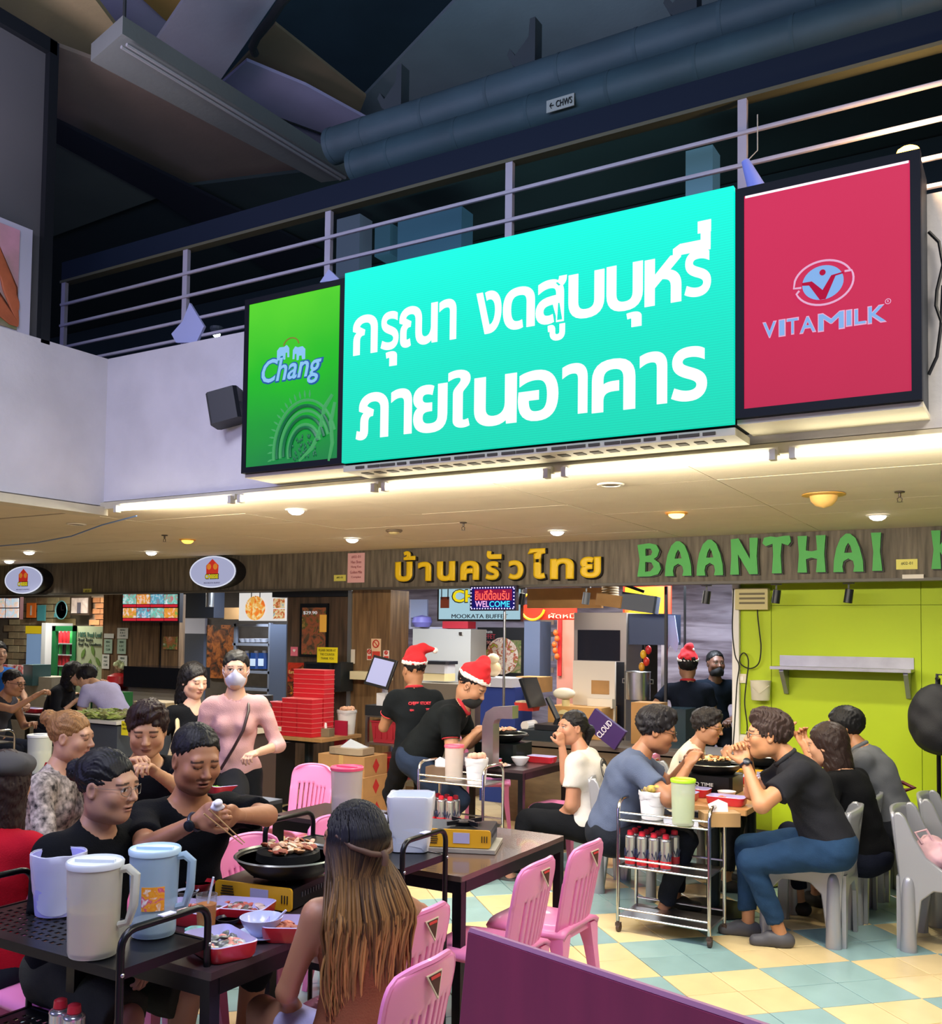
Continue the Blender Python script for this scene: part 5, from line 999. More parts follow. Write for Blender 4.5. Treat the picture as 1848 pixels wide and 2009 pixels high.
# front counter of the grill stall (register, screens)
def table_box(t,c,d,top_m,th=.04): g=G(); g.box(c,d,bev=.005); return g.obj('top',top_m,t)
t=thing('grill_counter','long timber-faced service counter behind the white-shirted diner','counter',(0,0,0)); Yc=8.35; X0=ay(985,1420,Yc).x; X1=ay(1425,1420,Yc).x; zt=ay(1200,1468,Yc).z
g=G(); g.box(((X0+X1)/2,Yc+.3,zt/2-.03),(X1-X0,.55,zt-.04)); g.obj('body',mat('6E5C44',.7,var=.3,scale=4,stretch=(1,1,4)),t); g=G(); g.box(((X0+X1)/2,Yc+.3,zt-.01),(X1-X0+.04,.62,.04)); g.obj('top',mat('5C5248',.5),t)
t=thing('cash_register','dark register screen on a slanted stand facing the kitchen','register',tuple(ay(1065,1428,8.6))); M_=Matrix.Rotation(R(-22),4,'Y')
g=G(M_); g.box((.02,0,.36),(.04,.34,.30),bev=.008); g.obj('screen',mat('10141A',.3),t); g=G(); g.tube([(.05,0,.3),(.16,0,.1),(.14,0,.04)],.03,8); g.box((.12,0,.02),(.3,.3,.05),bev=.02); g.obj('stand',mat('14181E',.4),t); g=G(); g.box((.1,0,-.08),(.52,.4,.14),bev=.01); g.obj('cash_drawer',mat('16242C',.5),t); g=G(); g.tube([(-.15,-.1,.02),(-.15,.1,.02)],.045,12); g.obj('paper_roll',mat('E0DCD8',.7),t)
p=ay(1035,1392,8.6); t=thing('food_carton','red and white open food carton beside the register','carton',tuple(p)); g=G(); g.box((0,0,.03),(.22,.16,.08),taper=.85); g.obj('box',mat('C03028',.6),t); g=G(); g.box((0,0,.075),(.20,.14,.02)); g.obj('food',mat('E0D0B0',.8,var=.3,scale=30),t)
block('cardboard_box','brown cardboard box with open flaps beyond the register','box',1012,1328,1060,1358,9.4,.3,KRAFT); block('cardboard_box','kraft carton standing on the counter left of the stock pot','box',1238,1379,1292,1420,8.75,.25,mat('B08450',.85,var=.12,scale=7)); block('glass_tank','dark glass tank at the right end of the counter','tank',1300,1391,1345,1460,8.6,.3,mat('2A3A40',.15,.1)); 
t=thing('fan_lamp','cream desk appliance with domed head on the timber side table','appliance',tuple(ay(1110,1400,8.9))); g=G(); g.lathe([(.0,0),(.09,0),(.07,.03),(.04,.05),(.04,.14),(0,.14)],n=14); g.obj('stand',mat('D8C890',.5),t,True); g=G(); g.ball((-.02,0,.2),(.12,.09,.06),14); g.obj('head',mat('E4DCC4',.5),t,True)
block('side_table','light timber table top cluttered with papers behind the register','table',1075,1387,1180,1397,8.85,.4,mat('C89858',.5)); block('dark_blue_crate','deep blue cloth-covered crate behind the bending worker','crate',942,1348,1010,1520,9.2,.4,mat('203C90',.6)); block('white_counter_end','white top of the blue crate','lid',936,1330,1004,1348,9.15,.4,mat('C8CCDC',.6))
p=ay(968,1328,9.3); t=thing('gold_figurine','small cream and gold round figurine beyond the santa hat','figurine',tuple(p)); g=G(); g.ball((0,0,.09),(.09,.07,.09),12); g.obj('body',mat('D8C098',.4),t,True); g=G(); g.ball((0,-.01,.2),(.07,.06,.06),12); g.obj('head',mat('E4D4B0',.4),t,True)
t=thing('santa_hat_display','red santa hat with white trim standing on the crate','hat',tuple(ay(946,1330,9.35))); g=G(); g.lathe([(.13,0),(.12,.1),(.07,.2),(0,.24)],n=16); g.obj('cone',mat('C83028',.8),t,True); g=G(); g.lathe([(.13,0),(.15,.02),(.13,.05)],n=16); g.obj('trim',mat('E8E0D8',.9),t,True)
# purple lettered box on the counter
t=thing('purple_box','tilted purple carton with white lettering on the counter','box',tuple(ay(1188,1430,8.3)),0); g=G(Matrix.Rotation(R(33),4,'Y')); g.box((0,0,.0),(.36,.05,.20)); g.obj('box',mat('3A2060',.5),t); o=text('CLOUD',.09,Matrix.Translation((0,-.03,0))@Matrix.Rotation(R(33),4,'Y')@XZ@Matrix.Rotation(R(82),4,'Z'),mat('E8E4F0',.5),'lettering',t,.001,.002,fit=(.19,.06))
# lime wall fittings
t=thing('wall_shelf','long galvanised steel wall shelf on the lime wall','shelf',(0,0,0)); m_=mat('A8A8B0',.35,.75,var=.15,scale=6); X0,X1,Z0,Z1=rect(1530,1286,1793,1318,YG-.02)
a=ay(1530,1300,YG-.02).x; b=ay(1793,1300,YG-.02).x; z1=ay(1660,1288,YG).z; z0=ay(1660,1312,YG).z
g=G(); g.box(((a+b)/2,YG-.02,(z0+z1)/2),(b-a,.012,z1-z0)); g.obj('back_plate',m_,t); g=G(); g.box(((a+b)/2-.01,YG-.15,z0),(b-a+.03,.27,.025)); g.obj('shelf_board',m_,t)
for x in (a+.06,b-.04): g=G(Matrix.Translation((x,YG-.015,z0-.012))@Matrix.Rotation(R(-90),4,'Z')@XZ); g.prism([(0,0),(.22,0),(.22,-.02),(.03,-.22),(0,-.22)],-.018,.018); g.obj('bracket',m_,t)
t=thing('vent_box','cream louvred vent box at the top of the lime wall','vent',(0,0,0)); block('case',0,0,1442,1154,1506,1196,YG-.10,.09,mat('C8BC84',.6),parent=t); 
for k in range(3): block('slot',0,0,1450,1163+9*k,1500,1167+9*k,YG-.104,.004,mat('6A6040',.6),parent=t)
t=thing('power_cable','black cable looping down the left edge of the lime wall','cable',(0,0,0)); yy=YG-.06
for P in (((1439,1155),(1438,1190),(1437,1240),(1442,1285),(1450,1306),(1446,1340),(1443,1390),(1440,1440),(1437,1475)),((1487,1155),(1486,1200),(1490,1240),(1493,1270),(1489,1300),(1475,1311),(1460,1308),(1451,1298),(1453,1286),(1460,1281),(1467,1290),(1468,1308),(1464,1340),(1461,1380),(1466,1425),(1463,1465))):
    g=G(); pts=[ay(x,y,yy) for x,y in P]; fine=[]
    for i in range(len(pts)-1):
        p0,p1,p2,p3=pts[max(0,i-1)],pts[i],pts[i+1],pts[min(len(pts)-1,i+2)]
        for k in range(5): u=k/5; fine.append(.5*((2*p1)+(p2-p0)*u+(2*p0-5*p1+4*p2-p3)*u*u+(3*p1-p0-3*p2+p3)*u**3))
    g.tube(fine+[pts[-1]],.006,6); g.obj('cord',mat('22241C',.5),t,True)
t=thing('light_switch','cream wall switch on the lime wall','switch',(0,0,0)); block('plate',0,0,1446,1322,1464,1340,YG-.03,.015,mat('E8E0C8',.5),parent=t); block('rocker',0,0,1452,1327,1458,1335,YG-.036,.008,mat('F4F0E4',.4),parent=t)
t=thing('wall_bin','small off-white plastic basket hung on the lime wall','basket',tuple(ay(1492,1355,YG-.09)),R(8)); g=G(); P=[(.072,-.085),(.078,-.08),(.088,.075),(.092,.09),(.082,.09),(.070,-.06)]; g.lathe([(0,-.085)]+P,n=20,sy=.8); g.obj('body',mat('D8D4BC',.5),t,True); g=G(); g.tube([(-.08,-.06,.05),(0,-.10,-.02),(.08,-.06,.05)],.003,5); g.obj('handle',mat('C8C4AC',.5),t,True)
pan('socket_plate','white socket plates under the lime wall opening','socket',1441,1447,1500,1462,YG-.05,mat('DAD6C8',.5),.02)
pan('sticker','white diamond sticker strip at the fascia bottom on the right','sticker',1770,1127,1812,1135,YF-.026,mat('E4DCD0',.5),.004)
# loudspeaker, lamps and bits by the parapet
t=thing('loudspeaker','black wall loudspeaker left of the green beer sign','speaker',(0,0,0)); a=ay(445,800,4.62); g=G(Matrix.Translation(a)@Matrix.Rotation(R(-14),4,'Y')@Matrix.Rotation(R(20),4,'Z')); g.box((0,0,0),(.22,.14,.22),bev=.02); g.obj('cabinet',mat('12171C',.5),t); g=G(); g.box((a.x+.08,4.64,a.z),(.08,.05,.06)); g.obj('bracket',mat('20262C',.5),t)
t=thing('floodlight','warm amber floodlight glowing on top of the crimson sign','floodlight',tuple(ay(1781,300,4.5))); g=G(); g.ball((0,0,0),(.05,.04,.03),12); g.obj('bulb',mat('FFB040',.4,emit=18),t,True); g=G(); g.box((0,.03,-.04),(.08,.04,.04)); g.obj('housing',mat('20242C',.4),t); light('flood_glow','POINT',tuple(ay(1781,290,4.62)),22,(1,.62,.30),soft=.04)
t=thing('bottle_lamp','slanted pale blue tube lamp clipped to the railing beside the crimson sign','lamp',tuple(ay(1474,345,4.7))); g=G(Matrix.Rotation(R(-20),4,'Y')); g.lathe([(0,.09),(.02,.085),(.045,-.09),(0,-.09)],n=16); g.obj('shade',mat('7C8CE0',.4,emit=.15),t,True); g=G(); g.tube([(-.02,0,.08),(.03,0,.12),(.03,0,.30)],.003,5); g.obj('wire',mat('A8A8A0',.5),t)
for P,lab in ((((372,594),(400,640),(385,672),(345,672),(336,655),(358,630)),'folded white paper sheet tied to the railing, large'),(((645,528),(667,549),(627,554)),'small white paper triangle above the green beer sign')):
    c=ay(P[0][0],P[0][1],4.74); g=G(); Q=[ay(x,y,4.74) for x,y in P]; n=len(Q); g.add([(q.x,q.y,q.z) for q in Q]+[(q.x,q.y+.02,q.z) for q in Q],[tuple(range(n)),tuple(range(2*n-1,n-1,-1))]+[(i,n+i,n+(i+1)%n,(i+1)%n) for i in range(n)]); tag(g.obj('paper_sheet',mat('A8B0DC',.7)),lab,'paper')
t=thing('wall_cable','black cables hanging on the parapet right of the crimson sign','cable',(0,0,0))
for P in (((1822,455),(1842,475),(1850,520),(1838,570),(1836,600),(1850,640)),((1850,560),(1846,640),(1838,700),(1822,735))): g=G(); g.tube([ay(x,y,4.66) for x,y in P],.008,6); g.obj('cord',mat('141620',.5),t,True)
g=G(); g.tube([az(268,1012,ZC-.02)]+[az(x,y,ZC-.02-dz) for x,y,dz in ((200,1030,.02),(140,1052,.03),(70,1065,.02),(-10,1072,0))],.006,6); tag(g.obj('blue_cable',mat('7C9CD8',.5),None,True),'thin pale blue cable along the left ceiling','cable')
light('corridor_fill','AREA',(-3.0,6.4,5.6),14,(.45,.85,1),3,.6,(R(180),0,0)); light('corridor_fill','AREA',(-4.0,6.9,4.2),16,(.5,.85,.9),3,.5,(R(110),0,0))  # added teal fills to lighten the near-black corridor
p=ay(425,655,5.2); t=thing('corridor_lamp','tiny bright white lamp on the upper corridor behind the railing','lamp',tuple(p)); g=G(); g.ball((0,0,0),.03,10); g.obj('bulb',mat('E0FFF4',.4,emit=6),t,True); g=G(); g.lathe([(.03,.0),(.05,.03),(.05,.05),(0,.05)],n=14); g.obj('cap',mat('505860',.5),t)

for o in [q for q in C.objects if q.name.startswith(('menu_board','hanging_signboard','hanging_menu_board')) and q.type=='EMPTY']:
    pn=[c for c in o.children if c.type=='MESH'][0]; xs_=[v.co for v in pn.data.vertices]; x0_,x1_=min(v.x for v in xs_),max(v.x for v in xs_); y_=max(v.y for v in xs_); z_=max(v.z for v in xs_)
    for x_ in (x0_+.1,x1_-.1): g=G(); g.tube([(x_,y_-.005,z_-.03),(x_,y_-.005,ZC+.06)],.006,6); g.obj('hanger',BLACK,o)
# ------------------------------------------------------------------ furniture of the dining floor
PINK=mat('F08CC0',.38,coat=.15,spec=.5); SILV=mat('A4A6AC',.36,.35,coat=.2); TOPB=mat('3E3236',.28,var=.1,scale=3,coat=.2); TOPG=mat('34343A',.3,coat=.2); REDP=mat('C02430',.3,coat=.3); LILAC_LIT=mat('C4C0EC',.35,coat=.2)  # tray insides: violet lamplight is painted into the lilac
def black_table(lab,x0,x1,y0,y1,z=.75,top=None,group=None):
    t=thing('dining_table',lab,'table',((x0+x1)/2,(y0+y1)/2,0),group=group); w_,d_=x1-x0,y1-y0
    g=G(); g.box((0,0,z-.012),(w_,d_,.024),bev=.004); g.obj('tabletop',top or TOPB,t)
    g=G(); 
    for c,s_ in (((0,-d_/2+.02,z-.05),(w_-.004,.04,.052)),((0,d_/2-.02,z-.05),(w_-.004,.04,.052)),((-w_/2+.02,0,z-.05),(.04,d_-.08,.052)),((w_/2-.02,0,z-.05),(.04,d_-.08,.052))): g.box(c,s_)
    g.obj('apron',BLACKM,t)
    for sx in (-1,1):
        for sy in (-1,1): g=G(); g.box((sx*(w_/2-.022),sy*(d_/2-.022),(z-.076)/2),(.042,.042,z-.076)); g.obj('leg',BLACKM,t)
    return t
black_table('black dining table with the grill pan, bowls and red trays',-2.90,-2.22,2.20,3.22)
black_table('brown-topped black dining table with a lone yellow stove, before two empty pink chairs',-2.85,-2.19,3.64,4.68,top=mat('5A4840',.26,var=.12,scale=3,coat=.3))
black_table('black dining table behind the seated men, with a salad tray at its corner',-4.95,-4.15,3.95,4.70,top=TOPG)
def ribbed_chair(lab,x,y,face,group='pink ribbed plastic chairs',m=PINK):
    t=thing('plastic_chair',lab,'chair',(x,y,0),R(face),group=group)   # faces local +Y
    # backrest: curved slotted panel
    nx,nz=29,22; w0=.185; pts={}
    def P(i,j):
        u=i/(nx-1)*2-1; v=j/(nz-1); ww=w0*(1-.10*(1-v)**2-.0*v); 
        rc=.05; 
        x_=u*ww; z_=.43+.40*v; 
        if v>.8: x_=u*(ww-(1-math.sqrt(max(0,1-((v-.8)/.2)**2)))*.035*1.2)
        y_=-.185-.075*v+.035*(u*u)-(.0 if v>.2 else 0)
        z_-=.022*abs(u)**3*(1 if v>.6 else 0)*v
        return (x_,y_,z_)
    v=[P(i,j) for j in range(nz) for i in range(nx)]; f=[]
    for j in range(nz-1):
        for i in range(nx-1):
            col=i-4; slot = 3<=i<=nx-5 and (col%3==1) and (j < 12+2.0*((i-3)/(nx-8)))
            if slot and j>0: continue
            f.append((j*nx+i,j*nx+i+1,(j+1)*nx+i+1,(j+1)*nx+i))
    me=bpy.data.meshes.new('backrest'); me.from_pydata(v,[],f); me.materials.append(m); me.shade_smooth(); o=bpy.data.objects.new('backrest',me); C.objects.link(o); o.parent=t
    md=o.modifiers.new('s','SOLIDIFY'); md.thickness=.016; md.offset=0
    g=G()                                                        # rolled rim
    rim=[P(0,j) for j in range(nz)]+[P(i,nz-1) for i in range(1,nx-1)]+[P(nx-1,j) for j in range(nz-1,-1,-1)]; g.tube(rim,.0105,6); g.obj('rim',m,t,True)
    g=G(); n=13; vs=[];fs=[]
    for j in range(9):
        for i in range(n):
            u=i/(n-1)*2-1; vv=j/8; yy=-.20+.41*vv; ww=.190+.018*math.sin(vv*3.14); zz=.445-.014*(1-u*u)*math.sin(vv*3.0)-.02*max(0,vv-.8)*5*.3-.03*abs(u)**6; vs.append((u*ww,yy,zz))
    for j in range(8):
        for i in range(n-1): fs.append((j*n+i,j*n+i+1,(j+1)*n+i+1,(j+1)*n+i))
    me=bpy.data.meshes.new('seat'); me.from_pydata(vs,[],fs); me.materials.append(m); me.shade_smooth(); o=bpy.data.objects.new('seat',me); C.objects.link(o); o.parent=t; md=o.modifiers.new('s','SOLIDIFY'); md.thickness=.022; md.offset=0
    g=G(); g.box((0,.0,.415),(.35,.36,.045),bev=.05); g.obj('seat_frame',m,t,30)
    for sx in (-1,1):
        for sy in (-1,1):
            g=G(); T=[(sx*.150,sy*.155,.42),(sx*.165,sy*.170,.30),(sx*.195,sy*.205+.0,.0)]; a_,b_,c_=T
            P4=lambda c,w1,w2:[(c[0]-w1,c[1]-w2,c[2]),(c[0]+w1,c[1]-w2,c[2]),(c[0]+w1,c[1]+w2,c[2]),(c[0]-w1,c[1]+w2,c[2])]
            vv=P4(c_,.015,.015)+P4(b_,.026,.026)+P4(a_,.042,.040); g.add(vv,[(3,2,1,0),(8,9,10,11)]+[(k*4+i,k*4+(i+1)%4,k*4+4+(i+1)%4,k*4+4+i) for k in (0,1) for i in range(4)]); g.obj('leg',m,t)
    # triangular sticker with a pale border, on the back
    Ms=Matrix.Translation((.0,-.268,.765))@Matrix.Rotation(R(-10.5),4,'X')@XZ
    g=G(Ms); g.prism([(-.042,.030),(0,-.046),(.042,.030)],-.002,.003); s_=g.obj('sticker_border',mat('E0D4B8',.5),t)
    g=G(Ms); g.prism([(-.035,.026),(0,-.037),(.035,.026)],.003,.0045); g.obj('sticker',mat('4A2420',.5),t); g=G(Ms); g.box((0,.018,.005),(.05,.009,.0015)); g.obj('sticker_band',mat('C83838',.5),t)
    return t
c0=ribbed_chair('pink ribbed chair nearest the camera, its back cut by the bottom edge',-1.84,2.47,90)
dup(c0,(-2.14,2.92,0),R(90),'pink ribbed chair the long-haired woman sits on'); dup(c0,(-2.13,3.80,0),R(91),'nearer of the two empty pink chairs with backs to the camera at the brown-topped table'); dup(c0,(-2.10,4.27,0),R(89),'farther of the two empty pink chairs with backs to the camera at the brown-topped table')
dup(c0,(-3.02,4.05,0),R(-90),'pink ribbed chair facing the camera on the far side of the brown-topped table'); dup(c0,(-3.05,3.45,0),R(-95),'pink ribbed chair pushed in behind the second black trolley')
dup(c0,(-3.25,2.45,0),R(-90),'pink ribbed chair the man with glasses and hair bun sits on'); dup(c0,(-3.3,2.98,0),R(-95),'pink ribbed chair the chopstick-holding bearded man sits on')
dup(c0,(-4.62,5.35,0),R(182),'pink ribbed chair beside the salad tray, at the far black table'); dup(c0,(-4.55,8.02,0),R(-60),'pink ribbed chair holding a black bag by the bending worker')
dup(c0,(-3.35,7.15,0),R(80),'pink ribbed chair of the woman in the white printed tee'); dup(c0,(-3.05,7.75,0),R(90),'pink ribbed chair half hidden behind the white printed tee')
dup(c0,(-4.8,2.2,0),R(-60),'pink ribbed chair at the far left edge under the violet bin'); dup(c0,(-2.15,1.50,0),R(60),'pink ribbed chair just poking in at the bottom left edge')
# ---- moulded silver tub chairs
def tub_chair(lab,x,y,face,group='silver moulded plastic chairs'):
    t=thing('plastic_armchair',lab,'chair',(x,y,0),R(face),group=group); m=SILV
    TH=.035
    side=[(.225,.0),(.165,.0),(.155,.30),(.10,.36),(-.06,.36),(-.125,.30),(-.165,.0),(-.225,.0),(-.245,.42),(-.262,.60),(-.275,.765),(-.262,.79),(-.235,.79),(-.21,.765),(-.165,.66),(-.10,.545),(.0,.475),(.10,.452),(.19,.452),(.222,.430)]
    for sx in (-1,1):
        # side shell drawn in the y-z plane
        Mx=Matrix(((0,0,1,sx*.215),(1,0,0,0),(0,1,0,0),(0,0,0,1))); g=G(Mx); g.prism(side,-TH/2,TH/2); o=g.obj('side_shell',m,t); bv=o.modifiers.new('b','BEVEL'); bv.width=.008; bv.segments=2; o.data.shade_smooth(); o.data.set_sharp_from_angle(angle=R(50))
        # fluted half-round ridges of the legs
        for yy,top,r_ in ((.195,.40,.034),(-.195,.43,.040)):
            g=G(); pr=[]; n=10
            for i in range(7):
                z=[0,.3,.6,.85,.93,.98,1.0][i]*top; rr=r_*[1.15,1.05,.97,.88,.74,.48,.05][i]
                pr.append((rr,z))
            g.lathe(pr,c=(sx*(.215+.014),yy,0),n=14,sx=.75); g.obj('leg',m,t,True)
    vs=[];fs=[];n=17
    for j in range(12):
        v=j/11; z=.40+.385*v
        for i in range(n):
            u=i/(n-1)*2-1; yb=-.245-.032*v-.035*(1-u*u); vs.append((u*.222,yb+.015*(1-v),z+.012*(1-u*u)*v))
    for j in range(11):
        for i in range(n-1):
            if 8<=j<=8 and 7<=i<=8: continue
            fs.append((j*n+i,j*n+i+1,(j+1)*n+i+1,(j+1)*n+i))
    me=bpy.data.meshes.new('backrest'); me.from_pydata(vs,[],fs); me.materials.append(m); me.shade_smooth(); o=bpy.data.objects.new('backrest',me); C.objects.link(o); o.parent=t; md=o.modifiers.new('s','SOLIDIFY'); md.thickness=.022; md.offset=0
    g=G(); g.box((0,-.02,.435),(.43,.44,.03),bev=.04); g.obj('seat',m,t,30)
    g=G(); g.box((0,-.255,.20),(.34,.02,.40)); o=g.obj('rear_panel',m,t)
    me=o.data
    g=G(); Mx=Matrix.Translation((0,-.25,0))@XZ; 
    g.prism([(-.21,.0),(-.17,.0),(-.14,.26),(-.08,.34),(.08,.34),(.14,.26),(.17,0),(.21,0),(.21,.42),(-.21,.42)],-.012,.012,Mx); bpy.data.objects.remove(o); g.obj('rear_panel',m,t)
    return t
s1=tub_chair('silver moulded chair the man in the black polo sits on',-1.28,6.25,90)
for x,y,f,l in ((-1.25,6.84,90,'silver moulded chair of the woman in the loose black top'),(-1.20,7.48,88,'silver moulded chair of the grey-shirted man, dark red strap on its back'),(-.50,6.42,-92,'silver moulded chair with a pink bag on its seat at the right edge'),(-.42,7.05,-90,'empty silver moulded chair behind the one with the pink bag'),(-2.52,6.62,-92,'silver moulded chair of the man in the blue-grey tee'),(-2.45,7.45,-88,'silver moulded chair of the older woman in beige'),(-.30,7.6,-95,'farthest empty silver moulded chair by the lime wall')): dup(s1,(x,y,0),R(f),l)
# ---- round-based tables on the right
def pedestal_table(lab,x0,x1,y0,y1,z=.75,topm=None,base=(.26,)):
    t=thing('dining_table',lab,'table',((x0+x1)/2,(y0+y1)/2,0)); g=G(); g.box((0,0,z-.017),(x1-x0,y1-y0,.034),bev=.006); g.obj('tabletop',topm or mat('C0905C',.4,var=.14,scale=5,stretch=(1,4,1)),t)
    g=G(); g.box((0,0,z-.05),(.5,.5,.03)); g.obj('top_bracket',BLACKM,t)
    g=G(); g.tube([(0,0,.02),(0,0,z-.05)],.045,16); g.obj('pedestal',mat('1E2A30',.4,.3),t,True); g=G(); g.lathe([(0,0),(base[0],0),(base[0],.008),(.06,.03),(0,.03)],n=32); g.obj('base_disc',BLACKM,t,True); return t
pedestal_table('wood-topped dining table on a black round base, at the men with glasses',-2.26,-1.58,5.98,6.90); pedestal_table('wood-topped dining table behind it, at the grey-shirted man',-2.26,-1.58,6.95,7.80)
pedestal_table('wood-topped table on a black round base carrying the stack of red boxes',-6.95,-6.10,7.45,8.10,.76,mat('B08858',.4,var=.14,scale=5,stretch=(4,1,1)))
black_table('black dining table with a grill and red trays, behind the chrome trolley',-4.45,-3.50,6.72,7.55)
# ---- trolleys
def steel_trolley(lab,x0,x1,y0,y1,h,label_grp=None,tiers=(.08,.38,.70)):
    t=thing('serving_trolley',lab,'trolley',((x0+x1)/2,(y0+y1)/2,0)); w_,d_=x1-x0,y1-y0
    for sx in (-1,1):
        g=G(); a=w_/2
        g.tube([(sx*a,-d_/2,.07),(sx*a,-d_/2,h-.06),(sx*a,-d_/2+.02,h-.02),(sx*a,-d_/2+.06,h),(sx*a,d_/2-.06,h),(sx*a,d_/2-.02,h-.02),(sx*a,d_/2,h-.06),(sx*a,d_/2,.07)],.011,10); g.obj('side_frame',CHROME,t,True)
    for z in tiers:
        g=G(); g.box((0,0,z),(w_-.01,d_-.01,.012)); sh=g.obj('shelf',STEEL,t)
        for yy,zz in ((-d_/2,z+.045),(d_/2,z+.045),(-d_/2,z)): g=G(); g.tube([(-w_/2,yy,zz),(w_/2,yy,zz)],.007,8); g.obj('guard_rail',CHROME,t,True)
    for sx in (-1,1):
        for sy in (-1,1):
            g=G(); x,y=sx*w_/2,sy*d_/2; g.tube([(x,y,.07),(x,y,.045)],.010,8); g.tube([(x-.010,y+.015,.026),(x+.010,y+.015,.026)],.026,14); g.box((x,y+.008,.048),(.030,.03,.02)); g.obj('caster',mat('4A3830',.5),t,True)
    return t
TRX0,TRX1,TRY0,TRY1=-2.265,-1.70,5.62,5.93
steel_trolley('three-tier chrome trolley with gas cans and a lime-lidded jug, at the wood table',TRX0,TRX1,TRY0,TRY1,.80,tiers=(.10,.40,.68))
steel_trolley('chrome trolley with a pink-lidded jug and gas cans, by the bending worker',-4.07,-3.51,6.12,6.42,.84,tiers=(.10,.38,.70))
steel_trolley('chrome trolley at the far left edge with a red tin',-9.4,-8.5,5.4,5.8,.84,tiers=(.12,.42,.72))
def black_trolley(lab,xr,y0,y1,z,L=.70,low=.40,holes=True):
    t=thing('serving_trolley',lab,'trolley',(xr-L/2,(y0+y1)/2,0)); d_=y1-y0; IT=Matrix()
    for zz,nm in ((z,'top_tray'),(low,'lower_tray')):
        # perforated tray: grid with holes, solidified
        nx,ny=int(L/.0175),int(d_/.0175); vs=[];fs=[]
        for j in range(ny+1):
            for i in range(nx+1): vs.append((-L/2+L*i/nx,-d_/2+d_*j/ny,zz))
        for j in range(ny):
            for i in range(nx):
                if holes and i%2==1 and j%2==1 and 1<i<nx*.62 and 1<j<ny-2: continue
                fs.append((j*(nx+1)+i,j*(nx+1)+i+1,(j+1)*(nx+1)+i+1,(j+1)*(nx+1)+i))
        me=bpy.data.meshes.new(nm); me.from_pydata(vs,[],fs); me.materials.append(mat('15171A',.35,.3)); o=bpy.data.objects.new(nm,me); C.objects.link(o); o.parent=t; md=o.modifiers.new('s','SOLIDIFY'); md.thickness=.004
        g=G(); 
        for c,s_ in (((0,-d_/2,zz-.012),(L,.012,.03)),((0,d_/2,zz-.012),(L,.012,.03)),((-L/2,0,zz-.012),(.012,d_,.03)),((L/2,0,zz-.012),(.012,d_,.03))): g.box(c,s_)
        g.obj('tray_lip',BLACKM,t)
    for sx in (-1,1):
        x=sx*(L/2+.008); g=G(); r_=.05
        g.tube([(x,-d_/2,.05),(x,-d_/2,z+.06)]+[(x,-d_/2+r_-r_*math.cos(a),z+.06+r_*math.sin(a)) for a in [R(22.5*i) for i in range(1,5)]]+[(x,d_/2-r_+r_*math.sin(a),z+.06+r_*math.cos(a)) for a in [R(22.5*i) for i in range(0,4)]]+[(x,d_/2,z+.06),(x,d_/2,.05)],.0115,10); g.obj('handle_frame',BLACKM,t,True)
        for sy in (-1,1): g=G(); g.ball((x+sx*.010,sy*d_/2,z-.01),.007,8); g.obj('bolt',STEEL,t,True); g=G(); g.tube([(x-.009,sy*d_/2,.028),(x+.009,sy*d_/2,.028)],.028,14); g.obj('caster',mat('202020',.5),t,True)
    g=G(); g.box((L/2+.008,0,z+.122),(.026,.05,.004)); g.obj('paper_tag',mat('D8DCF0',.6),t); return t
ZT1=.83; p1=az(232,1905,ZT1); p2=az(365,1835,ZT1)
black_trolley('black perforated trolley with two water jugs and a bin, bottom left',p1.x,p1.y,p2.y,ZT1,L=.86,low=.45)
ZT2=.85; q1=az(786,1706,ZT2); q2=az(870,1676,ZT2)
black_trolley('black trolley with the white-lined bin, behind the long-haired woman',q1.x,q1.y,q2.y,ZT2,L=.72,holes=False)
# ---- vessels
FROST=lambda c,a=.0:mat(c,.28,trans=.55,spec=.5,ior=1.15)
def jug(lab,p,h,r,lid,liquid,level,body='D8E4E0',rz=0,sticker=False,handle=True):
    t=thing('water_jug',lab,'jug',tuple(p),R(rz))
    g=G(); g.lathe([(0,.002),(r*.86,.002),(r*.90,.012),(r*1.0,h),(r*.975,h),(r*.865,.016),(0,.010)],n=28); g.obj('body',mat(body,.35,alpha=.46),t,True)
    g=G(); rr=r*(.865+.11*level); g.lathe([(0,.012),(r*.855,.018),(rr*.985,h*level),(0,h*level)],n=28); g.obj('drink',mat(liquid,.35),t,True)
    g=G(); g.lathe([(r*.97,h-.010),(r*1.03,h-.010),(r*1.05,h+.004),(r*1.0,h+.009),(r*.96,h+.003),(0,h+.001)],n=28); g.obj('lid',mat(lid,.35),t,True); g=G(); g.box((0,0,h+.005),(r*1.5,.016,.012)); g.obj('lid_grip',mat(lid,.35),t)
    if handle: g=G(); g.tube([(r*.97,0,h*.93),(r*1.25,0,h*.95),(r*1.55,0,h*.88),(r*1.50,0,h*.55),(r*1.30,0,h*.36),(r*.93,0,h*.33)],[.011,.014,.015,.014,.012,.010],8); g.obj('handle',mat(body,.3,trans=.4,ior=1.1,alpha=.85),t,True)
    if sticker:
        a0=R(sticker); g=G(); vs=[]; 
        for i in range(7):
            a=a0+(i/6-.5)*.95
            for zz in (h*.34,h*.62): vs.append((r*1.012*math.cos(a)*.96,r*1.012*math.sin(a)*.96,zz))
        g.add(vs,[(2*i,2*i+2,2*i+3,2*i+1) for i in range(6)]); o=g.obj('sticker',print_mat(['F0F0E8','E89020','F0A830','D04878','F4F4F0'],34),t); md=o.modifiers.new('s','SOLIDIFY'); md.thickness=.001
    return t
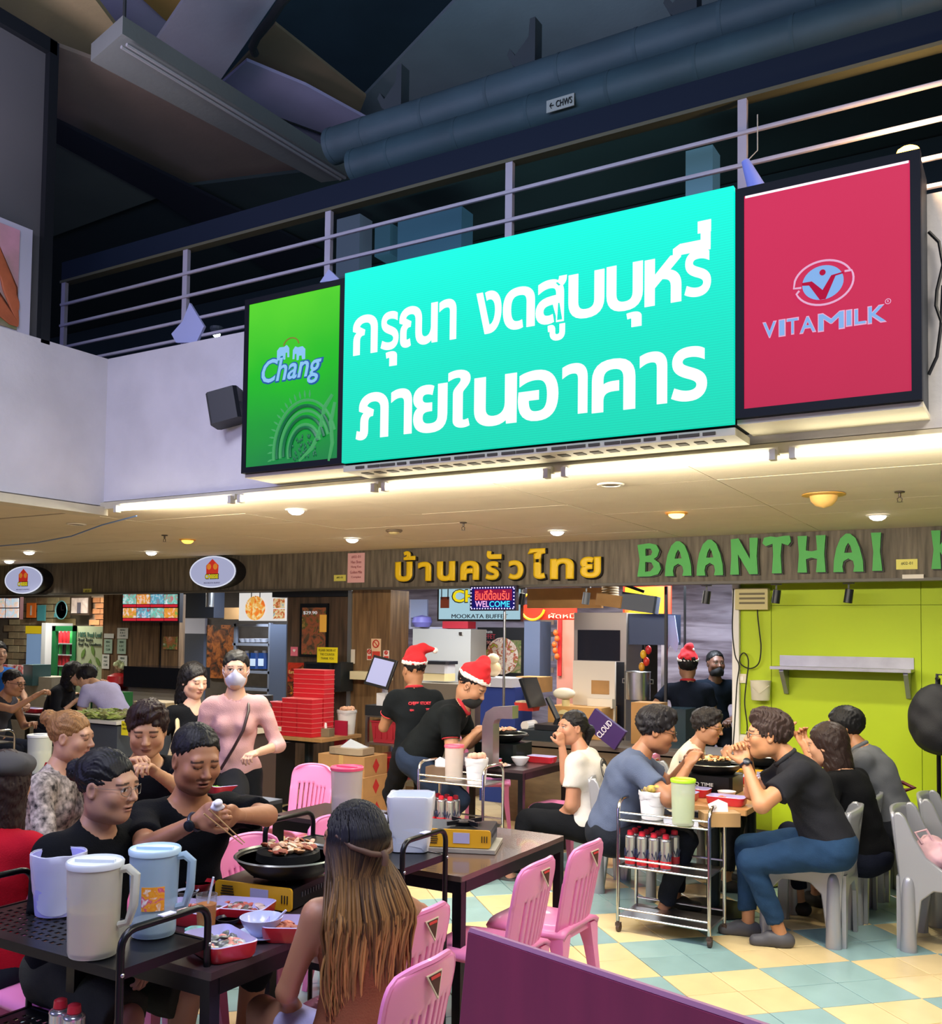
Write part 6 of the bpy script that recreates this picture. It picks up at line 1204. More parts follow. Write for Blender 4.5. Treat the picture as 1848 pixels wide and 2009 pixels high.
def bin_(lab,p,h,r,liner='E4E8F8',body='B4B4F0',sq=False,wrap=.4,fill=None,rz=0):  # default tub colour has violet lamplight painted in
    t=thing('waste_bin',lab,'bin',tuple(p),R(rz))
    if sq:
        g=G(); n=7
        vs=[];fs=[];prof=[(.78,0),(.80,.01),(1.0,h),(.95,h),(.76,.02)]
        for k,(s_,z) in enumerate(prof): vs+=[(x*s_,y*s_,z) for x,y in rrect(2*r,2*r,r*.35,4)]
        m_=20
        for k in range(len(prof)-1):
            for i in range(m_): fs.append((k*m_+i,k*m_+(i+1)%m_,(k+1)*m_+(i+1)%m_,(k+1)*m_+i))
        fs+=[tuple(range(m_-1,-1,-1)),tuple(range(4*m_,5*m_))]; g.add(vs,fs); g.obj('tub',mat(body,.4),t,True)
        base=rrect(2*r,2*r,r*.35,6); 
    else:
        g=G(); g.lathe([(0,0),(r*.80,0),(r*.82,.01),(r,h),(r*.96,h),(r*.78,.02),(0,.02)],n=28); g.obj('tub',mat(body,.4),t,True); base=[(r*math.cos(2*math.pi*i/28),r*math.sin(2*math.pi*i/28)) for i in range(28)]
    # bag liner folded over the rim, wrinkled
    vs=[];fs=[];m_=len(base); rows=[(.90,h*.62),(.95,h*.9),(1.0,h+.006),(1.035,h+.004),(1.045,h-.02)]+[(1.045-.03*u,h*(1-wrap*u)-.02*(1-u)) for u in (.2,.35,.5,.65,.8,.92,1)]; R2=random.Random(3)
    for k,(s_,z) in enumerate(rows):
        s_*=(.80+.20*min(1,z/h)) if k>4 else 1
        for i,(x,y) in enumerate(base):
            n_=1+((.010 if not sq else .022)*math.sin(i*1.1+k*.9+2*math.sin(k*.7+i*.2))+(.010 if not sq else .014)*R2.uniform(-1,1))*(.2 if k<3 else 1); vs.append((x*s_*n_,y*s_*n_,z+(.006*math.sin(i*.9+k) if k>4 else .002*math.sin(i*1.3))+ (.03*math.sin(i*.45)*(k-8)/3 if k>8 else 0)))
    for k in range(len(rows)-1):
        for i in range(m_): fs.append((k*m_+i,k*m_+(i+1)%m_,(k+1)*m_+(i+1)%m_,(k+1)*m_+i))
    g=G(); g.add(vs,fs); g.obj('bag_liner',mat(liner,.35,trans=.25,ior=1.1,alpha=.8),t,True)
    if fill: 
        g=G()
        for i in range(9): a=i*2.4; g.ball((r*.5*math.cos(a),r*.5*math.sin(a),h+.01*(i%3)),(r*.4,r*.3,.03),8)
        g.obj('rubbish',fill,t,True)
    return t
def az_(px,py,z): p=az(px,py,z); return Vector((p.x,p.y,z))
sd=lambda w_,p:w_*(Vector((p.x,p.y,p.z-H0)).dot(_f))/FL
zt=ZT1+.004
p=az_(182,1872,zt); jug('tall jug three-quarters full of cloudy pale tea, nearest on the black trolley',p,.27,.080,'D0D8DC','C4AC58',.50,'DCDCCC',28)
p=az_(300,1832,zt); jug('clear lidded jug nearly empty of pale drink with an orange sticker, on the black trolley',p,.265,.078,'B8D4E4','D0D8C0',.17,'B8D4E8',28,sticker=-72)
p=az_(112,1790,zt); bin_('violet-white plastic bin lined with a clear bag on the black trolley',p,.20,.088,wrap=.85)
p=az_(806,1665,ZT2+.004); bin_('white square bin with a crumpled white liner on the second black trolley',p,.235,.098,'F0F4FA','DCE4F0',True,.88,rz=28)
p=az_(738,1655,ZT2+.004); 
def tissue_box(lab,p,rz=0,c='B08C5C'):
    t=thing('tissue_box',lab,'box',tuple(p),R(rz)); g=G(); g.box((0,0,.04),(.22,.12,.08),bev=.004); g.obj('box',mat(c,.7,var=.1),t)
    vs=[(-.05,-.01,.08),(.05,-.01,.08),(.05,.01,.08),(-.05,.01,.08),(-.065,.02,.12),(-.01,-.01,.155),(.05,.0,.13),(.0,.03,.14)]; g=G(); g.add(vs,[(0,1,6,5,4),(1,2,6),(2,3,4,7,6),(3,0,4),(4,5,7),(5,6,7)]); g.obj('tissue',mat('F0F0F4',.8),t,True); return t
tissue_box('tissue box with a white tissue beside the square white bin',p,20,'2A2C30')
# trolley contents on the right
zc=.686+.004
p=az_(1280,1606,zc); bin_('white bin filled with yellow and purple rubbish on the chrome trolley',p,.165,.082,'F4F4F8','F0F0F4',False,.35,mat('D8C040',.7,var=.6,scale=25,c2='6A4488'))
p=az_(1340,1618,zc); jug('lime-lidded jug of pale green drink on the chrome trolley',p,.262,.072,'A8DC30','D0DC9C',.62,'D8E4C8',0,handle=False)
p=az_(1408,1622,zc); tissue_box('brown tissue box on the right end of the chrome trolley',Vector((p.x-.005,p.y+.05,p.z)),35)
def gas_can(lab,p,group):
    t=thing('gas_can',lab,'gas can',tuple(p),rnd.uniform(0,6),group=group); g=G(); g.lathe([(0,0),(.033,0),(.034,.004),(.033,.008),(.033,.165),(.034,.170),(.030,.176),(.018,.182),(0,.182)],n=18); g.obj('body',mat('C8C8CC',.22,.85),t,True)
    g=G(); g.lathe([(.0336,.008),(.0336,.05),(.0334,.05),(.0334,.008)],n=18); g.obj('red_band',mat('C82834',.4),t,True)
    g=G(); 
    for i in range(3): a=R(120*i); g.tube([(.0345*math.cos(a+d),.0345*math.sin(a+d),z) for d,z in ((-.7,.09),(-.25,.055),(0,.10),(.25,.055),(.7,.09))],.005,5)
    g.obj('navy_mark',mat('1C2444',.4),t); g=G(); g.lathe([(.018,.182),(.021,.183),(.019,.205),(.012,.209),(0,.209)],n=14); g.obj('cap',mat('D02838',.4),t,True); return t
first=None
for a in range(4):
    for b in range(3):
        if a==3 and b==1: continue
        x=TRX0+.06+.075*a; y=TRY0+.05+.078*b; p=Vector((x,y,.406))
        l_='gas can, %s row and %s from the left, on the lime-lidded-jug trolley'%(('front','middle','rear')[b],('first','second','third','fourth')[a])
        if first is None: first=gas_can(l_,p,'gas cans on the chrome trolley at the wood table')
        else: dup(first,p,rnd.uniform(0,6),l_)
k=0
for a in range(4):
    for b in range(2):
        p=Vector((-4.06+.078*a,6.18+.08*b,.386)); o=dup(first,p,rnd.uniform(0,6),'gas can, %s row and %s from the left, on the pink-jug trolley'%(('front','rear')[b],('first','second','third','fourth')[a])); o['group']='gas cans on the pink-jug trolley'
for px,py,l in ((133,1962,'red-capped gas can on the lower tray, left of the pair at the bottom edge'),(160,1972,'red-capped gas can on the lower tray, right of the pair at the bottom edge')):
    p=az(px-14,py,.66); o=dup(first,(p.x,p.y,.456),1,l); o['group']='pair of gas cans on the black trolley'
zt=.706; p=Vector((-3.82,6.22,zt)); jug('pink-lidded jug of cloudy drink on the chrome trolley',p,.26,.072,'F06078','D8CCB0',.45,'E0D4CC',0,handle=False)
bin_('white lined tub beside the pink-lidded jug',Vector((-3.63,6.23,zt)),.18,.085,'F0F0F4','E4E4E8',False,.4,mat('D8A088',.7)); tissue_box('tissue box at the left of the pink-lidded jug',Vector((-4.0,6.33,zt)),10,'6A5440')
p=az_(679,1600,.80); jug('pink-lidded jug standing behind the long-haired woman',Vector((p.x,p.y,.80)),.26,.088,'F0587C','D8C8C0',.4,'D8D0CC',0,handle=False)
black_table('low black side table carrying the pink-lidded jug behind the long-haired woman',p.x-.35,p.x+.12,p.y-.2,p.y+.25,z=.80)
# ---- stoves and grill pans
def stove(lab,p,rz,front='D8A420'):
    t=thing('gas_stove',lab,'stove',tuple(p),R(rz)); g=G(); g.box((0,.005,.045),(.34,.27,.075),bev=.01); g.obj('body',mat('15171A',.35,.4),t)
    g=G(Matrix.Translation((0,-.133,.045))@XZ); g.prism(rrect(.345,.085,.014,3),-.004,.004); fp=g.obj('front_panel',mat(front,.4),t)
    for r_ in range(6): g=G(); g.box((-.115,-.139,.020+.010*r_),(.06-.004*abs(r_-2),.003,.004)); g.obj('vent_slot',mat('2A2010',.6),t)
    for k in range(3): g=G(); g.box((.13+.012*k,-.139,.045),(.004,.003,.03)); g.obj('vent_slot',mat('2A2010',.6),t)
    g=G(); g.box((.03,-.139,.048),(.08,.003,.05)); g.obj('label',mat('A8A8C8',.5),t)
    g=G(); 
    for k in range(9): g.box((.171,-.06+.02*k,.05),(.003,.008,.018))
    g.obj('side_vents',mat('50545A',.4,.5),t)
    g=G(); g.lathe([(.04,.083),(.05,.1),(.03,.105),(0,.1)],n=16,c=(.02,.02,0)); g.obj('burner',mat('3A3A3E',.3,.8),t,True)
    for k in range(4): a=R(45+90*k); g=G(); g.box((.02+.07*math.cos(a),.02+.07*math.sin(a),.098),(.07,.008,.02),a); g.obj('pan_support',mat('202226',.4,.5),t)
    for sx in (-1,1):
        for sy in (-1,1): g=G(); g.box((sx*.14,sy*.10,.004),(.03,.03,.008)); g.obj('foot',BLACK,t)
    return t
FOODC=[mat('C89060',.6,var=.4,scale=40),mat('E0C8A8',.5,var=.3,scale=40),mat('A05038',.6,var=.4,scale=40),mat('D8A888',.5,var=.3,scale=40)]
def food_bits(par,n,rad,z,cols,seed=1,size=.022,name='food',ry=1):
    R3=random.Random(seed)
    for ci,m_ in enumerate(cols):
        g=G()
        for i in range(n//len(cols)):
            a=R3.uniform(0,6.28); r_=rad*math.sqrt(R3.random()); s_=size*R3.uniform(.6,1.3)
            g.ball((r_*math.cos(a),r_*ry*math.sin(a),z+R3.uniform(0,size*.5)),(s_,s_*R3.uniform(.4,.8),s_*.35),6,M=Euler((R3.uniform(-.5,.5),R3.uniform(-.5,.5),R3.uniform(0,3))).to_matrix().to_4x4())
        o=g.obj(name,m_,par,True); o['kind']='stuff'
def grill_pan(lab,p,r=.185,cols=None,seed=1,deep=True,rim='8A8C84',steam=False):
    t=thing('grill_pan',lab,'pan',tuple(p)); g=G(); g.lathe([(0,0),(r*.72,0),(r*.95,.045),(r,.062),(r*1.02,.064),(r*.99,.058),(r*.93,.045),(r*.72,.030),(0,.030)],n=36); g.obj('pan_body',mat('1C1F20',.4,.2),t,True)
    g=G(); g.lathe([(r*.97,.058),(r*1.0,.060),(r*1.03,.064),(r*1.0,.069),(r*.97,.062)],n=36,cap=False); g.obj('pan_rim',mat(rim,.3,.6),t,True)
    g=G(); g.lathe([(0,.050),(r*.95,.050)],n=30); o=g.obj('broth',mat('8A9484',.3,var=.3,scale=14),t); 
    g=G(); g.lathe([(0,.092),(r*.52,.084),(r*.60,.080),(r*.62,.040),(0,.036)],n=30); g.obj('grill_dome',mat('121314',.65,spec=.2),t,True)
    food_bits(t,72,r*.56,.092,cols or FOODC,seed); 
    for sx in (-1,1): g=G(); g.box((sx*(r*1.06),0,.055),(.03,.08,.012),bev=.005); g.obj('ear_handle',mat('1A1C1E',.4),t)
    return t
zt=.752
ps=az(497,1760,.79); st=stove('yellow-fronted gas stove under the large grill pan',(ps.x-.02,ps.y+.13,zt),-28+0)
st.rotation_euler.z=R(9)
grill_pan('large round grill pan with charred meat and seafood on the yellow stove',(st.location.x+.05,st.location.y+.03,zt+.108),.205,seed=4)
ps=az(905,1660,.79); st2=stove('yellow-fronted gas stove alone on the brown-topped table',(ps.x-.10,ps.y+.15,zt+.02),22); g=G(); g.box((0,0,.010),(.36,.30,.018),bev=.004); o=g.obj('stone_slab',mat('9C988C',.6,var=.2),None,loc=(st2.location.x+.02,st2.location.y,zt)); o.rotation_euler.z=R(22); tag(o,'flat grey slab under the lone stove','slab')
# ---- red trays, bowls and cups
def food_tray(lab,p,rz,cols,seed,w_=.245,d_=.165,n=66,group='red melamine trays on the front table'):
    t=thing('food_tray',lab,'tray',tuple(p),R(rz),group=group)
    def ring(s_,z,wav=0): 
        out=[]
        for x,y in rrect(w_*s_,d_*s_,.03,4): 
            zz=z-(wav*.016*(1 if abs(x)<w_*.16 else 0)); out.append((x,y,zz))
        return out
    n_=20
    def shell(rings,name,m_):
        vs=[q for r_ in rings for q in r_]; fs=[]
        for k in range(len(rings)-1):
            for i in range(n_): fs.append((k*n_+i,k*n_+(i+1)%n_,(k+1)*n_+(i+1)%n_,(k+1)*n_+i))
        fs.append(tuple(range(n_-1,-1,-1)) if name=='outer' else tuple(range((len(rings)-1)*n_,len(rings)*n_))); g=G(); g.add(vs,fs); g.obj(name+'_shell',m_,t,35)
    shell([ring(.88,0),ring(.95,.012),ring(1,.052,1)],'outer',REDP); shell([ring(1,.052,1),ring(.96,.054,1),ring(.90,.016),ring(.86,.010)],'inner',LILAC_LIT)
    food_bits(t,n,w_*.40,.026,cols,seed,.022,ry=d_/w_); return t
RAW=[mat('C86858',.45,var=.4,scale=30),mat('E4C8C0',.35,var=.3,scale=30),mat('7C7870',.35,var=.5,scale=40)]; MEAT=[mat('A84434',.45,var=.4,scale=30),mat('C06848',.45,var=.4,scale=30)]; BACON=[mat('E09080',.4,var=.4,scale=30),mat('6A6C68',.3,var=.5,scale=40),mat('C8CCC0',.3,var=.3,scale=40)]
for px,py,rz,cc,sd_,lab in ((432,1868,-20,BACON,1,'red tray of grey mussels and pink bacon at the near corner of the front table'),(588,1838,30,MEAT,2,'red tray of minced red meat beside the woman\'s elbow'),(468,1800,20,RAW,3,'red tray of prawns and dark meat behind the iced tea'),(372,1805,10,RAW,5,'red tray partly hidden behind the clear jug')):
    food_tray(lab,az_(px,py,zt),rz,cc,sd_)
def bowl(lab,p,r=.075,h=.055,m_=None,fill=None,spoon=False,group=None,plate=False):
    t=thing('bowl',lab,'bowl',tuple(p),group=group); g=G(); g.lathe([(0,0),(r*.45,0),(r*.5,.006),(r*.85,h*.6),(r,h),(r*.96,h),(r*.8,h*.6),(r*.42,.010),(0,.010)],n=26); g.obj('bowl_body',m_ or mat('C8D0F0',.25,coat=.4),t,True)
    if fill: g=G(); g.lathe([(0,h*.72),(r*.86,h*.72)],n=22); o=g.obj('sauce',fill,t)
    if spoon: g=G(); g.ball((r*.1,0,h*.5),(.026,.018,.006),8); g.tube([(r*.3,0,h*.55),(r*.9,.01,h*1.05),(r*1.25,.02,h*1.5)],[.006,.005,.004],6); g.obj('spoon',mat('D0D8F8',.3),t,True)
    return t
p=az_(512,1838,zt); t=thing('saucer','pale blue saucer under the soup bowl','plate',tuple(p)); g=G(); g.lathe([(0,0),(.045,0),(.085,.012),(.087,.015),(.045,.006),(0,.006)],n=26); g.obj('plate_body',mat('B8CCF0',.3,coat=.3),t,True)
bowl('pale blue soup bowl with a white spoon on its saucer',p+Vector((0,0,.007)),.074,.062,spoon=True)
bowl('small dark bowl of chilli sauce beside the iced tea',az_(447,1818,zt),.045,.032,mat('1E1E34',.3),mat('8A4020',.4,var=.5,scale=120)); bowl('red bowl with pale rim before the stove',az_(393,1752,zt),.058,.045,REDP,mat('B8D8E0',.3)); bowl('small bowl of chopped chilli behind the clear jug',az_(367,1762,zt),.045,.03,mat('D0D8EC',.3),mat('7A3820',.5,var=.5,scale=100))
p=az_(404,1825,zt); t=thing('iced_tea','glass of orange iced milk tea with a clear straw','drink',tuple(p)); g=G(); g.lathe([(0,0),(.031,0),(.037,.125),(.035,.125),(.029,.006),(0,.006)],n=22); g.obj('glass',mat('E8F0F0',.08,trans=.9,ior=1.1,alpha=.5),t,True); g=G(); g.lathe([(0,.006),(.029,.008),(.034,.092),(0,.092)],n=22); g.obj('tea',mat('B46A1C',.3),t,True); g=G(); g.tube([(-.01,0,.02),(.02,.01,.185)],.004,8); g.obj('straw',mat('D8E0F0',.3,alpha=.8),t,True)
p=az_(385,1835,zt); t=thing('foil_packet','crumpled teal and white snack packet beside the iced tea','packet',tuple(p),.4); g=G(); g.ball((0,0,.016),(.045,.03,.016),10); g.obj('packet',mat('58C8B0',.35,var=.7,scale=40,c2='E8E8E8'),t,True)
p=az_(370,1858,zt); t=thing('table_lighter','purple plastic tongs with a white tip beside the near red tray','tongs',tuple(p),.35); g=G(); g.tube([(0,0,.02),(.10,.0,.028)],[.010,.007],8); g.obj('grip',mat('7A3888',.4),t,True); g=G(); g.tube([(.10,0,.028),(.125,0,.034)],[.009,.003],8); g.obj('tip',mat('E0D8F0',.4),t,True)
# right-hand table dishes
grill_pan('round grill pan heaped with browned meat between the men with glasses',(-1.98,6.62,.875),.20,[mat('D8A868',.6,var=.4,scale=40),mat('B87840',.6,var=.4,scale=40),mat('E8D0A0',.6,var=.3,scale=40)],7)
t=thing('grill_burner','black stove block with white lettering under the meat-heaped pan','stove',(-1.98,6.60,.752)); g=G(); g.box((0,0,.06),(.36,.30,.12),bev=.02); g.obj('body',mat('16181B',.35,.3),t); o=text('BBQ TIME',.04,facing(-.03,-.152,.06),mat('D8D8D8',.5),'lettering',t,.001,.001,fit=(.17,.028))
t=stove('yellow-fronted stove with black lettering on the far wood table',(-1.82,7.35,.752),0,'E0B01C'); grill_pan('dark pan on the far wood table behind the man in the black polo',(-1.85,7.40,.86),.17,seed=11)
for x,y,lab,sd_,cc in ((-2.05,6.13,'red tray nearest the chrome trolley on the wood table',21,[mat('E0D8D0',.5)]),(-2.03,6.33,'red tray behind the first one on the wood table',22,[mat('E4D8D0',.5)]),(-1.74,6.12,'orange-filled red tray at the corner by the polo man\'s elbow',23,[mat('E07030',.5,var=.3,scale=40)]),(-1.92,7.10,'salad-filled red tray on the far wood table',24,[mat('B8C860',.5,var=.4,scale=30),mat('E0E0A8',.5)])): food_tray(lab,(x,y,zt),0,cc,sd_,.24,.14,20,'red trays on the wood tables')
bowl('white bowl beside the stack of trays on the wood table',Vector((-1.80,6.33,zt)),.06,.05,mat('E8E4E4',.3)); bowl('white bowl beside the yellow stove on the far wood table',Vector((-1.72,7.02,zt)),.065,.055,mat('E8E4E4',.3))
# middle table dishes
grill_pan('grill pan with pink meat on the middle black table',(-3.95,7.22,.91),.20,[mat('D89878',.6,var=.4,scale=40),mat('E0B898',.6,var=.3,scale=40)],13)
t=thing('grill_burner','dark green-black stove block under the middle table pan','stove',(-3.95,7.22,.752)); g=G(); g.box((0,0,.075),(.40,.32,.15),bev=.02); g.obj('body',mat('14201E',.35,.3),t)
for x,y,lab,sd_,cc,ww in ((-3.93,6.85,'long red tray with yellow slices on the middle black table',31,[mat('E8D060',.5,var=.3,scale=30),mat('E0B0A0',.5)],.30),(-3.60,7.25,'red tray beyond the white bowl on the middle black table',32,[mat('D8C8A8',.5,var=.3,scale=30)],.24)): food_tray(lab,(x,y,zt),0,cc,sd_,ww,.13,20,'red trays on the middle table')
bowl('white bowl on the middle black table',Vector((-3.66,6.98,zt)),.075,.065,mat('E4E4E8',.3)); t=thing('meat_plate','white plate of sliced pork on the middle black table','plate',(-3.76,6.80,zt)); g=G(); g.lathe([(0,0),(.06,0),(.10,.015),(.06,.006),(0,.006)],n=24); g.obj('plate_body',mat('E0E0E8',.3),t,True); food_bits(t,20,.07,.016,[mat('E4B8A0',.5,var=.3,scale=30)],5)
p=Vector((-4.30,7.0,zt)); t=thing('glass_jar','clear jar with steel lid by the working hands','jar',tuple(p)); g=G(); g.lathe([(0,0),(.04,0),(.042,.09),(.035,.11),(0,.11)],n=18); g.obj('jar_body',mat('C8C8B8',.15,trans=.6,ior=1.1,alpha=.7),t,True); g=G(); g.lathe([(.037,.11),(.037,.13),(0,.13)],n=18); g.obj('lid',STEEL,t,True)
t=thing('smoke_extractor','bent stainless smoke extractor pipe over the middle table','extractor',(-4.02,6.62,0)); 
a=ay(962,1482,6.72); z0=a.z; top=ay(975,1395,6.72).z
g=G(); P=[(a.x,6.72,.77),(a.x,6.72,top-.10),(a.x+.02,6.72,top-.04),(a.x+.07,6.72,top-.01),(a.x+.22,6.72,top)]
ws=[.055]*5; vs=[];fs=[]
for i,(x,y,z) in enumerate(P):
    dx,dz=[(1,0),(1,0),(.8,.6*-1),(.4,-.9),(0,-1)][i]; 
    for s1_,s2_ in ((-1,-1),(1,-1),(1,1),(-1,1)): vs.append((x+dx*.05*s1_,y+.05*s2_,z+dz*.05*s1_))
for i in range(4):
    for j in range(4): fs.append((i*4+j,i*4+(j+1)%4,(i+1)*4+(j+1)%4,(i+1)*4+j))
fs+=[(3,2,1,0),(16,17,18,19)]; g.add([(x+4.02,y-6.62,z) for x,y,z in vs],fs); g.obj('duct_arm',STEEL,t)
g=G(); g.box((a.x+4.02,.10,.765),(.16,.16,.02)); g.obj('foot_plate',BLACKM,t)
# far black table (behind seated men): pan, stove, salad tray, bin, jugs
grill_pan('grill pan the young man in black cooks on, behind the men',tuple(az_(300,1518,.90)),.19,seed=15); p=az_(300,1545,.752); stove('yellow gas stove under the pan behind the men',(az(300,1525,.90).x,az(300,1525,.90).y,.752),-10)
food_tray('red tray heaped with green salad at the corner behind the bearded man',az_(430,1553,.754),-20,[mat('7CB040',.5,var=.4,scale=30),mat('A8D060',.5,var=.3,scale=30)],41,.28,.18,60,None)
p=az_(75,1560,.60); jug('frosted tub-shaped jug of pale liquid behind the grey cap',Vector((p.x,p.y,.76)),.27,.085,'DCE0D8','D8D0A0',.55,'DCE0D0',0,handle=False); bx=p
black_table('black table under the frosted jug behind the grey cap',p.x-.6,p.x+.25,p.y-.95,p.y+.28,z=.756,top=TOPG)
p=az_(165,1520,.76); bin_('white round tub behind the woman with the blond bun',Vector((bx.x+.12,bx.y+.16,.76)),.12,.10,'E4E4E8','DCDCE0'); 
p=az_(100,1560,.85); t=thing('handbag','glossy red quilted handbag behind the grey cap','bag',tuple(az(97,1568,.757)+Vector((0,0,.085)))); g=G(); g.ball((0,0,0),(.13,.06,.085),14); g.tube([(-.08,0,.05),(-.04,0,.13),(.05,0,.13),(.09,0,.05)],.010,8); o=g.obj('bag_body',mat('B01830',.25,coat=.5,bump=.5,bscale=35),t,True)
# carton stack, rack, red boxes
def carton(lab,x0,y0,x1,y1,Y,dep,diamond=False):
    X0,X1,Z0,Z1=rect(x0,y0,x1,y1,Y); Z0=max(Z0,0); t=thing('carton',lab,'box',((X0+X1)/2,Y+dep/2,Z0),group='brown gas cartons stacked on the floor'); w_,h_=X1-X0,Z1-Z0
    g=G(); g.box((0,0,h_/2),(w_,dep,h_)); g.obj('box',KRAFT,t); g=G(); g.box((0,0,h_+.001),(.05,dep,.003)); g.box((0,-dep/2-.001,h_-.04),(.05,.003,.08)); g.obj('tape',mat('C8A468',.3),t)
    text('48CANS / 250G NET',.02,facing(-.02,-dep/2-.002,h_*.2),mat('5A3C24',.7),'print',t,.0005,fit=(w_*.5,.022))
    g=G(Matrix.Translation((w_/2+.002,0,h_*.5))@Matrix.Rotation(R(90),4,'Z')@XZ); g.prism([(0,-.07),(.05,0),(0,.07),(-.05,0)],-.001,.001); g.obj('red_diamond',mat('B82828',.6),t)
    return t
carton('topmost brown carton of the stack by the round-based table',624,1482,715,1522,7.30,.36); carton('middle brown carton of the stack, under the topmost',611,1522,712,1562,7.25,.40); carton('bottom brown carton of the stack, on the floor',609,1562,712,1612,7.25,.42)
p=ay(690,1468,7.42); t=thing('wrapped_pack','clear-wrapped flat pack lying on the topmost carton','pack',tuple(p)); t.location.z=ay(690,1482,7.30).z; g=G(); g.box((0,0,.03),(.40,.24,.06),bev=.03); g.obj('pack',mat('A89880',.3,bump=.5,bscale=30),t,True); g=G(); g.add([(-.1,-.05,.06),(.12,-.05,.06),(.0,-.02,.14),(.14,.08,.06),(-.08,.08,.06)],[(0,1,2),(1,3,2),(3,4,2),(4,0,2)]); g.obj('paper_flap',mat('C8D0D8',.5),t)
t=thing('storage_rack','grey steel rack with red crates between the cartons and the worker','shelf',(-5.55,7.95,0)); 
for sx in (-1,1):
    for sy in (-1,1): g=G(); g.box((sx*.22,sy*.2,.5),(.03,.03,1.0)); g.obj('post',STEEL,t)
for z in (.05,.38,.72,.99): g=G(); g.box((0,0,z),(.46,.44,.02)); g.obj('shelf',STEEL,t)
for z,lab,c_ in ((.39,'red plastic crate on the lower rack shelf','C02838'),(.73,'red crate of packed goods on the upper rack shelf','A82834'),(.06,'yellow-brown carton on the bottom rack shelf','B8905C')):
    q=thing('crate',lab,'crate',(-5.55,7.93,z+.002)); g=G(); g.box((0,0,.10),(.36,.34,.20),taper=.9); g.obj('tub',mat(c_,.45),q); g=G(); 
    if c_!='B8905C':
        for k in range(5): g.box((-.14+.07*k,-.165,.10),(.02,.01,.12))
    g.box((0,0,.205),(.38,.36,.014)); g.obj('rim',mat(c_,.4),q)
# register terminal with white screen
t=thing('pos_terminal','tilted card terminal with a white screen before the timber pillar','terminal',(-5.55,7.85,1.0)); g=G(); g.box((0,0,.05),(.40,.36,.10),bev=.01); g.obj('cash_drawer',mat('14181C',.5),t)
M_=Matrix.Translation((-.05,-.12,.42))@Matrix.Rotation(R(-18),4,'X')@Matrix.Rotation(R(10),4,'Y'); g=G(M_); g.box((0,0,0),(.30,.03,.30),bev=.005); g.obj('screen_case',mat('16181C',.4),t); g=G(M_); g.box((0,-.017,0),(.25,.004,.25)); g.obj('screen',mat('C8C8F0',.4,emit=.8),t); g=G(); g.tube([(-.05,-.05,.10),(-.05,-.05,.33)],.03,8); g.box((-.02,-.1,.16),(.10,.12,.12)); g.obj('stand',mat('C8C8CC',.5),t)
block('white_appliance','long cream appliance top behind the terminal, at the pillar foot','appliance',686,1318,755,1334,8.45,.15,CREAM)
# the red lidded box stack
def redbox(x,y,z,lab,first=[None]):
    if first[0] is None:
        t=thing('red_box',lab,'box',(x,y,z),group='red meal boxes stacked on the wood table'); g=G(); g.box((0,0,.022),(.20,.16,.042)); g.obj('box',mat('C8202C',.45),t); g=G(); g.box((0,0,.0435),(.206,.166,.006)); g.obj('lid_edge',mat('E87070',.45),t); first[0]=t; return t
    return dup(first[0],(x,y,z))
base=.762; lab='red meal box in the stacks on the wood table'
xs=[-6.72,-6.51,-6.30]
for ci,(x,y,n) in enumerate(((xs[0]-.03,7.56,7),(xs[1]-.03,7.56,8),(xs[1]-.04,7.74,14),(xs[2]-.05,7.74,14),(xs[2]-.05,7.56,8))):
    for k in range(n): 
        o=redbox(x,y,base+.0475*k,lab); o['label']='red meal box, %s from the bottom of the %s stack'%(('lowest','second','third','fourth','fifth','sixth','seventh','eighth','ninth','tenth','eleventh','twelfth','thirteenth','fourteenth')[k],('front left low','front middle low','tall rear left','tall rear right','front right low')[ci])
t=bin_('white bucket of straws and sticks on the wood table',Vector((-6.22,8.0,.762)),.24,.10,'E8E8E8','E4E4E0',False,.1,mat('D8A888',.6)); tissue_box('cardboard napkin box on the wood table',Vector((-6.28,7.68,.762)),10,'7C7058'); block('menu_card','crimson menu card standing beside the white bucket','menu',656,1414,680,1445,7.85,.02,mat('A01838',.5))
# salad counter behind the standing women
pc=az(552,1430,.92); t=thing('salad_counter','dark counter with lettuce and plants behind the pink-sweatered woman','counter',(pc.x-.46,pc.y-.20,0)); g=G(); g.box((0,0,.45),(.86,.34,.9)); g.obj('body',mat('3A3030',.5),t); g=G(); g.box((0,0,.92),(.92,.40,.04)); g.obj('top',mat('B8B0A0',.4),t)
R4=random.Random(9)
for k,(dx,dy,lab,c_) in enumerate(((.14,-.1,'bunch of yellow-green lettuce in a glass vase on the salad counter','B8CC50'),(.30,-.18,'fresh lettuce head at the end of the salad counter','98C048'),(.0,-.08,'green lettuce bundle nearest the pink-sweatered woman','88B440'))):
    q=thing('lettuce',lab,'lettuce',(t.location.x+dx,t.location.y+dy,.94)); g=G(); g.lathe([(0,0),(.05,0),(.055,.12),(0,.12)],n=12); g.obj('vase',mat('C8D0C8',.2,trans=.5,alpha=.7),q,True); g=G()
    for i in range(16): a=R4.uniform(0,6.28); e=R4.uniform(.02,.09); g.ball((e*math.cos(a),e*math.sin(a),.15+R4.uniform(0,.10)),(.045,.03,.05),6,M=Euler((R4.uniform(-1,1),R4.uniform(-1,1),0)).to_matrix().to_4x4())
    o=g.obj('leaves',mat(c_,.5,var=.5,scale=25),q,True); o['kind']='stuff'
q=thing('sauce_jar','tall dark jar beside the lettuce','jar',(t.location.x+.36,t.location.y+.08,.94)); g=G(); g.lathe([(0,0),(.07,0),(.07,.2),(.04,.24),(0,.24)],n=16); g.obj('jar_body',mat('4A3028',.2),q,True); g=G(); g.lathe([(.075,.24),(.075,.29),(0,.29)],n=16); g.obj('lid',BLACK,q,True)
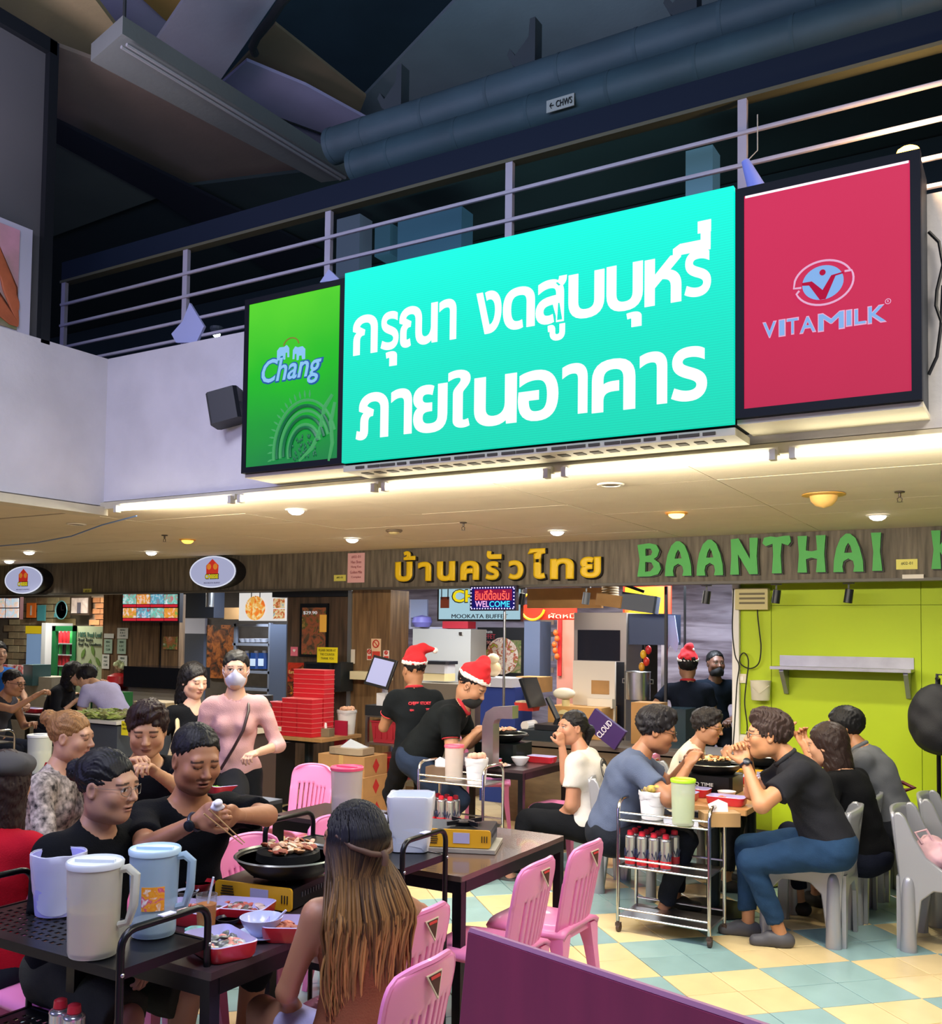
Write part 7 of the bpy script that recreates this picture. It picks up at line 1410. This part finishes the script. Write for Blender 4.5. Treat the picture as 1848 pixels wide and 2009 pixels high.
# long dark buffet counter on the left with greens
zt_=.98; a=az(155,1410,zt_); b=az(330,1402,zt_)
t=thing('buffet_counter','long slate-grey buffet counter with yellow notice, greens along its top','counter',((a.x+b.x)/2,a.y+.35,0)); L_=b.x-a.x+.5; g=G(); g.box((0,0,zt_/2-.02),(L_,.7,zt_-.04)); g.obj('body',mat('3C444E',.6,var=.08,scale=2),t); g=G(); g.box((0,0,zt_-.01),(L_+.04,.76,.03)); g.obj('top',mat('C8C8C0',.4),t)
o=pan('paper_notice','yellow notice taped to the front of the slate buffet counter','notice',238,1415,258,1443,a.y-.005,mat('E8DC20',.6),.004); ptext('SELF SERVICE',240,1420,256,1424,a.y-.008,mat('3A3610',.6),o,.0006,name='print'); ptext('ONE WAY',240,1428,256,1432,a.y-.008,mat('3A3610',.6),o,.0006,name='print')
g=G()
for i in range(260):
    u=R4.random(); g.ball((-L_/2+.1+(L_-.2)*u,R4.uniform(-.33,.15),zt_+.02+R4.uniform(0,.03)),(R4.uniform(.03,.06),R4.uniform(.02,.05),.015),6,M=Euler((R4.uniform(-.6,.6),R4.uniform(-.6,.6),R4.uniform(0,3))).to_matrix().to_4x4())
o=g.obj('greens',mat('8CA84C',.55,var=.6,scale=7,c2='8A6A50'),t,True); o['kind']='stuff'
q=thing('drink_crate','green crate holding white cans on the buffet counter','crate',tuple(az(203,1392,zt_))); g=G(); g.box((0,.1,.09),(.36,.24,.18)); g.obj('box',mat('1C6A34',.5),q); g=G()
for k in range(3): g.lathe([(0,0),(.032,0),(.032,.12),(0,.12)],n=12,c=(-.02+.07*k,-.08,.0))
g.obj('cans',mat('D0D8D0',.3,.5),q,True)
q=thing('beverage_cup','plastic cup of orange tea on the buffet counter','cup',tuple(az(225,1388,zt_))); g=G(); g.lathe([(0,0),(.03,0),(.04,.12),(0,.12)],n=14); g.obj('cup',mat('C08850',.3),q,True)
q=thing('white_tray','cream open tray at the right end of the buffet counter','tray',tuple(az(300,1388,zt_))); g=G(); g.box((0,.1,.03),(.5,.3,.06),taper=.85); g.obj('tray_body',mat('D8C8A8',.6),q)
# left far table with pan
p=az(85,1402,.75); black_table('long black table with a dark grill pan at the far left',p.x-1.3,p.x+.9,p.y-.1,p.y+.7,top=TOPG); gp=grill_pan('dark grill pan of noodles at the far left table',(p.x+.05,p.y+.3,.90),.26,seed=19); q=thing('grill_burner','black stove block under the far left pan','stove',(p.x+.05,p.y+.3,.752)); g=G(); g.box((0,0,.07),(.4,.3,.14),bev=.02); g.obj('body',BLACKM,q)
for k,(dx,lab) in enumerate(((-.35,'red tray of food left of the far left pan'),(.5,'red tray of food right of the far left pan'))): food_tray(lab,(p.x+dx,p.y+.12,zt),0,MEAT,60+k,.26,.15,16,None)
bowl('white bowl at the right end of the far left table',Vector((p.x+.72,p.y+.15,zt)),.09,.07,mat('D8D8DC',.3)); q=thing('beer_glass','glass of amber beer at the far left table','glass',(p.x-.62,p.y+.05,zt)); g=G(); g.lathe([(0,0),(.035,0),(.045,.16),(0,.16)],n=16); g.obj('glass',mat('C89020',.2,emit=.05),q,True)
q=thing('condiment_tin','red and white tin on the far left chrome trolley','tin',(-8.75,5.6,.727)); g=G(); g.lathe([(0,0),(.05,0),(.05,.14),(0,.14)],n=16); g.obj('tin_body',mat('C03828',.3),q,True); g=G(); g.lathe([(.051,.03),(.051,.09)],n=16); g.obj('label',mat('E8E0D0',.5),q,True)
q=thing('storage_bucket','white round bucket on the far left chrome trolley','bucket',(-9.05,5.6,.727)); g=G(); g.lathe([(0,0),(.11,0),(.13,.12),(.12,.12),(0,.1)],n=20); g.obj('tub',mat('D8DCE4',.4),q,True)
# table between the two seated diners at the back left
p=az(135,1362,.78); t=pedestal_table('small pale table between the two diners at the back left',p.x-.45,p.x+.35,p.y-.1,p.y+.4,.78,mat('B89878',.4))
for px,c_,lab in ((130,'C8D0D8','clear water bottle on the back left table'),(141,'3060A8','blue-labelled water bottle on the back left table')): q=thing('water_bottle',lab,'bottle',tuple(az(px,1362,.79))); g=G(); g.lathe([(0,0),(.035,0),(.035,.18),(.012,.22),(.012,.24),(0,.24)],n=14); g.obj('bottle_body',mat(c_,.2,alpha=.8),q,True)
p=az(233,1352,1.0); t=thing('red_vase','round red pot with pale flowers by the black display counter','vase',tuple(p)); g=G(); g.lathe([(0,0),(.08,0),(.17,.08),(.15,.18),(.06,.22),(0,.22)],n=20); g.obj('pot',mat('B82028',.3,coat=.4),t,True); g=G(); 
for i in range(14): a=R4.uniform(0,6.28); e=R4.uniform(0,.09); g.ball((e*math.cos(a),e*math.sin(a),.27+R4.uniform(0,.1)),.04,6)
o=g.obj('flowers',mat('C8D8A8',.6,var=.4,scale=20),t,True); o['kind']='stuff'
black_table('dark table under the round red pot',p.x-.5,p.x+.5,p.y-.2,p.y+.3,z=.998)
# purple board in the foreground
a=ad(925,1828,2.35); b=az(1470,2009,a.z); b2=a+(b-a)*1.6; d=(b-a).normalized(); nr=Vector((-d.y,d.x,0))
t=thing('purple_board','plain maroon-purple board standing in the bottom right foreground','board',(a.x,a.y,0)); 
g=G(); c0_=Vector((a.x,a.y,0)); lo=Vector((-.0,0,0)); H_=a.z
LL=(b2-a).length; M_=Matrix(((d.x,nr.x,0,0),(d.y,nr.y,0,0),(0,0,1,0),(0,0,0,1))); g=G(M_); g.prism([(0,H_),(LL,H_),(LL,.02),(-.12,.02)],-.012,.012,XZ); g.obj('panel',mat('862A4E',.5,var=.10,scale=1.2,stretch=(5,5,.6),c2='6C2246'),t); g=G(M_); g.tube([(0,0,H_+.002),(LL,0,H_+.002)],.010,6); g.tube([(0,0,H_),(-.12,0,.02)],.009,6); g.obj('edge_trim',mat('8C5878',.5),t)
# backpack on the right edge
p=ay(1838,1412,7.9); t=thing('backpack','black backpack hanging at the right edge before the lime wall','backpack',tuple(p)); q=S(); q.ell(p,(.20,.13,.26),k=0); q.ell(p+Vector((.02,-.08,-.08)),(.15,.08,.15),k=.03); q.disp(lambda P:.006*fold(P,22,1)); mesh_np('bag_body',[q.mesh(.012)],mat('101218',.7,bump=.3,bscale=200),None).name='bag_body'
o=C.objects['bag_body'] if 'bag_body' in C.objects else None
bb=[q_ for q_ in C.objects if q_.name.startswith('bag_body') and q_.parent is None][-1]; bb.parent=t; bb.location=-p
g=G(); g.tube([(0,.0,.24),(0,.04,.33),(.05,.04,.33),(.05,.02,.24)],.012,6); g.obj('top_loop',mat('16181E',.7),t,True)
g=G(); g.tube([(-.1,.08,.22),(-.16,.1,0),(-.08,.1,-.24)],.018,6); g.obj('shoulder_strap',mat('16181E',.7),t,True)
g=G(); g.tube([(.0,.12,.30),(.0,.12,-.9),(.0,.12,-p.z+.02)],.016,8); g.tube([(0,.12,.30),(0,.0,.30)],.012,6); tag(g.obj('coat_stand',BLACKM,None,True,loc=tuple(p)),'black stand the backpack hangs on','stand')
# pink bag on the silver chair
p=Vector((-.52,6.38,.46)); q=S(); q.ell(p+Vector((0,0,.07)),(.14,.13,.08),k=0); q.ell(p+Vector((-.08,.02,.12)),(.07,.09,.06),k=.04); q.disp(lambda P:.010*fold(P,30,1)+.004*fold(P,70,4)); t=thing('cloth_bag','crumpled pale pink tote bag lying on the silver chair','bag',tuple(p)); bb=mesh_np('bag_cloth',[q.mesh(.008)],mat('C8A0A8',.8),t); bb.location=-p
g=G(); g.tube([(-.12,-.05,.14),(-.16,-.04,.20),(-.10,-.02,.22),(-.06,-.02,.15)],.008,6); g.tube([(-.02,.0,.14),(.02,.0,.21),(.06,0,.18),(.05,0,.12)],.008,6); g.obj('strap',mat('D0A8B0',.8),t,True)
t=thing('red_strap','dark red leather bag strap over the back of the silver chair','strap',(-.95,7.38,.78)); g=G(); g.tube([(-.12,.02,-.04),(-.04,0,.02),(.08,0,.03),(.16,-.02,.0),(.10,-.03,-.02),(.0,-.03,-.01)],.014,6); g.obj('strap_loop',mat('6A1824',.5),t,True)
p=Vector((-4.42,8.0,.46)); q=S(); q.ell(p+Vector((0,0,.08)),(.12,.10,.09),k=0); q.disp(lambda P:.008*fold(P,30,1)); t=thing('handbag','small black bag on the pink chair by the bending worker','bag',tuple(p)); bb=mesh_np('bag_body',[q.mesh(.012)],mat('121418',.6),t); bb.location=-p
# plastic carrier bag and mascot-free barrier box
p=az(507,1560,0); pz=ay(507,1490,p.y); t=thing('carrier_bag','white plastic carrier bag hanging with a yellow print beside the standing women','bag',(p.x,p.y-.4,0)); c_=Vector((p.x,p.y-.4,.62)); q=S(); q.ell(c_+Vector((0,0,-.12)),(.16,.09,.17),k=0); q.cap(c_,c_+Vector((.0,0,.26)),.07,.02,k=.08); q.disp(lambda P:.008*fold(P,25,1)+.004*fold(P,60,4)); bb=mesh_np('bag_film',[q.mesh(.011)],mat('E4E0D4',.35),t); bb.location=-t.location
g=G(Matrix.Translation((0,-.095,.50))@XZ); g.lathe([(0,0),(.055,0),(.05,.008),(0,.01)],n=9); g.obj('yellow_print',mat('E8D020',.5),t)
pA=az(560,1575,0); t=thing('chiller_box','black standing chiller box with yellow cheese lettering under the wood table','box',(pA.x-.15,pA.y-.1,0)); g=G(); g.box((0,0,.32),(.42,.36,.64),bev=.01); g.obj('body',mat('17191C',.4),t); text('CHEESE',.05,facing(.02,-.183,.42),mat('E8C820',.5),'lettering',t,.001,.002,fit=(.22,.07)); text('STORY',.03,facing(.08,-.183,.36),mat('C8A020',.5),'lettering',t,.001,fit=(.10,.03)); g=G(); 
for k in range(6): g.box((-.08+.03*k,-.182,.16),(.006,.004,.18))
g.obj('vent_slots',mat('303438',.5),t); g=G(); g.prism([(-.08,-.05),(.08,-.05),(.09,.03),(0,.09),(-.09,.03)],-.001,.002,facing(.04,-.182,.55)); g.obj('red_badge',mat('A82818',.5),t)
# ------------------------------------------------------------------ the people
V=Vector
def watch(p,sd,c='1A2038'):
    e,wv=p['arm'][sd]; d=(wv-e).normalized(); c0=wv-d*.012; u=d.orthogonal().normalized(); v=d.cross(u); t=thing('wristwatch','dark round wristwatch on the wrist of the '+p['who'],'watch',tuple(c0))
    g=G(Matrix.Translation(-c0)); g.tube([c0+(u*math.cos(a)+v*math.sin(a))*.031*p['s'] for a in [math.pi*i/9 for i in range(18)]],.006,6,closed=True); g.obj('strap',mat(c,.4),t,True)
    up=-(_f-d*_f.dot(d)).normalized(); M_=up.to_track_quat('Z','Y').to_matrix().to_4x4(); M_.translation=up*.034*p['s']; g=G(M_); g.lathe([(0,0),(.021,0),(.021,.008),(.018,.010)],n=20); g.obj('case',mat('30343C',.3,.6),t,True); g=G(M_); g.lathe([(0,.0095),(.018,.0095)],n=18); g.obj('dial',mat('141A38',.2),t)
def sticks(lab,a,b,off=.012):
    t=thing('chopsticks',lab,'chopsticks',tuple(a)); s=(b-a).normalized().orthogonal().normalized()*off
    for k in (-1,1): g=G(Matrix.Translation(-a)); g.tube([a+s*k,b+s*k*.4],[.0035,.002],6); g.obj('stick',mat('C09868',.5),t,True)
P=[]
def PP(who,lab,*a,**k): p=person(lab,*a,**k); p['who']=who; P.append(p); return p
p=PP('man with a hair bun','person in black tee with thin glasses and black hair in a bun, facing right',(212,1543),3.55,face=-88,look=(12,-6),lean=6,hunch=6,skin='B98A6E',hair=('bun','0E0D0E'),shirt=('0C0E12',.7,'crew'),pants=('3A3C34',.5),lh=(-.18,.34,.10),rh=(.14,.36,.10),wt=1.12,det=0,hscale=1.02,eyes='open',mouth=.002)
glasses(p,'70685C',.0009)
e=p; 
p=PP('bearded man with chopsticks','bearded person in a black tee holding chopsticks and a napkin over the front table',(385,1490),3.92,face=-112,look=(2,-16),lean=6,hunch=8,skin='A87454',hair=('crop','121011'),shirt=('0A0C11',.75,'wide'),pants=('1C1E22',.6),rh=ad(388,1610,3.50),lh=ad(462,1600,3.62),s=1.05,wt=1.06,det=0,beard=.55,mouth=.004,palm=((.3,-.6,.2),(-.5,-.5,-.2)),curl=(.95,1.0),hscale=1.0,eyes='down',pole=(-.15,-.7))
watch(p,1)
sticks('pair of wooden chopsticks in the bearded man\'s fingers over the pan',ad(405,1592,3.42),ad(478,1655,3.50))
q=S(); c_=ad(426,1582,3.44); q.ell(c_,(.026,.020,.016),k=0); q.ell(c_+V((.01,0,.012)),(.014,.016,.018),k=.01); q.disp(lambda Q:.006*fold(Q,110,1)); t=thing('paper_napkin','crumpled white paper napkin in the bearded man\'s hands','napkin',tuple(c_)); o=mesh_np('napkin_sheet',[q.mesh(.004)],mat('E0DCE4',.8),t); o.location=-c_
# the woman with long hair, seen from behind
def longhair(p,n=800):
    L=p['L']; rr=random.Random(5); nb,Fw,X,U=p['nb'],p['F'],p['X'],p['U']; verts=[];faces=[];cols=[]; dark=np.array(lin('0F0D12')); mid=np.array(lin('3A2416')); lite=np.array(lin('B88850'))
    for i in range(n):
        th=rr.uniform(-1,1); 
        a=th*1.95; ph=rr.uniform(.1,1.45)
        pts=[]; 
        root=L(.086*math.sin(a)*math.sin(ph),-.018-.105*math.cos(a)*math.sin(ph) if abs(a)<1.6 else -.018-.105*math.cos(a)*math.sin(ph),.035+.092*math.cos(ph))
        side=L(.093*math.sin(a),-.02-.112*math.cos(a),.0)
        lat=th*(.135+.03*rr.random()); back=.085+.035*rr.random()-.03*abs(th)
        nape=nb+X*lat*.72-Fw*(.085-.02*abs(th))+U*.055
        if th<-.55 and rr.random()<.5: nape+=Fw*.05
        ln=rr.uniform(.33,.47)-(abs(th)**2)*.10
        wv=rr.uniform(.004,.014); ph2=rr.uniform(0,6)
        low=[nb+X*(lat*(1-.12*k/5)+wv*math.sin(ph2+k*1.4))-Fw*(back+.015+.012*math.sin(k*.9+ph2*.3))-V((0,0,1))*(ln*k/5) for k in range(1,6)]
        pts=[root,root.lerp(side,.6)+(-Fw)*.004,side,nape]+low
        # smooth
        out=[]
        for k in range(len(pts)-1):
            p0,p1,p2,p3=pts[max(0,k-1)],pts[k],pts[k+1],pts[min(len(pts)-1,k+2)]
            for u in (0,.5): out.append(.5*((2*p1)+(p2-p0)*u+(2*p0-5*p1+4*p2-p3)*u*u+(3*p1-p0-3*p2+p3)*u**3))
        out.append(pts[-1]); m=len(out); tone=rr.random()**.8
        g=G(); g.tube(out,[(.0052 if k<m-5 else .0052*(m-k)/5.5) for k in range(m)],5); k0=len(verts); verts+=g.v; faces+=[tuple(q+k0 for q in f) for f in g.f]
        for k in range(m):
            f=k/(m-1); f2=min(1,max(0,(f-.22)/.40)); c=dark*(1-f2)+(mid*(1-tone)+lite*tone)*f2; cols+= [c]*5
    me=bpy.data.meshes.new('hair'); me.from_pydata(verts,[],faces); me.shade_smooth(); at=me.color_attributes.new('Col','FLOAT_COLOR','POINT'); c4=np.ones((len(verts),4),np.float32); c4[:,:3]=np.array(cols); at.data.foreach_set('color',c4.ravel()); me.materials.append(HAIRM)
    o=bpy.data.objects.new('long_hair',me); C.objects.link(o); o.parent=p['root']
p=PP('woman with long hair','person seen from behind with very long brown-to-blond hair and white shorts',(693,1650),3.22,face=62,look=(16,-8),lean=4,hunch=2,sex='f',skin='A47458',hair=('back','0E0D12'),shirt=('7A4A34',0,'tube',.3),pants=('B8B4D8',.30),lh=(-.14,.30,.04),rh=(.10,.24,.36),det=0,s=.93,hscale=1.12,lf=(-.30,.35,-.40),rf=(.05,.42,-.40),pole=(-1,.05))
longhair(p)
g=G(); L=p['L']; 
for sd in (-1,1): g.tube([L(sd*.090,-.03,.03),L(sd*.078,-.085,-.005),L(sd*.04,-.125,-.03),L(0,-.135,-.04)],[.006,.009,.010,.009],8)
g.tube([L(0,-.135,-.03),L(0,-.145,-.045),L(0,-.14,-.07)],.012,8); g.obj('hair_tie',mat('5A4030',.6),p['root'],True)
# left edge: red top and flat cap
p=PP('woman in a grey cap','person in a crimson top and dark grey flat cap at the left edge',(12,1540),3.95,face=25,look=(10,0),lean=6,sex='f',skin='B08468',hair=('shoulder','2A1A18'),shirt=('B01426',1.9,'crew'),pants=('20222A',.9),det=1,s=1.06,wt=1.05,legs=True)
L=p['L']; q=S(); B_=np.array(p['HM']); q.ell(L(0,-.02,.075),(.118,.130,.060),B_,k=0); q.ell(L(0,.09,.05),(.06,.07,.014),B_,k=.01); q.cut(L(0,0,.030),-(p['HM']@V((0,0,1))),k=.01); q.disp(lambda Q:.004*fold(Q,40,2)); mesh_np('flat_cap',[q.mesh(.006)],mat('3E3C3C',.9),p['root'])
p=PP('woman with a blond bun','person with a light brown hair bun and leopard-print top, facing right',(140,1446),4.75,face=-62,look=(0,-8),lean=4,sex='f',skin='C89878',hair=('bun','8A6238'),shirt=(mat('B0A498',.8,var=.95,scale=38,c2='3A3230'),1.4,'crew'),pants=('202228',.9),det=1,eyes='down',brow='5A3A20')
p=PP('young man cooking','person in a black tee with tousled crop, cooking with chopsticks behind the bearded man',(289,1432),4.85,face=-128,look=(-6,-18),lean=8,hunch=10,skin='C0906C',hair=('tousled','2A1A16'),shirt=('0E1016',.55,'wide'),pants=('202228',.9),rh=ad(245,1512,4.55),lh=ad(300,1512,4.5),det=1,eyes='down',brow='1A1212',hscale=1.04)
sticks('wooden chopsticks of the young man in black over the far grill',ad(285,1498,4.40),ad(318,1518,4.60))
p=PP('standing woman in black','standing person in a black v-neck tee with shoulder-length black hair',(380,1336),7.15,face=-105,look=(6,-14),lean=2,hunch=4,sex='f',stand=True,skin='D0A48C',hair=('shoulder','100E10'),shirt=('0E1014',.5,'v'),pants=('16181E',.95),lh=(-.16,.10,-.02),rh=(.20,.02,-.06),det=1,s=1.03,eyes='down',wt=.9)
g=G(); nb,X_,F_,U_=p['nb'],p['X'],p['F'],p['U']; g.tube([nb+X_*.13-U_*.1-F_*.10,nb+X_*.125-U_*.005,nb+X_*.15-U_*.15+F_*.10,nb+X_*.20-U_*.38+F_*.09,nb+X_*.22-U_*.6+F_*.02],.016,6); t=thing('tote_bag','cream tote bag with long strap on the shoulder of the black-tee woman','bag',tuple(nb+X_*.22-U_*.75)); o=g.obj('strap',mat('C8B890',.8),t,True); o.location=-t.location
g=G(); g.box((0,0,0),(.10,.28,.30),bev=.03); g.obj('bag_body',mat('C8BC98',.85),t,True)
p=PP('standing woman in pink','standing person in a pale pink sweater, white mask and black crossbody strap',(463,1314),6.45,face=-138,look=(0,-2),lean=2,hunch=2,sex='f',stand=True,skin='C89C84',hair=('back','121012'),shirt=('C89C9A',1.3,'crew',1.4),pants=('101216',.95),lh=(-.14,.24,.16),rh=(.21,.04,-.08),det=1,s=1.03,wt=.95)
facemask(p,'C8C8DC'); nb,X_,F_,U_=p['nb'],p['X'],p['F'],p['U']; glasses(p,'605850',.0008)
g=G(); g.tube([nb+X_*.05-U_*.03-F_*.05,nb-X_*.085-U_*.015+F_*.03,nb-X_*.09-U_*.08+F_*.125,nb-X_*.06-U_*.20+F_*.185,nb-X_*.0-U_*.32+F_*.16,nb+X_*.08-U_*.46+F_*.15],.010,6); g.obj('crossbody_strap',mat('2A1416',.5),p['root'],True)
t=thing('black_jacket','black folded jacket carried at the waist by the pink-sweatered woman','jacket',tuple(nb-U_*.62+F_*.13)); c_=V(t.location); q=S(); q.ell(c_,(.13,.09,.17),k=0); q.ell(c_-V((0,0,.20)),(.10,.08,.20),k=.05); q.disp(lambda Q:.010*fold(Q,24,2)); o=mesh_np('jacket_cloth',[q.mesh(.013)],mat('121418',.85),t); o.location=-c_
# back left diners
p=PP('man at the far left','person in a grey sleeveless shirt reaching chopsticks to a pan at the far left',(27,1340),10.4,face=-70,look=(0,-12),lean=14,hunch=12,skin='B88868',hair=('crop','141214'),shirt=('44444C',0,'crew'),pants=('2A3040',.9),rh=ad(72,1364,10.2),lh=(-.15,.4,.2),det=2,eyes='down',s=1.08)
glasses(p,'202020',.002)
PP('woman at the back left','person in dark clothes with long black hair leaning on the small back table',(146,1322),10.6,face=-60,look=(0,-10),lean=12,hunch=14,sex='f',skin='C09880',hair=('shoulder','0E0E12'),shirt=('15171E',1.6,'crew'),det=2,lh=(-.1,.3,.3),rh=(.1,.3,.3))
PP('man bowing at the back left','person in a lavender-white tee bowed over the small back table',(170,1330),10.0,face=95,look=(0,-30),lean=32,hunch=22,skin='C09878',hair=('short','101014'),shirt=('B0B0D8',.6,'crew'),det=2,lh=(-.1,.38,.28),rh=(.1,.35,.3))
PP('attendant at the far left','person in a bright blue shirt behind the far left counter',(-4,1282),10.8,face=-100,lean=4,stand=True,skin='B89078',hair=('short','101014'),shirt=('2058A8',.6,'crew'),det=2)
# grill stall staff
def redtrim(p,frac=.55):
    for sd in (-1,1):
        e,_=p['arm'][sd]; a=p['sh'][sd]+(e-p['sh'][sd])*frac; d=(e-p['sh'][sd]).normalized(); u=d.orthogonal().normalized(); v=d.cross(u); g=G(); g.tube([a-d*.004+(u*math.cos(t)+v*math.sin(t))*.0625*p['s'] for t in [math.pi*i/8 for i in range(16)]],.0042,5,closed=True); g.obj('sleeve_trim',mat('C02430',.7),p['root'],True)
def backprint(p,lines,col,size,down=.10,off=.118,w=.2):
    X_,U_=p['X'],p['U']; N_=-p['F']; M_=Matrix(((X_.x,U_.x,N_.x,0),(X_.y,U_.y,N_.y,0),(X_.z,U_.z,N_.z,0),(0,0,0,1)))
    for i,s_ in enumerate(lines):
        c_=p['nb']-U_*(down+size*1.5*i)+N_*off; M2=M_.copy(); M2.translation=c_
        text(s_,size,M2,mat(col,.6),'back_print',p['root'],.004,.002,fit=(w*(.9 if i else 1),size*.8))
p=PP('cashier','worker in black polo and santa hat, back turned, at the card terminal',(812,1314),8.25,face=52,look=(10,-6),lean=4,hunch=6,stand=True,skin='A87858',hair=('crop','151214'),shirt=('15191C',.55,'polo',1,'B02430'),pants=('16181C',.95),lh=ad(780,1390,8.45),rh=(.15,.25,.1),det=1,s=1.04,wt=1.1)
santa(p,(1.0,.02)); redtrim(p); backprint(p,['CHEEK STORY','อะไร 7878'],'C83040',.035,.12,.128,.20)
p=PP('bending worker','worker in santa hat bending over the grill table, black mask on his chin',(925,1345),7.85,face=-72,look=(-4,-36),lean=28,hunch=24,stand=True,skin='B48464',hair=('crop','151214'),shirt=('14181A',.6,'polo',1,'B02430'),pants=('28344A',.95),rh=ad(930,1440,7.75),lh=ad(955,1432,8.0),det=1,s=1.13,wt=1.18,eyes='down',hscale=1.05)
facemask(p,'16181A',.03); santa(p,(-.5,.0)); redtrim(p,.6)
p=PP('far santa-hat worker','far worker in navy tee and santa hat, back turned, in the right-hand kitchen',(1349,1306),9.6,face=25,lean=2,stand=True,skin='9A7058',hair=('short','101012'),shirt=('121826',.6,'polo',1,'B02430'),pants=('14161C',.95),lh=(-.22,.1,.12),det=2,s=1.02); santa(p,(.2,.02))
p=PP('far dark-shirted worker','far worker in dark tee and black mask, facing the hall',(1404,1302),10.1,face=-142,lean=0,stand=True,skin='6A4838',hair=('crop','0C0C0E'),shirt=('111A26',.6,'crew'),pants=('14161C',.95),lh=(-.1,.22,.12),rh=(.12,.22,.10),det=2,s=1.02,beard=.3); facemask(p,'0E0E12',.03)
# middle and right tables
p=PP('woman in a white tee','person in a white tee with round back print and ponytail, hand at chin',(1122,1428),7.25,face=98,look=(46,2),lean=4,hunch=10,sex='f',skin='B88468',hair=('pony','121014'),shirt=('D8D4CC',.6,'crew'),pants=('14161A',.95),rh=ad(1102,1462,7.15),lh=(-.02,.22,.02),det=1,s=1.06,wt=1.22,hscale=.98,lf=(-.22,.52,-.38),rf=(.02,.50,-.38),palm=((0,0,-1),(0,.3,.6)),curl=(.6,1.2))
X_,U_=p['X'],p['U']; N_=-p['F']; c_=p['nb']-U_*.17+N_*.150; M_=Matrix(((X_.x,U_.x,N_.x,c_.x),(X_.y,U_.y,N_.y,c_.y),(X_.z,U_.z,N_.z,c_.z),(0,0,0,1)))
g=G(M_); g.tube([(.085*math.cos(a),.085*math.sin(a),0) for a in [math.pi*i/14 for i in range(28)]],.004,5,closed=True); g.tube([(.055*math.cos(a),.055*math.sin(a),0) for a in [math.pi*i/12 for i in range(24)]],.003,5,closed=True)
for k in range(5): g.box((-.03+.015*k,0,0),(.005,.085,.004))
g.obj('back_print',mat('2A2A2E',.7),p['root'])
text('CHICAGO',.03,M_@Matrix.Translation((0,.0,.002)),mat('2A2A2E',.7),'back_print',p['root'],.002,.001,curve=lambda co:[((.060+y)*math.sin(x/.070),(.060+y)*math.cos(x/.070)+0,z) for x,y,z in co])
p=PP('man in blue-grey','person in a blue-grey tee with dark hair, beard and black glasses',(1289,1433),6.25,face=-68,look=(-2,-16),lean=12,hunch=14,skin='A06E4E',hair=('tousled','17151A'),shirt=('56617A',.65,'crew'),pants=('20242C',.95),rh=ad(1352,1500,5.98),lh=ad(1350,1490,6.35),det=1,s=1.08,wt=1.2,beard=.5,eyes='down',hscale=1.03,lf=(-.12,.38,-.40),rf=(.14,.30,-.40))
glasses(p,'101010',.0018)
p=PP('older woman','older person in a cream tee with short dark hair and yellow-tinted glasses',(1388,1426),7.1,face=-82,look=(-8,-12),lean=10,hunch=12,sex='f',skin='B08060',hair=('tousled','1E1A1A'),shirt=('DCD4BC',.8,'crew'),pants=('2A2C34',.9),rh=ad(1424,1484,7.0),lh=(-.1,.36,.25),det=1,eyes='down'); glasses(p,'8A5A20',.0018)
p=PP('man in black polo','person in a charcoal polo and jeans with greying hair, hands at his mouth',(1506,1442),5.80,face=108,look=(0,-2),lean=16,hunch=16,skin='C08860',hair=('tousled','3A2C28'),shirt=('26272C',.62,'polo',1.2,'1C1D22'),pants=('26405E',.92),lh=ad(1462,1496,5.62),rh=ad(1468,1488,5.95),det=0,s=1.08,wt=1.14,lf=(-.06,.26,-.478),rf=(.10,.42,-.478),shoes='4A4A50',palm=((0,.4,.9),(0,.4,.9)),curl=(1.15,1.15),hscale=1.02,pole=(-1.2,-1.2))
glasses(p,'141414',.0014); watch(p,-1)
p=PP('woman in loose black top','person with a brown bob in a loose black top, back turned',(1622,1462),6.38,face=72,look=(10,-10),lean=10,hunch=14,sex='f',skin='C09070',hair=('bob','2C1E1A'),shirt=('101114',.8,'wide'),pants=('1C2030',.9),lh=ad(1548,1560,6.1),rh=ad(1560,1538,6.6),det=1,s=1.07,wt=1.1,hscale=1.05)
p=PP('man in grey polo','person in a grey polo with black hair raising a hand by the lime wall',(1655,1428),6.75,face=88,look=(12,-4),lean=14,hunch=16,skin='B88058',hair=('short','101012'),shirt=('66696E',.62,'polo',1,'5C6066'),pants=('24262C',.95),rh=ad(1572,1450,7.0),lh=ad(1580,1465,6.7),det=1,s=1.08,wt=1.08,palm=((0,0,1),(0,0,1)),hscale=1.0)
